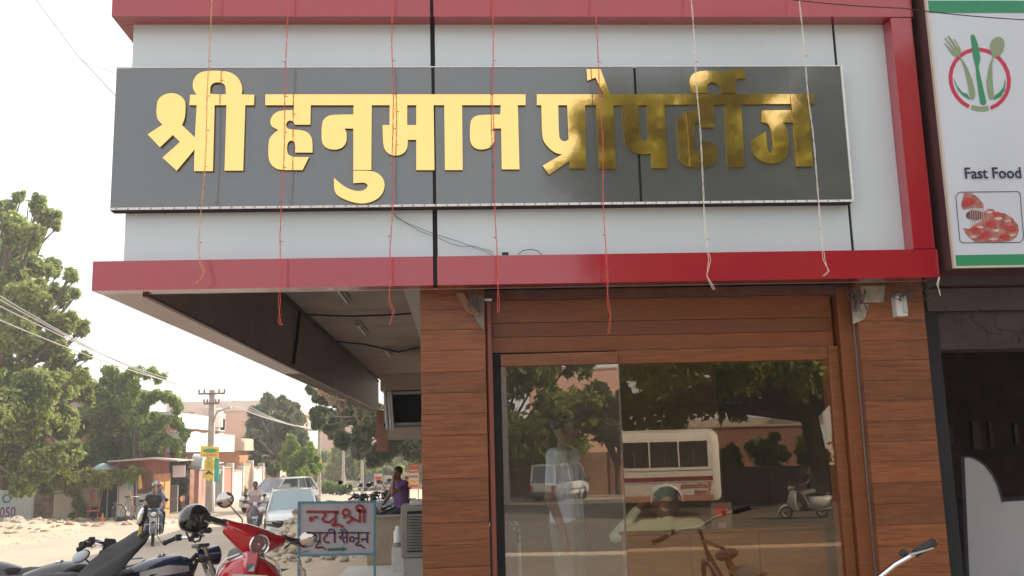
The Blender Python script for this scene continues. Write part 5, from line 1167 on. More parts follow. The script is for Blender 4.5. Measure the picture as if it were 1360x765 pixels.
# overhead lines
def line(label, pts, r=.012, m=None, sag=0, group='overhead electric wires'):
    t = T('overhead_wire', label, 'wire', pts[0], group); P_l = []
    for i in range(len(pts)-1):
        for k in range(12):
            f = k/12; q = pts[i].lerp(pts[i+1], f); q = q+Vector((0, 0, -sag*4*f*(1-f))); P_l.append(q)
    P_l.append(pts[-1]); PW('wire', B().tube(P_l, r, 4), m or M_wire, t)
spanlab = ['topmost', 'second highest', 'third highest', 'lowest']
for k, (ya, yb, ax) in enumerate(((387, 449, -.6), (394, 457, -.35), (407, 474, .35), (430, 478, .6))):
    a = at(-60, ya-30, Y=14); b_ = Vector((P1.x+ax, P1.y-.12, ztop+.05))
    line('%s of the four wires crossing the big left tree to the electric pole' % spanlab[k], [a, b_], .012, mat('light_wire', (.55, .52, .50), .5), .35)
for k, ax in enumerate((-.55, -.2, .2, .55)):
    line('%s of the wires between the first and second electric poles' % spanlab[k], [Vector((P1.x+ax, P1.y-.12, ztop-.02)), Vector((P2.x+ax*1.4, P2.y-.12, at(424, 571, Y=63).z+.12-.0*k))], .016, MT['light_wire'], .25+.12*k)
for k, (ya, yb) in enumerate(((556, 551), (560, 562), (569, 570), (577, 590))):
    line('%s of the wires running right from the second electric pole into the trees' % spanlab[k], [Vector((P2.x+.4, P2.y-.1, at(424, ya+4, Y=63).z)), at(570, yb, Y=48)], .013, MT['light_wire'], .15)
line('dark wire from the top left corner down to the left end of the grey sign', [at(44, -6, Y=7), at(100, 70, Y=6.6), at(156, 130, Y=6.0)], .0035, M_wire)
line('thin pale wire from the left edge of the sky to the building', [at(-10, 30, Y=9), at(60, 64, Y=8), at(158, 99, Y=6.0)], .0028, MT['light_wire'])
line('faint wire crossing the sky below the others at top left', [at(-5, -5, Y=10), at(70, 66, Y=8.5), at(154, 144, Y=6.0)], .0025, MT['light_wire'])
line('black wire across the top right corner over the red band and food sign', [at(1030, -3, Y=5.3), at(1200, 11, Y=5.3), at(1375, 27, Y=5.3)], .0035, M_cable, .01)

# ================================================================ trees of the street
def PB(lst, Y, sd=0, dz=1.5):
    r = random.Random(sd); out = []
    for (x, y, R) in lst:
        yy = Y+r.uniform(-dz, dz); p = at(x, y, Y=yy); out.append((p.x, p.y, p.z, R*yy/FPX))
    return out
T1 = [(108,500,14),(112,525,14),(60,420,20),(20,375,26),(24,262,10),(7,276,14),(51,272,15),(68,290,17),(20,301,24),(44,311,20),(20,339,30),(41,355,25),(71,356,14),(95,366,11),(78,393,17),(99,390,10),(85,430,20),(109,437,13),(112,473,9),(34,403,36),(20,444,34),(61,458,26),(85,480,20),
      (10,505,38),(45,510,32),(80,512,26),(8,555,42),(45,560,36),(82,560,28),(15,605,34),(55,610,30),(92,602,22),(30,640,20),(-40,420,60),(-50,520,60),(-45,330,45),(-40,600,50)]
b1 = at(-12, 690, Z=G)
tree('big pale green neem tree filling the left edge of the photo', (b1.x, 40.5, G), PB(T1, 40, 1, 2.2), 210000, .145, M_leafA, trunk_r=.38, trunk_h=3.0, seed=11, group='street trees', sub=9)
T2 = [(118,520,20),(150,512,17),(138,545,28),(172,552,24),(188,530,16),(150,580,28),(190,588,24),(206,560,14),(128,600,24),(176,610,22),(205,608,14),(112,560,20),(100,620,14)]
b2 = at(165, 690, Z=G)
tree('feathery green tree rising behind the kiosk', (b2.x-1, 48, G), PB(T2, 46.5, 2), 110000, .135, M_leafA, trunk_r=.2, trunk_h=2.4, seed=12, group='street trees', sub=9)
# thin drooping branches, each an arc of small leaf tufts
def arching(label, arcs, Y, base, m, seed, n, size):
    t = thing('tree', label, 'tree', base, 0, 'street trees'); b = B(); r = random.Random(seed); C2, R2 = [], []
    for pts in arcs:
        q = [at(x, y, Y=Y+r.uniform(-.6, .6)) for x, y in pts]; b.tube([Vector(base)]+q, [.09]+[.05-.04*k/len(q) for k in range(len(q))], 6)
        for i in range(len(q)-1):
            for k in range(7):
                c = q[i].lerp(q[i+1], k/7); C2.append(c+Vector((r.uniform(-.1, .1), r.uniform(-.2, .2), r.uniform(-.22, .02)))); R2.append(r.uniform(.10, .26))
    leafmesh('crown', C2, R2, n, size, m, t, droop=.9, shell=.1, seed=seed); obj('trunk', b, M_bark, t, True, world=True)
arching('thin drooping branched tree reaching over the kiosk roof', [[(178,560),(168,520),(150,492),(138,486)],[(180,560),(176,520),(180,500),(200,492),(216,500)],[(185,565),(196,530),(212,520),(228,528),(240,545)],[(188,575),(206,556),(224,552),(238,562),(248,585)],[(190,590),(208,580),(226,582),(240,600)],[(176,555),(160,510),(168,492),(188,488)]], 45, (at(180, 690, Y=45).x, 45, G), M_leafC, 13, 16000, .13)
tree('narrow dark cypress like tree beside the kiosk roof', (at(237, 660, Y=47).x, 47.2, G), PB([(237,600,11),(237,615,14),(236,632,15),(238,648,13),(237,590,7)], 47.2, 4, .2), 14000, .13, M_leafB, trunk_r=.1, trunk_h=1.2, seed=14, group='street trees', limbs=False, sub=5)
T3 = [(357,533,11),(374,537,11),(343,548,13),(386,543,12),(396,556,11),(350,570,22),(376,568,24),(334,582,12),(397,582,14),(344,598,20),(370,604,22),(338,615,12),(325,606,8),(362,622,12),(385,602,16)]
b3 = at(366, 655, Z=G)
tree('large dark round tree right of the street lamp', (at(366, 655, Y=64).x, 64, G), PB(T3, 64, 5, 3), 80000, .21, M_leafB, trunk_r=.3, trunk_h=2.2, seed=15, group='street trees', sub=9)
T4 = [(388,588,9),(384,603,11),(395,612,13),(410,600,11),(402,632,12),(414,622,12),(390,628,10),(380,618,8),(408,645,9),(416,610,8)]
tree('bright yellow green slender tree in front of the dark round one', (at(398, 655, Y=58).x, 58, G), PB(T4, 58, 6, 1), 20000, .22, M_leafC, trunk_r=.12, trunk_h=1.6, seed=16, group='street trees', sub=6)
T5 = [(413,517,7),(428,528,13),(450,530,16),(424,555,15),(442,562,20),(470,548,24),(500,560,26),(530,572,24),(480,583,18),(512,600,18),(548,600,18),(455,582,13),(540,560,20),(560,585,20),(580,560,40),(600,600,30),(495,612,12),(475,602,10)]
tree('heavy dark tree hanging over the road beside the shop verandah', (at(640, 600, Y=50).x, 50, G), PB(T5, 47, 7, 3), 110000, .16, M_leafB, trunk_r=.35, trunk_h=3.5, seed=17, group='street trees', sub=9)
far = [((452,612,18),(444,630,13),(462,600,14),(470,628,10)), ((486,610,18),(478,628,12),(496,628,12),(480,595,12)), ((520,612,20),(512,630,12),(530,632,12)), ((552,606,22),(546,630,14),(560,630,12)), ((428,606,10),(430,630,12),(434,645,8))]
fl = ['first', 'second', 'third', 'fourth', 'palest and leftmost']
for k, f_ in enumerate(far):
    Yd = 84+k*3
    Gd = gz(-9, Yd)
    tree('distant hazy tree closing the street, %s' % ['just right of the second pole', 'above the far parked car', 'left of the seated man', 'behind the seated man', 'behind the second pole'][k], (at(f_[0][0], 650, Y=Yd).x, Yd, Gd), PB(f_, Yd, 20+k, 3), 13000, .32, M_leafC if k in (1, 4) else M_leafA, trunk_r=.2, trunk_h=1.8, seed=30+k, group='distant trees', sub=6)
tree('round dark bush on the compound wall behind the grey scooter', (at(318, 668, Y=56).x, 56, G), PB([(318,655,12),(306,660,8),(330,662,9),(316,645,7)], 56, 8, .5), 9000, .18, M_leafB, trunk_r=.08, trunk_h=.6, seed=18, limbs=False, name='bush', cat='bush')
tree('low dark bush growing over the gate right of the kiosk', (at(226, 668, Y=46.6).x, 46.6, G), PB([(222,641,7),(230,640,8),(214,642,6)], 46.6, 9, .3), 5000, .14, M_leafB, trunk_r=.06, trunk_h=1.4, seed=19, limbs=False, name='bush', cat='bush')
tree('small bright bush at the foot of the second electric pole', (at(440, 655, Y=66).x, 66, G), PB([(440,648,8),(450,650,7),(432,650,6),(462,648,7)], 66, 10, .5), 5000, .2, M_leafC, trunk_r=.06, trunk_h=.5, seed=21, limbs=False, name='bush', cat='bush')
V1 = [(66,628,12),(82,634,13),(96,640,13),(112,636,13),(128,634,12),(142,638,12),(158,634,10),(172,632,10),(182,628,8),(100,655,6),(60,645,9),(92,650,8),(104,668,6),(112,680,7),(100,690,8)]
tree('yellow green vine trailing over the cream wall and tyre stall', (at(104, 690, Y=41.9).x, 41.9, G), PB(V1, 41.8, 22, .4), 17000, .19, M_leafV, trunk_r=.07, trunk_h=1.6, seed=23, name='vine', cat='vine', sub=6)

# ================================================================ rubble
def stonemesh(seed, name='stone'):
    r = random.Random(seed); bm = bmesh.new(); bmesh.ops.create_icosphere(bm, subdivisions=1, radius=1)
    sx, sy, sz = r.uniform(.8, 1.3), r.uniform(.6, 1), r.uniform(.35, .7)
    for v in bm.verts:
        k = r.uniform(.75, 1.15); v.co = Vector((max(-.8, min(.8, v.co.x*k))*sx, max(-.8, min(.8, v.co.y*k))*sy, max(-.75, min(.75, v.co.z*k))*sz))
    me = bpy.data.meshes.new(name); bm.to_mesh(me); bm.free(); return me
SM = [stonemesh(k) for k in range(8)]; SMT = [mat('rubble_a', (.42, .36, .29), .95, var=.2, vs=4, bump=.4, bs=12), mat('rubble_b', (.54, .47, .38), .95, var=.2, vs=4), mat('rubble_c', (.36, .22, .16), .95, var=.2, vs=4)]
SMM = []
for k in range(24):
    me = SM[k % 8].copy(); me.materials.append(SMT[[0, 1, 0, 1, 0, 2][k % 6]]); SMM.append(me)
def heap(label, cx, cy, rx, ry, h, n, s0, s1, seed, name='rubble_heap', cat='rubble'):
    z0 = gz(cx, cy); t = thing(name, label, cat, (cx, cy, z0)); r = random.Random(seed)
    b = B(); rings = []
    for k in (1.15, .85, .5, .2):
        rings.append([(rx*k*cos(a)*r.uniform(.9, 1.1), ry*k*sin(a)*r.uniform(.9, 1.1), h*(1-k)*1.05-.06) for a in [2*pi*i/16 for i in range(16)]])
    b.loft(rings); obj('earth', b, M_dirt, t, True)
    for i in range(n):
        k = r.random()**.6; a = r.uniform(0, 2*pi); x, y = rx*k*cos(a), ry*k*sin(a); z = max(0, h*(1-k)*1.05-.05)+r.uniform(-.02, .05)
        o = bpy.data.objects.new('stone', r.choice(SMM)); C.objects.link(o); o.parent = t; o.location = (x, y, z); s = r.uniform(s0, s1)*(1 if r.random() < .8 else 1.4); o.scale = (s, s, s); o.rotation_euler = (r.uniform(-.5, .5), r.uniform(-.5, .5), r.uniform(0, 6))
    return t
hp = at(408, 722, Y=24)
heap('heap of grey broken stones in front of the white car', hp.x, 24.3, 1.25, 1.5, 1.15, 210, .07, .15, 5)
hp = at(462, 752, Y=19)
heap('scatter of pale broken plaster on the earth below the salon sign', hp.x-.3, 19.5, 1.2, 1.6, .12, 70, .05, .13, 6)
a = at(22, 703, Z=G)
heap('spill of broken bricks on the dusty verge below the painted wall', a.x, a.y, 3.0, 2.2, .45, 100, .09, .2, 7)
a = at(80, 693, Z=G)
heap('row of flat stones at the foot of the cream wall', a.x, a.y, 2.2, .5, .12, 34, .12, .26, 8)
a = at(160, 697, Z=G)
heap('low line of kerb stones in front of the tyre stall', a.x, a.y, 3.0, .35, .08, 40, .1, .22, 9)
b = B(); r_ = random.Random(3)
for k in range(1500):
    x, y = r_.uniform(-20, -13.2), r_.uniform(22, 46); s = r_.uniform(.015, .05); z = gz(x, y)
    b.add([(x-s, y, z), (x, y-s, z), (x+s, y, z), (x, y+s, z), (x, y, z+s)], [(0,1,4), (1,2,4), (2,3,4), (3,0,4)])
setp(obj('gravel', b, SMT[0]), kind='stuff')['label'] = 'loose gravel scattered over the dusty verge'

# ================================================================ vehicles of the street
car('white hatchback parked facing the camera beside the rubble heap', (at(388, 700, Y=30.5).x, 30.5, gz(-5.4, 30.5)), radians(-80), (.72, .74, .74), 3.5, 1.62, 1.48, 'hatch', tint=(.22, .32, .34))  # glass colour has the pale bluish reflection painted in
car('silver saloon car parked sideways behind the white hatchback', (at(371, 690, Y=45).x, 45, G), radians(238), (.50, .50, .49), 3.9, 1.6, 1.5, 'hatch', tint=(.09, .10, .11))
car('pale beige car parked far down the street under the trees', (at(480, 650, Y=92).x, 92, gz(-9, 92)), radians(70), (.55, .53, .50), 4.0, 1.65, 1.65, 'suv')
car('dark grey car parked right of the pale beige one', (at(500, 650, Y=88).x, 88, gz(-9, 88)), radians(85), (.10, .10, .11), 3.8, 1.6, 1.5, 'hatch')
M_shirts = dict(black=mat('shirt_black', (.035, .03, .03), .9), jeans=mat('jeans', (.14, .19, .26), .9, var=.2, vs=10), blue=mat('shirt_blue', (.16, .22, .30), .9), dark=mat('trousers_dark', (.03, .03, .035), .9),
    purple=mat('shirt_purple', (.115, .04, .15), .85, var=.12, vs=9), pale=mat('shirt_palepink', (.60, .48, .46), .9), pink=mat('cloth_pink', (.5, .22, .26), .9, var=.5, vs=30), shoe=mat('shoe_dark', (.04, .03, .03), .6),
    lightblue=mat('shirt_lightblue', (.56, .66, .76), .9, var=.1, vs=6, bump=.4, bs=9), green=checkmat('shirt_green_check', (.52, .68, .52), (.76, .86, .72), 26), grey=mat('trousers_grey', (.24, .23, .22), .9))
def rot(J, **k): J = dict(J); J.update(k); return J
# riders
hd = radians(-73); rp = at(206, 722, Z=G); rp = Vector((rp.x, 29.4, G)); fw = Vector((cos(hd), sin(hd), 0))
motorcycle('black motorcycle ridden towards the camera by two people', rp, hd, (.03, .03, .035), lean=0)
person('rider in black t-shirt and jeans driving the motorcycle', rp-fw*.22, hd+pi/2, ride_J(.84), (M_skin, M_shirts['black'], M_shirts['jeans'], M_shirts['shoe']), sleeve=.5, voxel=.02)
person('pillion passenger in blue shirt behind the rider in black', rp-fw*.62+Vector((.06, 0, 0)), hd+pi/2, rot(ride_J(.90), wrL=(.22,-.42,1.02), wrR=(-.22,-.42,1.02), hea=(.10,-.10,1.60), nec=(.03,-.08,1.48)), (M_skin, M_shirts['blue'], M_shirts['dark'], M_shirts['shoe']), sleeve=.55, voxel=.02)
hd = radians(-78); sp_ = Vector((at(338, 705, Y=32.2).x, 32.2, G)); fw = Vector((cos(hd), sin(hd), 0))
scooter('dark grey scooter coming up the street left of the white car', sp_, hd, (.07, .075, .085), lean=0)
person('person in pale pink shirt riding the dark grey scooter', sp_-fw*.3, hd+pi/2, ride_J(.80, reach=.55), (M_skin, M_shirts['pale'], M_shirts['pink'], M_shirts['shoe']), sleeve=.9, voxel=.02)
hd = radians(200)
motorcycle('black motorcycle parked across the front of the white car by the stones', (at(404, 700, Y=26.6).x, 26.6, gz(-4.4, 26.6)-.12), radians(15), (.03, .03, .035))
motorcycle('dark maroon motorcycle parked behind the salon sign', (at(455, 690, Y=22).x, 22.0, gz(-2.6, 22)), radians(-60), (.16, .02, .03))
pk = [(500, 21.0, 118, (.03, .03, .03)), (512, 21.8, 112, (.06, .06, .07)), (524, 22.6, 106, (.02, .03, .08)), (536, 23.4, 110, (.03, .03, .03))]
for k, (x_, Y_, h_, c_) in enumerate(pk):
    X_ = at(x_, 680, Y=Y_).x; motorcycle(['black', 'charcoal', 'dark blue', 'black'][k]+' parked motorcycle, %s in the row beyond the low wall' % ['leftmost', 'second from the left', 'third from the left', 'last, behind the seated man,'][k], (X_, Y_, gz(X_, Y_)), radians(h_), c_, group='motorcycles parked beyond the verandah')
mp_ = Vector((at(545, 700, Y=18.3).x, 18.3, gz(-1, 18.3)))
motorcycle('black motorcycle carrying the seated man in purple', mp_, radians(12), (.025, .025, .03), lean=-.05)
J = dict(pel=(0,0,.90), che=(.02,-.05,1.25), nec=(.03,-.08,1.42), hea=(.04,-.14,1.55), face=(.1,-1,-.12), shL=(.19,-.06,1.37), elL=(.16,-.32,1.20), wrL=(.09,-.26,1.42), haL=(-.2,.1,1), shR=(-.15,-.06,1.37), elR=(-.24,-.16,1.10), wrR=(-.14,-.36,.98), hiL=(.09,-.03,.87), knL=(.12,-.42,.78), anL=(.12,-.46,.36), hiR=(-.09,-.03,.87), knR=(-.10,-.42,.80), anR=(-.08,-.34,.40))
person('man in purple t-shirt sitting with his hand raised to his mouth', mp_+Vector((-.15, .0, -.0)), radians(-52), J, (M_skin, M_shirts['purple'], M_shirts['dark'], M_shirts['shoe']), sleeve=.45, voxel=.016)
# hoardings
for k, (x0, y0, x1, y1, c_, lab) in enumerate(((497, 629, 508, 654, (.62, .44, .40), 'narrow pink and white'), (509, 631, 534, 652, (.60, .58, .55), 'wide white'), (536, 628, 556, 650, (.66, .40, .30), 'orange and white'), (543, 616, 556, 627, (.60, .16, .06), 'small orange'))):
    t = T('hoarding', lab+' printed hoarding board at the roadside %s' % ['left of the seated man', 'just behind the seated man', 'right of the seated man', 'above the seated man\'s shoulder'][k], 'hoarding', at(x0, y1, Y=44+k*.3)); Yh = 44+k*.3
    PW('board', pbox(B(), x0, y0, x1, y1, Yh, .06), mat('hoard%d' % k, c_, .7, var=.1, vs=3), t)
    for j in range(3):
        yq = y0+(y1-y0)*(.15+.28*j); PW('printed_band', pbox(B(), x0+1.2, yq, x1-1.2, yq+(y1-y0)*.16, Yh-.01, .008), mat('hoardp%d' % ((k+j) % 4), [(.5, .1, .04), (.62, .6, .56), (.15, .2, .3), (.6, .35, .08)][(k+j) % 4], .7), t)
    for x_ in (x0+.6, x1-.6): PW('leg', pbox(B(), x_-.4, y0, x_+.4, 664, Yh+.07, .05), M_steel, t)

# ================================================================ the parked two wheelers in front
def wpart(n, b, m, par, sm=True): return obj(n, b, m, par, sm, True)
# red scooter, front detail fitted to the photograph
t = thing('scooter', 'shiny red retro scooter with round headlight and RJ19 plate facing the camera', 'scooter', (-1.68, 7.5, .05), radians(-76), tilt=(-.10, 0))
t.scale = (1.04, 1.04, 1.04)
red = mat('scooter_red', (.52, .012, .022), .17, coat=1)
Wm = Matrix.Translation((-1.68, 7.5, 0)) @ Euler((-.10, 0, radians(-76))).to_matrix().to_4x4()
wheel(t, -.60, .23, .10, 'rear_wheel', solid=True, rimm=M_steel); wheel(t, .62, .23, .09, 'front_wheel', solid=True, rimm=M_steel)
rings = []
for z, w_, x, th in ((.24, .15, .36, .03), (.34, .19, .44, .06), (.52, .215, .48, .07), (.66, .225, .47, .075), (.76, .215, .44, .075), (.825, .175, .415, .075), (.865, .10, .40, .07), (.885, .05, .39, .06)):
    ks = [i/8 for i in range(-8, 9)]
    rings.append([(x+th*(1-abs(k)**2.4)-.09*abs(k)**2, w_*k, z-.03*abs(k)**3) for k in ks] + [(x-.03+th*(1-abs(k)**2.4)-.09*abs(k)**2, w_*k*.97, z-.03*abs(k)**3) for k in ks[::-1]])
obj('leg_shield', B().loft(rings), red, t, True)
obj('shield_spine', B().loft([[(.36+.0, -.07, .90), (.50, -.035, .90), (.50, .035, .90), (.36, .07, .90)], [(.47, -.055, .86), (.530, -.03, .84), (.530, .03, .84), (.47, .055, .86)], [(.50, -.06, .70), (.560, -.03, .70), (.560, .03, .70), (.50, .06, .70)], [(.49, -.05, .36), (.55, -.03, .36), (.55, .03, .36), (.49, .05, .36)]]), red, t, 60)
obj('shield_trim', B().tube([(.40, -.215, .50), (.385, -.225, .68), (.37, -.205, .78), (.37, -.16, .835), (.40, -.08, .872)], .006, 6).tube([(.40, .215, .50), (.385, .225, .68), (.37, .205, .78), (.37, .16, .835), (.40, .08, .872)], .006, 6), M_chrome, t, True)
obj('floorboard', B().cbox(-.22, .40, -.17, .17, .235, .27, .012), M_dark, t)
obj('body', B().loft([[(x, wd*sin(a)*(.75+.25*abs(sin(a))), z+h*cos(a)) for a in [2*pi*k/18 for k in range(18)]] for x, wd, z, h in ((-.12, .08, .50, .20), (-.16, .14, .50, .225), (-.35, .205, .49, .235), (-.58, .22, .50, .22), (-.78, .17, .56, .16), (-.92, .07, .62, .07))]), red, t, True)
obj('seat', B().loft([[(x, wd*sin(a), z+h*cos(a)) for a in [2*pi*k/14 for k in range(14)]] for x, wd, z, h in ((-.06, .08, .755, .03), (-.12, .12, .76, .045), (-.40, .145, .765, .05), (-.68, .13, .78, .05), (-.80, .07, .775, .03))]), mat('seat_vinyl', (.022, .022, .024), .55), t, True)
obj('front_fender', B().loft([[(.62+.26*cos(a), y, .23+.26*sin(a)-.05*abs(y/.075)**2) for y in (-.075, -.04, 0, .04, .075)] + [(.62+.253*cos(a), y, .23+.253*sin(a)-.05*abs(y/.075)**2) for y in (.075, .04, 0, -.04, -.075)] for a in [radians(k*17) for k in range(11)]]), red, t, True)
# badge and plate, with the lettering
bd = obj('badge', B().cbox(.553, .560, -.022, .022, .775, .825, .002), mat('badge_blue', (.10, .16, .22), .3), t)
obj('badge_half', B().add([(.5605, -.020, .777), (.5605, .020, .777), (.5605, .020, .822), (.5635, -.020, .777), (.5635, .020, .777), (.5635, .020, .822)], [(0,1,2), (3,5,4), (0,3,4,1), (1,4,5,2), (2,5,3,0)]), mat('badge_pale', (.5, .55, .58), .3), bd)
pm = mat('plate_white', (.62, .62, .58), .5)
pl = obj('number_plate', B().cbox(.572, .579, -.115, .115, .645, .757, .004), pm, t)
textpart('plate_lettering', 'RJ19', .075, Matrix.Translation((.580, -.075, .685)) @ Matrix(((0,0,1,0),(1,0,0,0),(0,1,0,0),(0,0,0,1))), M_dark, pl, .0015, .85, .0015)
for s in (-1, 1): obj('bolt', B().ell((.580, s*.098, .737), (.004, .006, .006), 8, 5), M_dark, pl)
# headset, turned and tilted as in the photograph
H = Matrix.Translation((.38, 0, .97)) @ Matrix.Rotation(radians(24), 4, 'Z') @ Matrix.Rotation(radians(-12), 4, 'X') @ Matrix.Translation((-.38, 0, -.97))
def hp_(n, b, m, par=None, sm=True): b.v = [H @ v for v in b.v]; return obj(n, b, m, par or t, sm)
hp_('headset', B().loft([[(.37+dx*cos(a)*(.95 if cos(a) > 0 else .6), y, z+h*sin(a)) for a in [2*pi*k/16 for k in range(16)]] for y, dx, z, h in ((-.235, .030, 1.015, .034), (-.225, .048, 1.008, .048), (-.16, .072, .990, .066), (-.08, .098, .972, .092), (0, .112, .955, .108), (.08, .098, .965, .092), (.16, .066, .985, .060), (.225, .044, 1.008, .042), (.235, .028, 1.015, .030))]), red)
hp_('headset_neck', B().loft([[(.37+.085*cos(a)*s_, .075*sin(a)*s_, z) for a in [2*pi*k/14 for k in range(14)]] for z, s_ in ((.98, 1.05), (.92, .8), (.87, .75))]), red)
hl = hp_('headlight', B().lathe([(.0, .45), (.055, .45), (.070, .478), (.075, .492), (.070, .501), (.063, .496)], 'x', (0, 0, .945), 30), M_chrome)
hp_('reflector', B().lathe([(.064, .495), (.05, .468), (.02, .455), (0, .455)], 'x', (0, 0, .945), 24), M_chrome, hl); 
hp_('bulb_cap', B().ell((.478, 0, .948), (.012, .013, .013), 12, 8), M_chrome, hl)
lg = mat('lens_clear', (.8, .8, .8), .03); 
n_ = lg.node_tree; n_.nodes['Principled BSDF'].inputs['Transmission Weight'].default_value = .92; n_.nodes['Principled BSDF'].inputs['IOR'].default_value = 1.2
hp_('lens', B().ell((.491, 0, .945), (.018, .066, .066), 24, 10), lg, hl)
for s in (-1, 1):
    g_ = hp_('grip', B().tube([(.36, s*.25, 1.03), (.335, s*.385, 1.035), (.333, s*.392, 1.035)], [.018, .018, .021], 12), mat('grip_rubber', (.03, .03, .03), .8))
    hp_('switch_box', B().cbox(.34, .38, s*.235-.016, s*.235+.016, 1.005, 1.055, .006), M_dark, g_)
    hp_('lever', B().tube([(.39, s*.22, 1.02), (.42, s*.27, 1.01), (.385, s*.36, 1.005), (.375, s*.385, 1.008)], [.009, .006, .005, .007], 7), M_steel)
# mirrors placed by their own stalks
for (bx, by, mx_, my, lab) in ((321, 699, 299, 664, 0), (378, 728, 408, 717, 1)):
    Ym = 7.35 if lab == 0 else 7.05
    a = at(bx, by, Y=Ym); c = at(mx_, my, Y=Ym); d = c-a
    kn = at(bx+1, by-9, Y=Ym) if lab == 0 else at(bx+9, by-7, Y=Ym)
    mi = wpart('mirror', B().tube([a, kn, c], [.009, .006, .005], 8), M_chrome if lab == 0 else M_dark, t)
    b = B(); b.m = Matrix.Translation(c) @ Matrix.Rotation(radians(-10 if lab == 0 else -25), 4, 'Y') @ Matrix.Rotation(radians(-15), 4, 'Z'); b.ell((0, 0, 0), (.072, .030, .060 if lab == 0 else .056), 24, 12)
    wpart('mirror_shell', b, mat('mirror_chrome', (.55, .50, .47), .13, metal=1), mi)
    b = B(); b.m = Matrix.Translation(c) @ Matrix.Rotation(radians(-10 if lab == 0 else -25), 4, 'Y') @ Matrix.Rotation(radians(-15), 4, 'Z') @ Matrix.Translation((0, .012, 0)); b.ell((0, 0, 0), (.066, .021, .054), 24, 12)
    wpart('mirror_glass', b, mat('mirror_glass', (.75, .77, .8), .03, metal=1), mi)
gp = [at(x, y, Y=7.9) for x, y in ((384, 741), (392, 739), (398, 745), (400, 765), (399, 800))]
wpart('crash_guard', B().tube(gp, .012, 10), M_chrome, t); wpart('crash_guard', B().tube([at(x, y, Y=7.9) for x, y in ((396, 752), (404, 757), (407, 775))], .010, 10), M_chrome, t)

# blue black commuter motorcycle with the helmet
MC = (-2.28, 7.35, 0)
motorcycle('dark blue and black commuter motorcycle with a helmet hung on its handlebar', MC, radians(38), (.012, .022, .075), lean=-.10, steer=-.15, mirrors=False, cowl=False)
hc = at(258, 690, Y=7.5)
t = T('helmet', 'glossy black full face helmet hanging upside on the motorcycle handlebar', 'helmet', hc, rz=radians(-20))
b = B()
def hf(q, d):
    k = 1.0
    if d.z < -.55: k = 1 - (abs(d.z)-.55)*.35
    return q*k
b.ell((0, 0, 0), (.112, .128, .118), 28, 18, hf); hl_ = obj('shell', b, mat('helmet_black', (.012, .012, .014), .12, coat=1), t, True)
obj('visor', B().loft([[(.118*cos(a)*k, .134*sin(a)*k, z) for a in [radians(-10+i*20) for i in range(-3, 8)]] + [(.110*cos(a)*k, .126*sin(a)*k, z) for a in [radians(-10+i*20) for i in range(7, -4, -1)]] for z, k in ((-.030, .985), (.01, 1.0), (.045, .94))]), mat('visor_smoke', (.02, .02, .025), .04, coat=1), t, True)
obj('visor_pivot', B().ell((.114, -.02, .0), (.010, .018, .018), 10, 6).ell((-.114, -.02, .0), (.010, .018, .018), 10, 6), M_steel, t, True)
obj('chin_bar', B().tube([(.09, .06, -.085), (.05, .118, -.09), (-.05, .118, -.09), (-.09, .06, -.085)], .024, 10), MT['helmet_black'], t, True)
obj('strap', B().tube([(.07, 0, -.09), (.05, .01, -.15), (.0, .02, -.17), (-.05, .01, -.14), (-.07, 0, -.09)], .007, 6), mat('strap', (.05, .05, .05), .9), t, True)
# black motorcycle with the draped cover
t0 = motorcycle('black motorcycle with grey tail and a dark cover draped over its tank', (-2.98, 7.15, 0), radians(22), (.02, .02, .022), lean=-.12, accent=(.42, .46, .47), seatcover=True, mirrors=False)
cv = mat('cover_cloth', (.030, .030, .033), .75, bump=.6, bs=9, var=.2, vs=6)
b = B(); rings = []
for (x, y, w_, h_) in ((104, 772, 10, 7), (118, 764, 20, 12), (130, 754, 27, 17), (143, 743, 30, 21), (157, 733, 30, 22), (170, 723, 24, 17), (182, 714, 15, 10), (191, 710, 8, 6)):
    c = at(x, y, Y=7.0); rings.append([(c.x+.12*cos(a)*w_/24*(1+.08*sin(3*a+x)), c.y+.17*sin(a)*w_/24, c.z+h_/24*.135*sin(a+.3)*(1+.16*cos(3*a+x*.9))-.02) for a in [2*pi*k/18 for k in range(18)]])
b.loft(rings); wpart('cover', b, cv, t0)
wpart('grip', B().tube([at(186, 713, Y=6.95), at(196, 706, Y=6.95)], [.017, .020], 12), MT['grip_rubber'], t0)
mi = wpart('mirror', B().tube([at(188, 712, Y=7.0), at(190, 700, Y=7.0), at(190, 690, Y=7.0)], .006, 7), M_dark, t0)
b = B(); c = at(189.5, 685, Y=7.0); b.m = Matrix.Translation(c) @ Matrix.Rotation(radians(14), 4, 'Y'); b.ell((0, 0, 0), (.030, .026, .075), 18, 12); wpart('mirror_back', b, M_dark, mi)
b = B(); b.m = Matrix.Translation(c+Vector((-.008, -.012, 0))) @ Matrix.Rotation(radians(14), 4, 'Y'); b.ell((0, 0, 0), (.022, .018, .064), 18, 12); wpart('mirror_glass', b, mat('mirror_glass', (.75, .77, .8), .03, metal=1), mi)
b = B(); b.loft([[at(x+dx, y, Y=7.05)[:] for dx in (-3, 3.5)]+[at(x+dx, y, Y=7.09)[:] for dx in (3.5, -3)] for x, y in ((188, 694), (187, 702), (185, 712))]); wpart('cowl', b, mat('cowl_yellow', (.62, .42, .08), .4), t0)
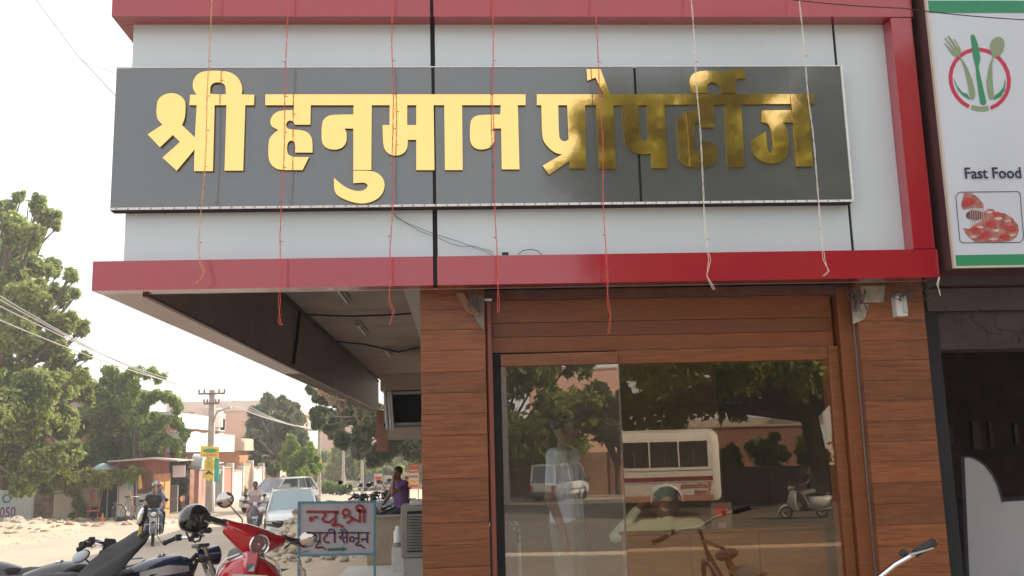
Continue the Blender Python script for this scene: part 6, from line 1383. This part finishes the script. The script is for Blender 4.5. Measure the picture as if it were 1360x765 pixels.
# third bike behind, with the round mirror lying flat
t1 = motorcycle('black motorcycle standing behind the covered one, only its seat and disc mirror in view', (-3.45, 7.75, 0), radians(188), (.02, .02, .022), lean=-.14, mirrors=False)
c = at(107, 739, Y=7.2); b = B(); b.m = Matrix.Translation(c) @ Matrix.Rotation(radians(-28), 4, 'Y'); b.ell((0, 0, 0), (.062, .012, .034), 20, 8)
wpart('mirror_glass', b, mat('disc_glass', (.62, .70, .78), .25), t1); b = B(); b.m = Matrix.Translation(c+Vector((0, .012, 0))) @ Matrix.Rotation(radians(-28), 4, 'Y'); b.ell((0, 0, 0), (.068, .014, .040), 20, 8); wpart('mirror_back', b, M_dark, t1)
wpart('mirror', B().tube([c, c+Vector((.05, .05, -.05)), c+Vector((.12, .08, -.16))], .006, 6), M_dark, t1)

# motorcycle whose right grip shows at the bottom right corner
t2 = bicycle('bicycle leaning before the right pier with only its handlebar grip in view', (2, 4.6, 0), -pi/2, (.04, .04, .045), .82)
t2.rotation_euler[0] = .30
for c_ in t2.children:
    if c_.name.startswith('handlebar'):
        for s in (-1, 1):
            g_ = obj('grip', B().tube([(.318, s*.26, .995), (.262, s*.372, .995), (.258, s*.38, .995)], [.018, .017, .021], 12), MT['grip_rubber'], c_, True)
            obj('brake_lever', B().tube([(.335, s*.225, 1.0), (.345, s*.26, 1.0), (.325, s*.34, .99)], [.009, .005, .006], 7), M_steel, c_, True)
            obj('bell', B().ell((.345, s*.20, 1.02), (.020, .020, .016), 12, 8), M_dark, c_, True)
ge = Euler((.30, 0, -pi/2)).to_matrix() @ Vector((.258, .38, .995))
tg = at(1239, 721, Y=4.6); s_ = tg.z/ge.z; t2.scale = (s_, s_, s_); t2.location = (tg.x-ge.x*s_, tg.y-ge.y*s_, 0)

# ================================================================ right hand neighbour
nb = T('food_shop_building', 'dark fronted neighbouring food shop to the right of the brown pier', 'building', (4.5, 6.2, 0))
M_mar = mat('maroon_side', (.085, .028, .028), .7, var=.15, vs=3)
mb_ = mat('mauve_band', (.075, .052, .052), .8, var=.2, vs=2, grime=((.03, .022, .022), 3, .52))
PW('upper_wall', B().box(3.06, 12, 6.3, 20, 3.2, 14.5), M_plaster, nb); PW('lintel', B().box(3.10, 9, 5.98, 6.28, 2.47, 2.62), mb_, nb); PW('lintel', B().box(3.10, 9, 6.04, 6.29, 2.22, 2.467), mb_, nb); PW('soffit', B().box(3.06, 9, 5.9, 6.5, 2.63, 2.72), mb_, nb)  # upper wall runs on unseen, raised so its shadow covers the forecourt
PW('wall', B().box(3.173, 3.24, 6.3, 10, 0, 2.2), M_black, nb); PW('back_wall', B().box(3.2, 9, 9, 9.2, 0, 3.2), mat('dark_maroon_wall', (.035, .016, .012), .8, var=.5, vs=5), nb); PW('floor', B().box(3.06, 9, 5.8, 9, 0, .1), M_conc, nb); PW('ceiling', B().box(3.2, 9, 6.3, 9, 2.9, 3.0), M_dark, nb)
PW('wall', B().box(8.8, 9, 6, 16, 0, 8.2), M_plaster, nb); 
b = B(); r_ = random.Random(8)
for k in range(9):
    x = 3.2+k*.16; pts = [Vector((x+r_.uniform(-.05, .05)+.03*j, 5.95-r_.uniform(0, .05), 2.46-.05*k*.6-.03*j+r_.uniform(-.03, .03))) for j in range(6)]; b.tube(pts, .007, 5)
    for j in range(7): q_ = pts[r_.randrange(6)]; a_ = q_+Vector((r_.uniform(-.09, .09), r_.uniform(-.03, .02), r_.uniform(-.09, .06))); b.tube([q_, q_.lerp(a_, .5)+Vector((0, 0, .02)), a_], .004, 4)
o = PW('dry_garland', b, mat('dry_garland', (.07, .04, .025), .9, var=.3, vs=20), nb); o['kind'] = 'stuff'
for k in range(7):   # dim reddish goods hanging inside
    x = 3.95+k*.19+rng.uniform(-.03, .03); PW('hanging_packet', B().cbox(x, x+rng.uniform(.04, .09), 8.2, 8.25, 1.5+rng.uniform(0, .1), 1.72+rng.uniform(0, .1), .015), mat('packet_red', (.035, .013, .008), .6, var=.5, vs=12), nb)
# curved pale counter panel
t = T('counter', 'pale grey counter panel with a quarter round raised end in the dark food shop', 'counter', (3.9, 6.5, 0))
CY = 6.5; pts = [(1281, 607), (1286, 606), (1296, 609), (1308, 617), (1318, 630), (1326, 646), (1332, 667), (1380, 664), (1380, 800), (1289, 800)]
PW('panel', B().prism(pts, lambda x, y, d: (lambda p: (p.x, CY+d, p.z))(at(x, y, Y=CY)), 0, .05), mat('counter_grey', (.33, .33, .35), .6, var=.05, vs=3), t)
PW('top', B().box(at(1333, 667, Y=CY).x, 5.2, CY+.055, CY+.6, at(1333, 667, Y=CY).z-.03, at(1333, 667, Y=CY).z), M_steel, t)
PW('edge_trim', B().tube([at(x, y, Y=CY-.004) for x, y in pts[:7]], .006, 6), M_dark, t)

# fast food sign box
FYs = 5.6
fs = T('food_sign', 'white sign box with fork, knife and spoon emblem, food lettering and a pizza picture', 'sign', (3.6, 5.7, 2.69))
fmF = lambda x, y, d: (lambda p: (p.x, FYs+d, p.z))(at(x, y, Y=FYs))
mW = mat('flex_white', (.56, .60, .68), .35, var=.03, vs=2)
PW('box', B().box(3.105, 4.6, FYs+.012, 5.96, 2.69, 5.2), M_mar, fs)
PW('face', B().box(3.112, 4.6, FYs, FYs+.0105, 2.70, 5.2), mW, fs)
b = B().box(3.098, 3.111, FYs-.006, FYs+.02, 2.685, 5.2); b.box(3.111, 4.6, FYs-.006, FYs+.02, 2.685, 2.697); PW('frame', b, mat('frame_cream', (.55, .50, .44), .5), fs)
gG = mat('sign_green', (.02, .24, .11), .45); gO = mat('sign_olive', (.22, .30, .17), .45); gR = mat('sign_crimson', (.50, .02, .07), .45)
zg0, zg1 = at(1300, 355, Y=FYs).z, at(1300, 338.5, Y=FYs).z; PW('green_band', B().box(3.114, 4.6, FYs-.003, FYs-.001, 2.698, zg1), gG, fs)
zt0, zt1 = at(1240, 17, Y=FYs).z, at(1240, 1, Y=FYs).z; PW('green_band', B().box(3.114, 4.6, FYs-.003, FYs-.001, zt0, zt1), gG, fs)
lg_ = lambda x, y: (1230+x/5.46, 30+y/5.46)
def logo(name, polys, m, d=-.002):
    b = B()
    for k, p_ in enumerate(polys): b.prism([[lg_(*q_) for q_ in l] for l in p_] if isinstance(p_[0][0], (list, tuple)) else [lg_(*q_) for q_ in p_], fmF, d, d+.0014)
    return PW(name, b, m, fs)
def arc(cx, cy, rx, ry, a0, a1, w, sk=0, n=22):
    o_, i_ = [], []
    for k in range(n+1):
        a = radians(a0+(a1-a0)*k/n); o_.append((cx+(rx)*cos(a)+sk*sin(a), cy+(ry)*sin(a))); i_.append((cx+(rx-w)*cos(a)+sk*sin(a), cy+(ry-w)*sin(a)))
    return o_+i_[::-1]
logo('ring', [arc(388, 413, 228, 232, 72, 100-360+8+15, 30, 18) if False else arc(388, 413, 226, 232, -245, 72, 28, 14)], gR)
logo('ring_segment', [arc(388, 413, 226, 232, 76, 111, 36, 14)], gO)
logo('fork', [[(132,112),(140,112),(205,190),(208,182),(153,100),(163,97),(228,180),(232,172),(200,120),(206,120),(250,195),(252,215),(240,240),(262,270),(300,330),(335,420),(355,510),(352,545),(335,562),(318,550),(300,440),(275,330),(240,248),(205,245),(185,228),(130,150),(140,152),(188,205),(192,198)]], gO, -.0035)
logo('knife', [[(322,98),(334,87),(350,95),(375,160),(393,265),(378,320),(395,400),(435,580),(425,597),(400,597),(390,580),(365,400),(358,320),(340,250)]], gG, -.0035)
logo('spoon', [[(462,165),(475,130),(505,108),(535,105),(560,125),(568,160),(558,205),(535,240),(510,250),(488,252),(478,310),(480,420),(490,520),(488,552),(472,562),(455,550),(442,490),(437,420),(455,320),(482,248),(468,215)]], gO, -.0035)
logo('leaf', [[(200,405),(225,460),(262,505),(300,520),(318,560),(270,535),(230,490),(208,440)], [(572,410),(560,470),(530,505),(495,530),(490,562),(540,540),(568,495),(575,440)]], gG)
a = at(1281, 237, Y=FYs-.004); e_ = at(1361, 240, Y=FYs-.004)
vs_, fs__, wt_ = textmesh('Fast Food', .1, .0)
sz = .1*(e_.x-a.x)/wt_*1.02
textpart('lettering', 'Fast Food', sz, Matrix.Translation((a.x, FYs-.0045, a.z+.0)) @ Matrix.Rotation(pi/2, 4, 'X'), mat('navy_print', (.012, .012, .06), .5), fs, .002, .93, .0012, world=True)
# picture of the pizza (flat print: crust, cheese and topping patches)
pz = lambda x, y: (1250+x/4.78, 210+y/4.78)
def pic(name, poly, m, d): return PW(name, B().prism([pz(*q_) for q_ in poly], fmF, d, d+.0012), m, fs)
bo = [(92,245),(108,222),(120,216),(485,212),(500,225),(522,500),(515,522),(500,535),(135,538),(118,525)]
b = B(); pp = [pz(*q_) for q_ in bo]
for k in range(len(pp)): b.tube([fmF(*pp[k], -.002), fmF(*pp[(k+1) % len(pp)], -.002)], .0022, 5)
PW('picture_border', b, mat('border_grey', (.06, .06, .08), .5), fs)
mcr = mat('pizza_crust', (.24, .04, .035), .6, col2=(.44, .20, .17), vs=30, detail=8); mtp = mat('pizza_red', (.45, .03, .03), .5, var=.3, vs=30); mch = mat('pizza_cheese', (.58, .38, .32), .6, var=.3, vs=30)
pic('crust', [(140,445),(175,450),(205,425),(255,400),(265,345),(300,322),(330,325),(345,345),(400,350),(450,380),(485,425),(492,460),(478,500),(440,525),(380,534),(215,532),(180,505),(155,480)], mcr, -.003)
pic('slice', [(145,222),(190,222),(230,250),(265,290),(268,318),(215,315),(160,322),(140,330),(126,300)], mcr, -.003)
pic('slice', [(160,350),(190,330),(240,335),(262,345),(258,385),(225,395),(170,385),(155,370)], mat('pizza_dark', (.12, .05, .07), .6, var=.4, vs=20), -.0032)
for (cx_, cy_, rx_, ry_, m_) in ((172,280,40,24,mtp),(310,418,32,20,mtp),(350,352,26,10,mtp),(440,445,34,14,mtp),(215,455,30,16,mtp),(275,490,28,22,mtp),(400,500,34,16,mtp),(360,385,26,10,mch),(300,345,22,10,mch),(240,440,26,9,mch),(350,460,28,10,mch),(450,490,20,10,mch),(200,500,22,10,mch),(420,400,22,8,mch),(330,515,26,8,mch),(380,425,14,7,mtp),(240,505,14,7,mtp)):
    pic('topping', [(cx_+rx_*cos(k*pi/7)*(1+.15*sin(k*2.1)), cy_+ry_*sin(k*pi/7)*(1+.15*cos(k*1.7))) for k in range(14)], m_, -.0045-.0001*(cx_ % 7))
for k in range(7): x_ = 180+k*14; pic('cheese_string', [(x_, 318), (x_+3, 318), (x_+9, 425), (x_+6, 425)], mch, -.0038-.0001*k)
PW('side_pipe', B().tube([(3.082, 5.80, 2.8), (3.075, 5.82, 3.4), (3.085, 5.80, 4.2), (3.07, 5.8, 5.2)], .014, 8), mat('pipe_brown', (.10, .07, .06), .8), fs, True)

# ================================================================ inside the shop
t = T('room_partition', 'low brown laminate partition just behind the large window', 'partition', (1.75, 6.4, .125))
ptm = woodmat('partition_wood', (.10, .045, .018), (.16, .078, .032), .35)
for k in range(3): PW('panel', B().cbox(1.06+k*.455, 1.06+k*.455+.45, 6.30, 6.33, .13, 1.075, .004), ptm, t)
PW('top_rail', B().cbox(1.05, 2.43, 6.285, 6.36, 1.077, 1.095, .004), ptm, t)
J = dict(pel=(0,0,.52), che=(0,.04,.88), nec=(.02,.05,1.05), hea=(.05,-.02,1.19), face=(.5,-.85,-.1), shL=(.20,.04,.99), elL=(.40,-.10,.92), wrL=(.20,-.06,1.15), haL=(-.6,.1,.9), shR=(-.20,.04,.99), elR=(-.30,-.10,.75), wrR=(-.22,-.34,.62), hiL=(.10,-.05,.5), knL=(.16,-.48,.50), anL=(.16,-.48,.12), hiR=(-.10,-.05,.5), knR=(-.16,-.48,.50), anR=(-.16,-.48,.12))
sp_ = at(890, 700, Y=7.25)
seated = person('man in green checked shirt and blue cap sitting with his back to the window', (sp_.x*.955, 6.95, .125), pi, J, (M_skin, M_shirts['green'], M_shirts['dark'], M_shirts['shoe']), sleeve=1.9, voxel=.011, scale=.95)
hcm = Vector(J['hea']); f = Vector((.5, -.85, -.1)).normalized(); sd_ = f.cross(Vector((0, 0, 1))).normalized()*-1
b = B(); b.m = Matrix.Translation(hcm) @ Matrix((sd_, f, Vector((0, 0, 1)))).transposed().to_4x4()
b.ell((0, -.03, .045), (.095, .110, .082), 24, 12, lambda q, d: q*(1+.05*sin(d.z*16+d.x*5))); obj('cap', b, mat('cap_blue', (.16, .30, .34), .9, bump=.5, bs=20, var=.15, vs=14), seated, True)
ch = T('office_chair', 'dark office chair under the seated man behind the window', 'chair', (sp_.x, 6.95, .125))
PW('seat', B().cbox(sp_.x-.30, sp_.x+.20, 6.75, 7.25, .48, .54, .02), M_dark, ch); PW('backrest', B().cbox(sp_.x-.26, sp_.x+.16, 6.66, 6.70, .58, .90, .02), M_dark, ch)
PW('column', B().tube([(sp_.x-.05, 7.0, .2), (sp_.x-.05, 7.0, .5)], .03, 8), M_chrome, ch)
for k in range(5): a = k*2*pi/5; PW('foot', B().tube([(sp_.x-.05, 7.0, .22), (sp_.x-.05+.26*cos(a), 7.0+.26*sin(a), .16)], .02, 6), M_dark, ch)
mp_ = at(750, 600, Y=7.1)
person('man in light blue shirt standing inside behind the glass door', (mp_.x, 7.1, .125), radians(62), rot(stand_J(1.77), face=(0, -1, -.05)), (M_skin, M_shirts['lightblue'], M_shirts['grey'], M_shirts['shoe']), sleeve=.6, voxel=.011)
# lattice backed chair and pale cabinet seen low through the door
c = at(675, 720, Y=7.0)
t = T('cabinet', 'pale grey cabinet standing low behind the left of the glass door', 'cabinet', (c.x, 7.2, .125))
PW('body', B().cbox(c.x-.12, c.x+.10, 7.1, 7.5, .125, 1.10, .02), mat('cab_grey', (.5, .56, .58), .5), t); PW('drawer_front', B().cbox(c.x-.10, c.x+.08, 7.08, 7.098, .6, 1.05, .006), mat('cab_grey2', (.26, .30, .32), .5), t)
t = T('lattice_chair', 'dark plastic chair with a squared lattice back behind the door glass', 'chair', (c.x+.05, 6.8, .125))
b = B()
for (xa, ya, xb, yb) in ((688,700,688,722),(680,699,690,699),(680,709,692,709),(680,718,692,718),(690,699,693,702),(693,702,693,719),(685,699,685,722),(678,690,684,698)): b.tube([at(xa, ya, Y=6.85), at(xb, yb, Y=6.85)], .008, 6)
PW('backrest', b, M_dark, t); PW('seat', B().cbox(c.x-.15, c.x+.12, 6.6, 6.85, .5, .54, .01), M_dark, t)
for x_ in (c.x-.13, c.x+.10): PW('leg', B().tube([(x_, 6.65, .13), (x_, 6.65, .5)], .015, 6), M_dark, t)
t = T('jacket', 'dark jacket slung over the lattice backed chair', 'jacket', (c.x, 6.8, .9))
PW('cloth', B().loft([[(c.x-.10+.09*cos(a), 6.78+.06*sin(a), z) if False else (c.x-.06+w_*cos(a), 6.80+.05*sin(a), z) for a in [2*pi*k/12 for k in range(12)]] for z, w_ in ((.70, .10), (.9, .12), (1.05, .11), (1.16, .06), (1.18, .02))]), mat('jacket', (.05, .06, .10), .9, bump=.5, bs=14), t, True)
# wall poster with a site plan, second sheet, and easel with red discs
def wq(x, y, Y): p = at(x, y, Y=Y); return p
t = T('plan_poster', 'framed green plan poster hanging inside, upper right of the window', 'poster', at(1070, 590, Y=9))
f9 = lambda x, y, d: (lambda p: (p.x, 9+d, p.z))(at(x, y, Y=9))
PW('sheet', B().prism([(1032, 512), (1078, 505), (1084, 598), (1036, 600)], f9, 0, .02), mat('plan_green', (.55, .70, .62), .6, var=.15, vs=8), t)
PW('frame', B().prism([[(1029, 508), (1081, 500), (1088, 602), (1033, 604)], [(1033, 513), (1077, 506), (1083, 597), (1037, 599)]], f9, -.01, .015), M_dark, t)
b = B()
for pl in ([(1038, 548), (1048, 550), (1060, 535), (1062, 528), (1068, 560), (1069, 575), (1062, 590)], [(1038, 590), (1062, 590)], [(1040, 565), (1050, 565), (1050, 585), (1040, 585), (1040, 565)], [(1055, 545), (1055, 580)], [(1048, 552), (1048, 580)]):
    for i in range(len(pl)-1): b.tube([f9(*pl[i], -.004), f9(*pl[i+1], -.004)], .006, 5)
PW('plan_lines', b, M_dark, t)
t = T('map_sheet', 'pale map sheet hanging right of the green plan poster inside the shop', 'poster', at(1095, 620, Y=8.8))
f8 = lambda x, y, d: (lambda p: (p.x, 8.8+d, p.z))(at(x, y, Y=8.8))
PW('sheet', B().prism([(1080, 498), (1098, 495), (1108, 632), (1092, 628)], f8, 0, .01), mat('map_sheet', (.55, .55, .52), .7, var=.3, vs=6), t)
t = T('display_stand', 'narrow upright display panel with two red discs behind the window glass', 'stand', at(962, 765, Y=6.5))
f6 = lambda x, y, d: (lambda p: (p.x, 6.5+d, p.z))(at(x, y, Y=6.5))
PW('panel', B().prism([(944, 668), (971, 667), (976, 765), (950, 765)], f6, 0, .01), mat('stand_panel', (.16, .14, .16), .5), t)
for (cx_, cy_) in ((957, 679), (960, 733)): PW('red_disc', B().prism([(cx_+10*cos(k*pi/10), cy_+8.5*sin(k*pi/10)) for k in range(20)], f6, -.006, -.002), mat('disc_red', (.40, .05, .04), .5), t)
PW('print', B().prism([(954, 694), (964, 694), (965, 706), (955, 706)], f6, -.006, -.002), mat('stand_print', (.32, .30, .34), .5), t)

# ================================================================ the far side of the road, behind the camera (seen in the glass and gilding)
OY = -39
t = T('brick_boundary_wall', 'long brick boundary wall on the far side of the road behind the van', 'wall', (0, OY, G))
bwm = mat('boundary_brick', (.36, .20, .13), .95, var=.25, vs=3, bump=.3, bs=20)
for k in range(14):
    x = -26+k*2.6; h_ = rng.uniform(-.06, .06)
    PW('wall_bay', B().box(x, x+2.3, OY-.2, OY, G-.3, 1.35+h_), bwm, t); PW('wall_pier', B().box(x+2.302, x+2.598, OY-.26, OY+.08, G-.3, 1.5+h_), mat('pier_brick', (.28, .14, .09), .95, var=.25, vs=3), t)
t = T('dark_boundary_wall', 'dark low boundary wall opposite the window, behind the silver scooter', 'wall', (14, -27, G))
for k in range(6): PW('wall_bay', B().box(10.2+k*2.6, 10.2+k*2.6+2.55, -27.3, -27, G-.3, .65), mat('dark_wall', (.10, .075, .06), .95, var=.3, vs=2), t)
house('brick house behind the dark boundary wall across the road', 14, 22, -54, -45, [G-.1, 2.6], [(.32, .15, .10), (.50, .44, .38)], seed=8)
house('tall pink house seen over the trees across the road', -3, 5.5, -72, -61, [G-.1, 2.4, 5.2, 7.6], [(.62, .36, .26), (.66, .52, .42)], seed=9)
house('low orange house across the road at the left of the door reflection', -14, -3.2, -54, -45, [G-.1, 2.6], [(.62, .36, .20), (.66, .5, .4)], seed=10)
# front windows of those houses on the side that faces the shop
def crown_lobes(x0, x1, y0, y1, z0, z1, n, r0, r1, seed):
    r = random.Random(seed); return [(r.uniform(x0, x1), r.uniform(y0, y1), r.uniform(z0, z1), r.uniform(r0, r1)) for _ in range(n)]
L_ = crown_lobes(6.4, 17, -26, -17.5, 5.2, 13.0, 30, 1.5, 2.3, 2)+[(5.4, -19, 6.4, 1.1), (5.3, -19.5, 8.6, 1.3), (5.0, -19.5, 11, 1.5), (5.6, -20, 12.6, 1.3), (6, -25.5, 3.8, 1.3), (7.5, -26, 3.2, 1.4), (9.2, -26, 3.6, 1.4), (11.2, -26.5, 3.9, 1.5), (8.4, -26, 5.0, 1.5), (12.8, -27, 4.4, 1.5), (10, -19, 3.9, .9), (7.2, -18.5, 4.0, .9), (13, -19, 3.9, 1.0), (6.6, -21, 8, 1.9), (6.2, -21, 11, 1.8), (13, -20, 12, 2), (15, -20, 10, 2), (16.5, -20, 12.5, 2), (14, -20, 14, 2), (17.5, -21, 9, 2), (18, -21, 14, 2), (12, -20, 9.5, 1.8), (10, -20, 12, 1.8), (8.2, -20, 13.5, 1.6), (16, -20, 7, 1.8), (7.5, -20, 4.6, 1.4), (9.5, -20, 4.4, 1.3), (12, -20, 4.2, 1.5), (14.5, -21, 4.2, 1.5), (6.4, -21, 13.5, 1.6), (16, -22, 14, 2), (11, -22, 15, 2.2)]
L_ = [((x*1.1-.2, -23.3+(y+21)*.18, z*1.1-.2, r*1.12) if y > -24.9 or z > 5.1 else (x*1.03, y-2.2, z*.95, r)) for x, y, z, r in L_]
tree('very tall dense tree across the road over the bus', (15.5, -28, G), L_, 120000, .27, M_leafA, trunk_r=.45, trunk_h=3.5, seed=41, group='trees across the road', sub=8)
L_ = crown_lobes(-8.5, 1.2, -38, -34, 1.9, 6.6, 22, 1.1, 1.9, 5)
tree('bushy roadside tree behind the white van', (-3.6, -36.4, G), L_, 42000, .26, M_leafA, trunk_r=.25, trunk_h=1.6, seed=42, group='trees across the road', sub=8)
L_ = crown_lobes(1.4, 4.0, -38, -35, 1.6, 4.6, 9, .8, 1.3, 6)
tree('smaller dark tree right of the van', (2.6, -36.5, G), L_, 16000, .22, M_leafB, trunk_r=.15, trunk_h=1.4, seed=43, group='trees across the road', sub=7)
L_ = crown_lobes(-24, -11, -41, -36, 1.5, 6.0, 18, 1.4, 2.2, 7)
tree('wide tree at the far left across the road', (-17, -38, G), L_, 22000, .36, M_leafA, trunk_r=.3, trunk_h=1.8, seed=44, group='trees across the road', sub=7)
L_ = crown_lobes(18, 34, -36, -26, 3, 14, 26, 2.2, 3.2, 8)
tree('broad tree at the far right across the road', (26, -31, G), L_, 30000, .45, M_leafA, trunk_r=.4, trunk_h=3, seed=45, group='trees across the road', sub=7)
L_ = [(11.6, -28.6, .9, .9), (13.4, -28.8, 1.2, 1.0), (15.2, -28.6, 1.1, .9), (17.2, -28.8, 1.2, 1.1)]
tree('row of pale green shrubs over the dark boundary wall', (14, -28.6, G), L_, 12000, .16, M_leafC, trunk_r=.08, trunk_h=.6, seed=46, name='shrub', cat='shrub', limbs=False)
tree('unseen young tree added behind and right of the camera to shade the forecourt', (8.6, -2.4, gz(8.6, -2.4)), [(8.4, -2.2, 4.6, 1.4), (7.2, -1.4, 4.9, 1.3), (9.4, -2.8, 5.2, 1.4), (7.6, -3.6, 4.7, 1.3), (8.6, -.8, 5.2, 1.3), (9.8, -.8, 4.8, 1.3), (6.6, -2.8, 5.0, 1.1), (7.8, .4, 4.8, 1.1), (6.4, -.8, 4.8, 1.0)], 36000, .15, M_leafA, trunk_r=.16, trunk_h=2.6, seed=47, group='trees across the road', sub=7)  # out of view, put in for the shadow its crown throws
house('unseen tall buff building added far right of the food shop to shade the forecourt', 12.3, 26, 6.4, 20, [-.2, 3, 6.2, 9.4, 12.6, 15.8, 19], [(.50, .42, .35), (.6, .55, .5)], seed=11, name='building')  # added block out of view, tall enough to keep sun off the forecourt
# van
hd = math.atan2(-2.09, 1.20)
rc = Vector((-1.05, -33.4, G)); fw = Vector((cos(hd), sin(hd), 0))
van = car('white minivan with dark rear window parked by the brick wall across the road', rc+fw*1.65, hd, (.74, .73, .70), 3.3, 1.42, 1.78, 'van', name='minivan', cat='van', tint=(.04, .045, .05))
obj('stripe', B().box(-1.3, 1.3, -.722, -.716, .50, .56).box(-1.3, 1.3, .716, .722, .50, .56), mat('stripe_grey', (.14, .15, .18), .4), van)
# bus
bt = thing('bus', 'cream coach with maroon stripe and red lettering parked under the tall tree across the road', 'bus', (5.6, -22.7, G))
cw = mat('bus_cream', (.82, .81, .77), .3, coat=.5, var=.03, vs=1, grime=((.5, .44, .36), 1.5, .62)); BX0, BX1 = 2.7, 9.3; by1 = -21.5; by0 = -23.9
zb, zt = G+.52, G+3.05
def rr(x, dy=0): return [(x, by0+.05, zb), (x, by0, zb+.15), (x, by0, zt-.45), (x, by0+.12, zt-.12), (x, by0+.5, zt), (x, by1-.5, zt), (x, by1-.12, zt-.12), (x, by1, zt-.45), (x, by1, zb+.15), (x, by1-.05, zb)]
def sc_(r_, k, zc): return [(x, (y-(by0+by1)/2)*k+(by0+by1)/2, (z-zc)*k+zc) for x, y, z in r_]
PW('body', B().loft([sc_(rr(BX0), .90, 1), sc_(rr(BX0+.12), .985, 1), rr(BX0+.3), rr(BX1-.3), sc_(rr(BX1-.12), .985, 1), sc_(rr(BX1), .90, 1)]), cw, bt, 35)
zw0, zw1 = G+1.72, G+2.62
for k in range(5):
    xa = BX1-.45-k*1.06; w_ = PW('window', B().cbox(xa-1.0, xa, by1-.01, by1+.014, zw0, zw1, .012), M_dark, bt)
    for s in (0, 1): PW('pane', B().box(xa-.96+s*.47, xa-.53+s*.49, by1+.0145, by1+.02, zw0+.05, zw1-.05), M_glassd, w_)
    PW('window_bar', B().box(xa-.53, xa-.49, by1+.015, by1+.03, zw0+.03, zw1-.4), M_steel, w_)
for z0, z1, m_ in ((G+1.58, G+1.60, M_dark), (G+1.22, G+1.37, mat('bus_maroon', (.22, .02, .04), .4)), (G+1.16, G+1.175, M_dark), (G+.55, G+.74, mat('bus_salmon', (.50, .24, .18), .5))):
    PW('stripe', B().box(BX0+.3, BX1-.3, by1+.002, by1+.008, z0, z1), m_, bt)
for x_ in (BX0+1.3, BX1-2.0):
    PW('wheel_arch', B().tube([(x_+.58*cos(a), by1+.004, G+.50+.58*sin(a)) for a in [pi*k/10 for k in range(11)]], .03, 6), cw, bt, True)
    PW('arch_well', B().prism([(x_+.55*cos(a), G+.5+.55*sin(a)) for a in [pi*k/10 for k in range(11)]], lambda x, z, d: (x, by1+d, z), .001, .004), M_black, bt)
    wh = PW('wheel', B().lathe([(0, .01), (.2, .0), (.28, .05), (.30, .0)], 'y', (x_, by1-.02, G+.47), 20), M_engine, bt, True)
    PW('tyre', B().lathe([(.28, -.1), (.46, -.1), (.47, -.02), (.46, .02), (.30, .02)], 'y', (x_, by1-.0, G+.47), 24), M_rubber, wh, True)
PW('chassis', B().box(BX0+.4, BX1-.4, by0+.2, by1-.2, G+.3, zb-.003), M_black, bt)
PW('marker_lamp', B().cbox(BX1-.06, BX1+.01, by1-.5, by1-.2, G+.9, G+1.2, .01), mat('red_lens', (.5, .02, .02)), bt)
mred = mat('bus_lettering', (.42, .03, .02), .5)
Mx = lambda x, z: Matrix.Translation((x, by1+.010, z)) @ Matrix(((-1,0,0,0),(0,0,1,0),(0,1,0,0),(0,0,0,1)))
textpart('lettering', 'Kachhawaha', .30, Mx(BX1-.38, G+.96), mred, bt, .003, .72, .004, world=True)
textpart('lettering', 'Travels', .26, Mx(BX1-.38, G+.72+.03), mred, bt, .003, .80, .004, world=True)
# silver scooter with rider
sc = Vector((11.3, -19.0, gz(11.3, -19)+.012))
scooter('silver scooter with white rear panel parked side on across the road', sc, radians(180), (.58, .58, .57), lean=-.02, mirrors=True)
person('rider in dark shirt and grey trousers sitting on the silver scooter', sc+Vector((.28, 0, 0)), radians(270), ride_J(.80, reach=.55), (M_skin, M_shirts['black'], M_shirts['grey'], M_shirts['shoe']), sleeve=.5, voxel=.02)
# pole across the road
P5 = Vector((-2.6, -31.5, G)); pole('grey electric pole across the road left of the van', P5, 6.5, .14, [(6.2, .6)])
# kerb across the road
t = T('kerb', 'low broken kerb along the far side of the opposite road', 'kerb', (0, -32.2, G))
for k in range(30): PW('kerb_stone', B().cbox(-30+k*2, -30+k*2+1.9, -36.6, -36.3, G-.05, G+.12+rng.uniform(-.02, .02), .02), M_conc, t)

# ================================================================ light haze in the street air
hz = B().box(-75, 75, -75, 135, -6, 22)
hm = bpy.data.materials.new('haze_air'); hm.use_nodes = True; n = hm.node_tree; n.nodes.remove(n.nodes['Principled BSDF'])
pv = n.nodes.new('ShaderNodeVolumePrincipled'); pv.inputs['Color'].default_value = (.93, .93, .92, 1); pv.inputs['Density'].default_value = .0026; pv.inputs['Anisotropy'].default_value = .3
n.links.new(pv.outputs[0], n.nodes['Material Output'].inputs['Volume'])
ho = obj('haze', hz, hm); setp(ho, 'thin dusty haze in the air of the street', kind='stuff')
S.cycles.volume_bounces = 0; S.cycles.volume_step_rate = 5; S.cycles.volume_max_steps = 64
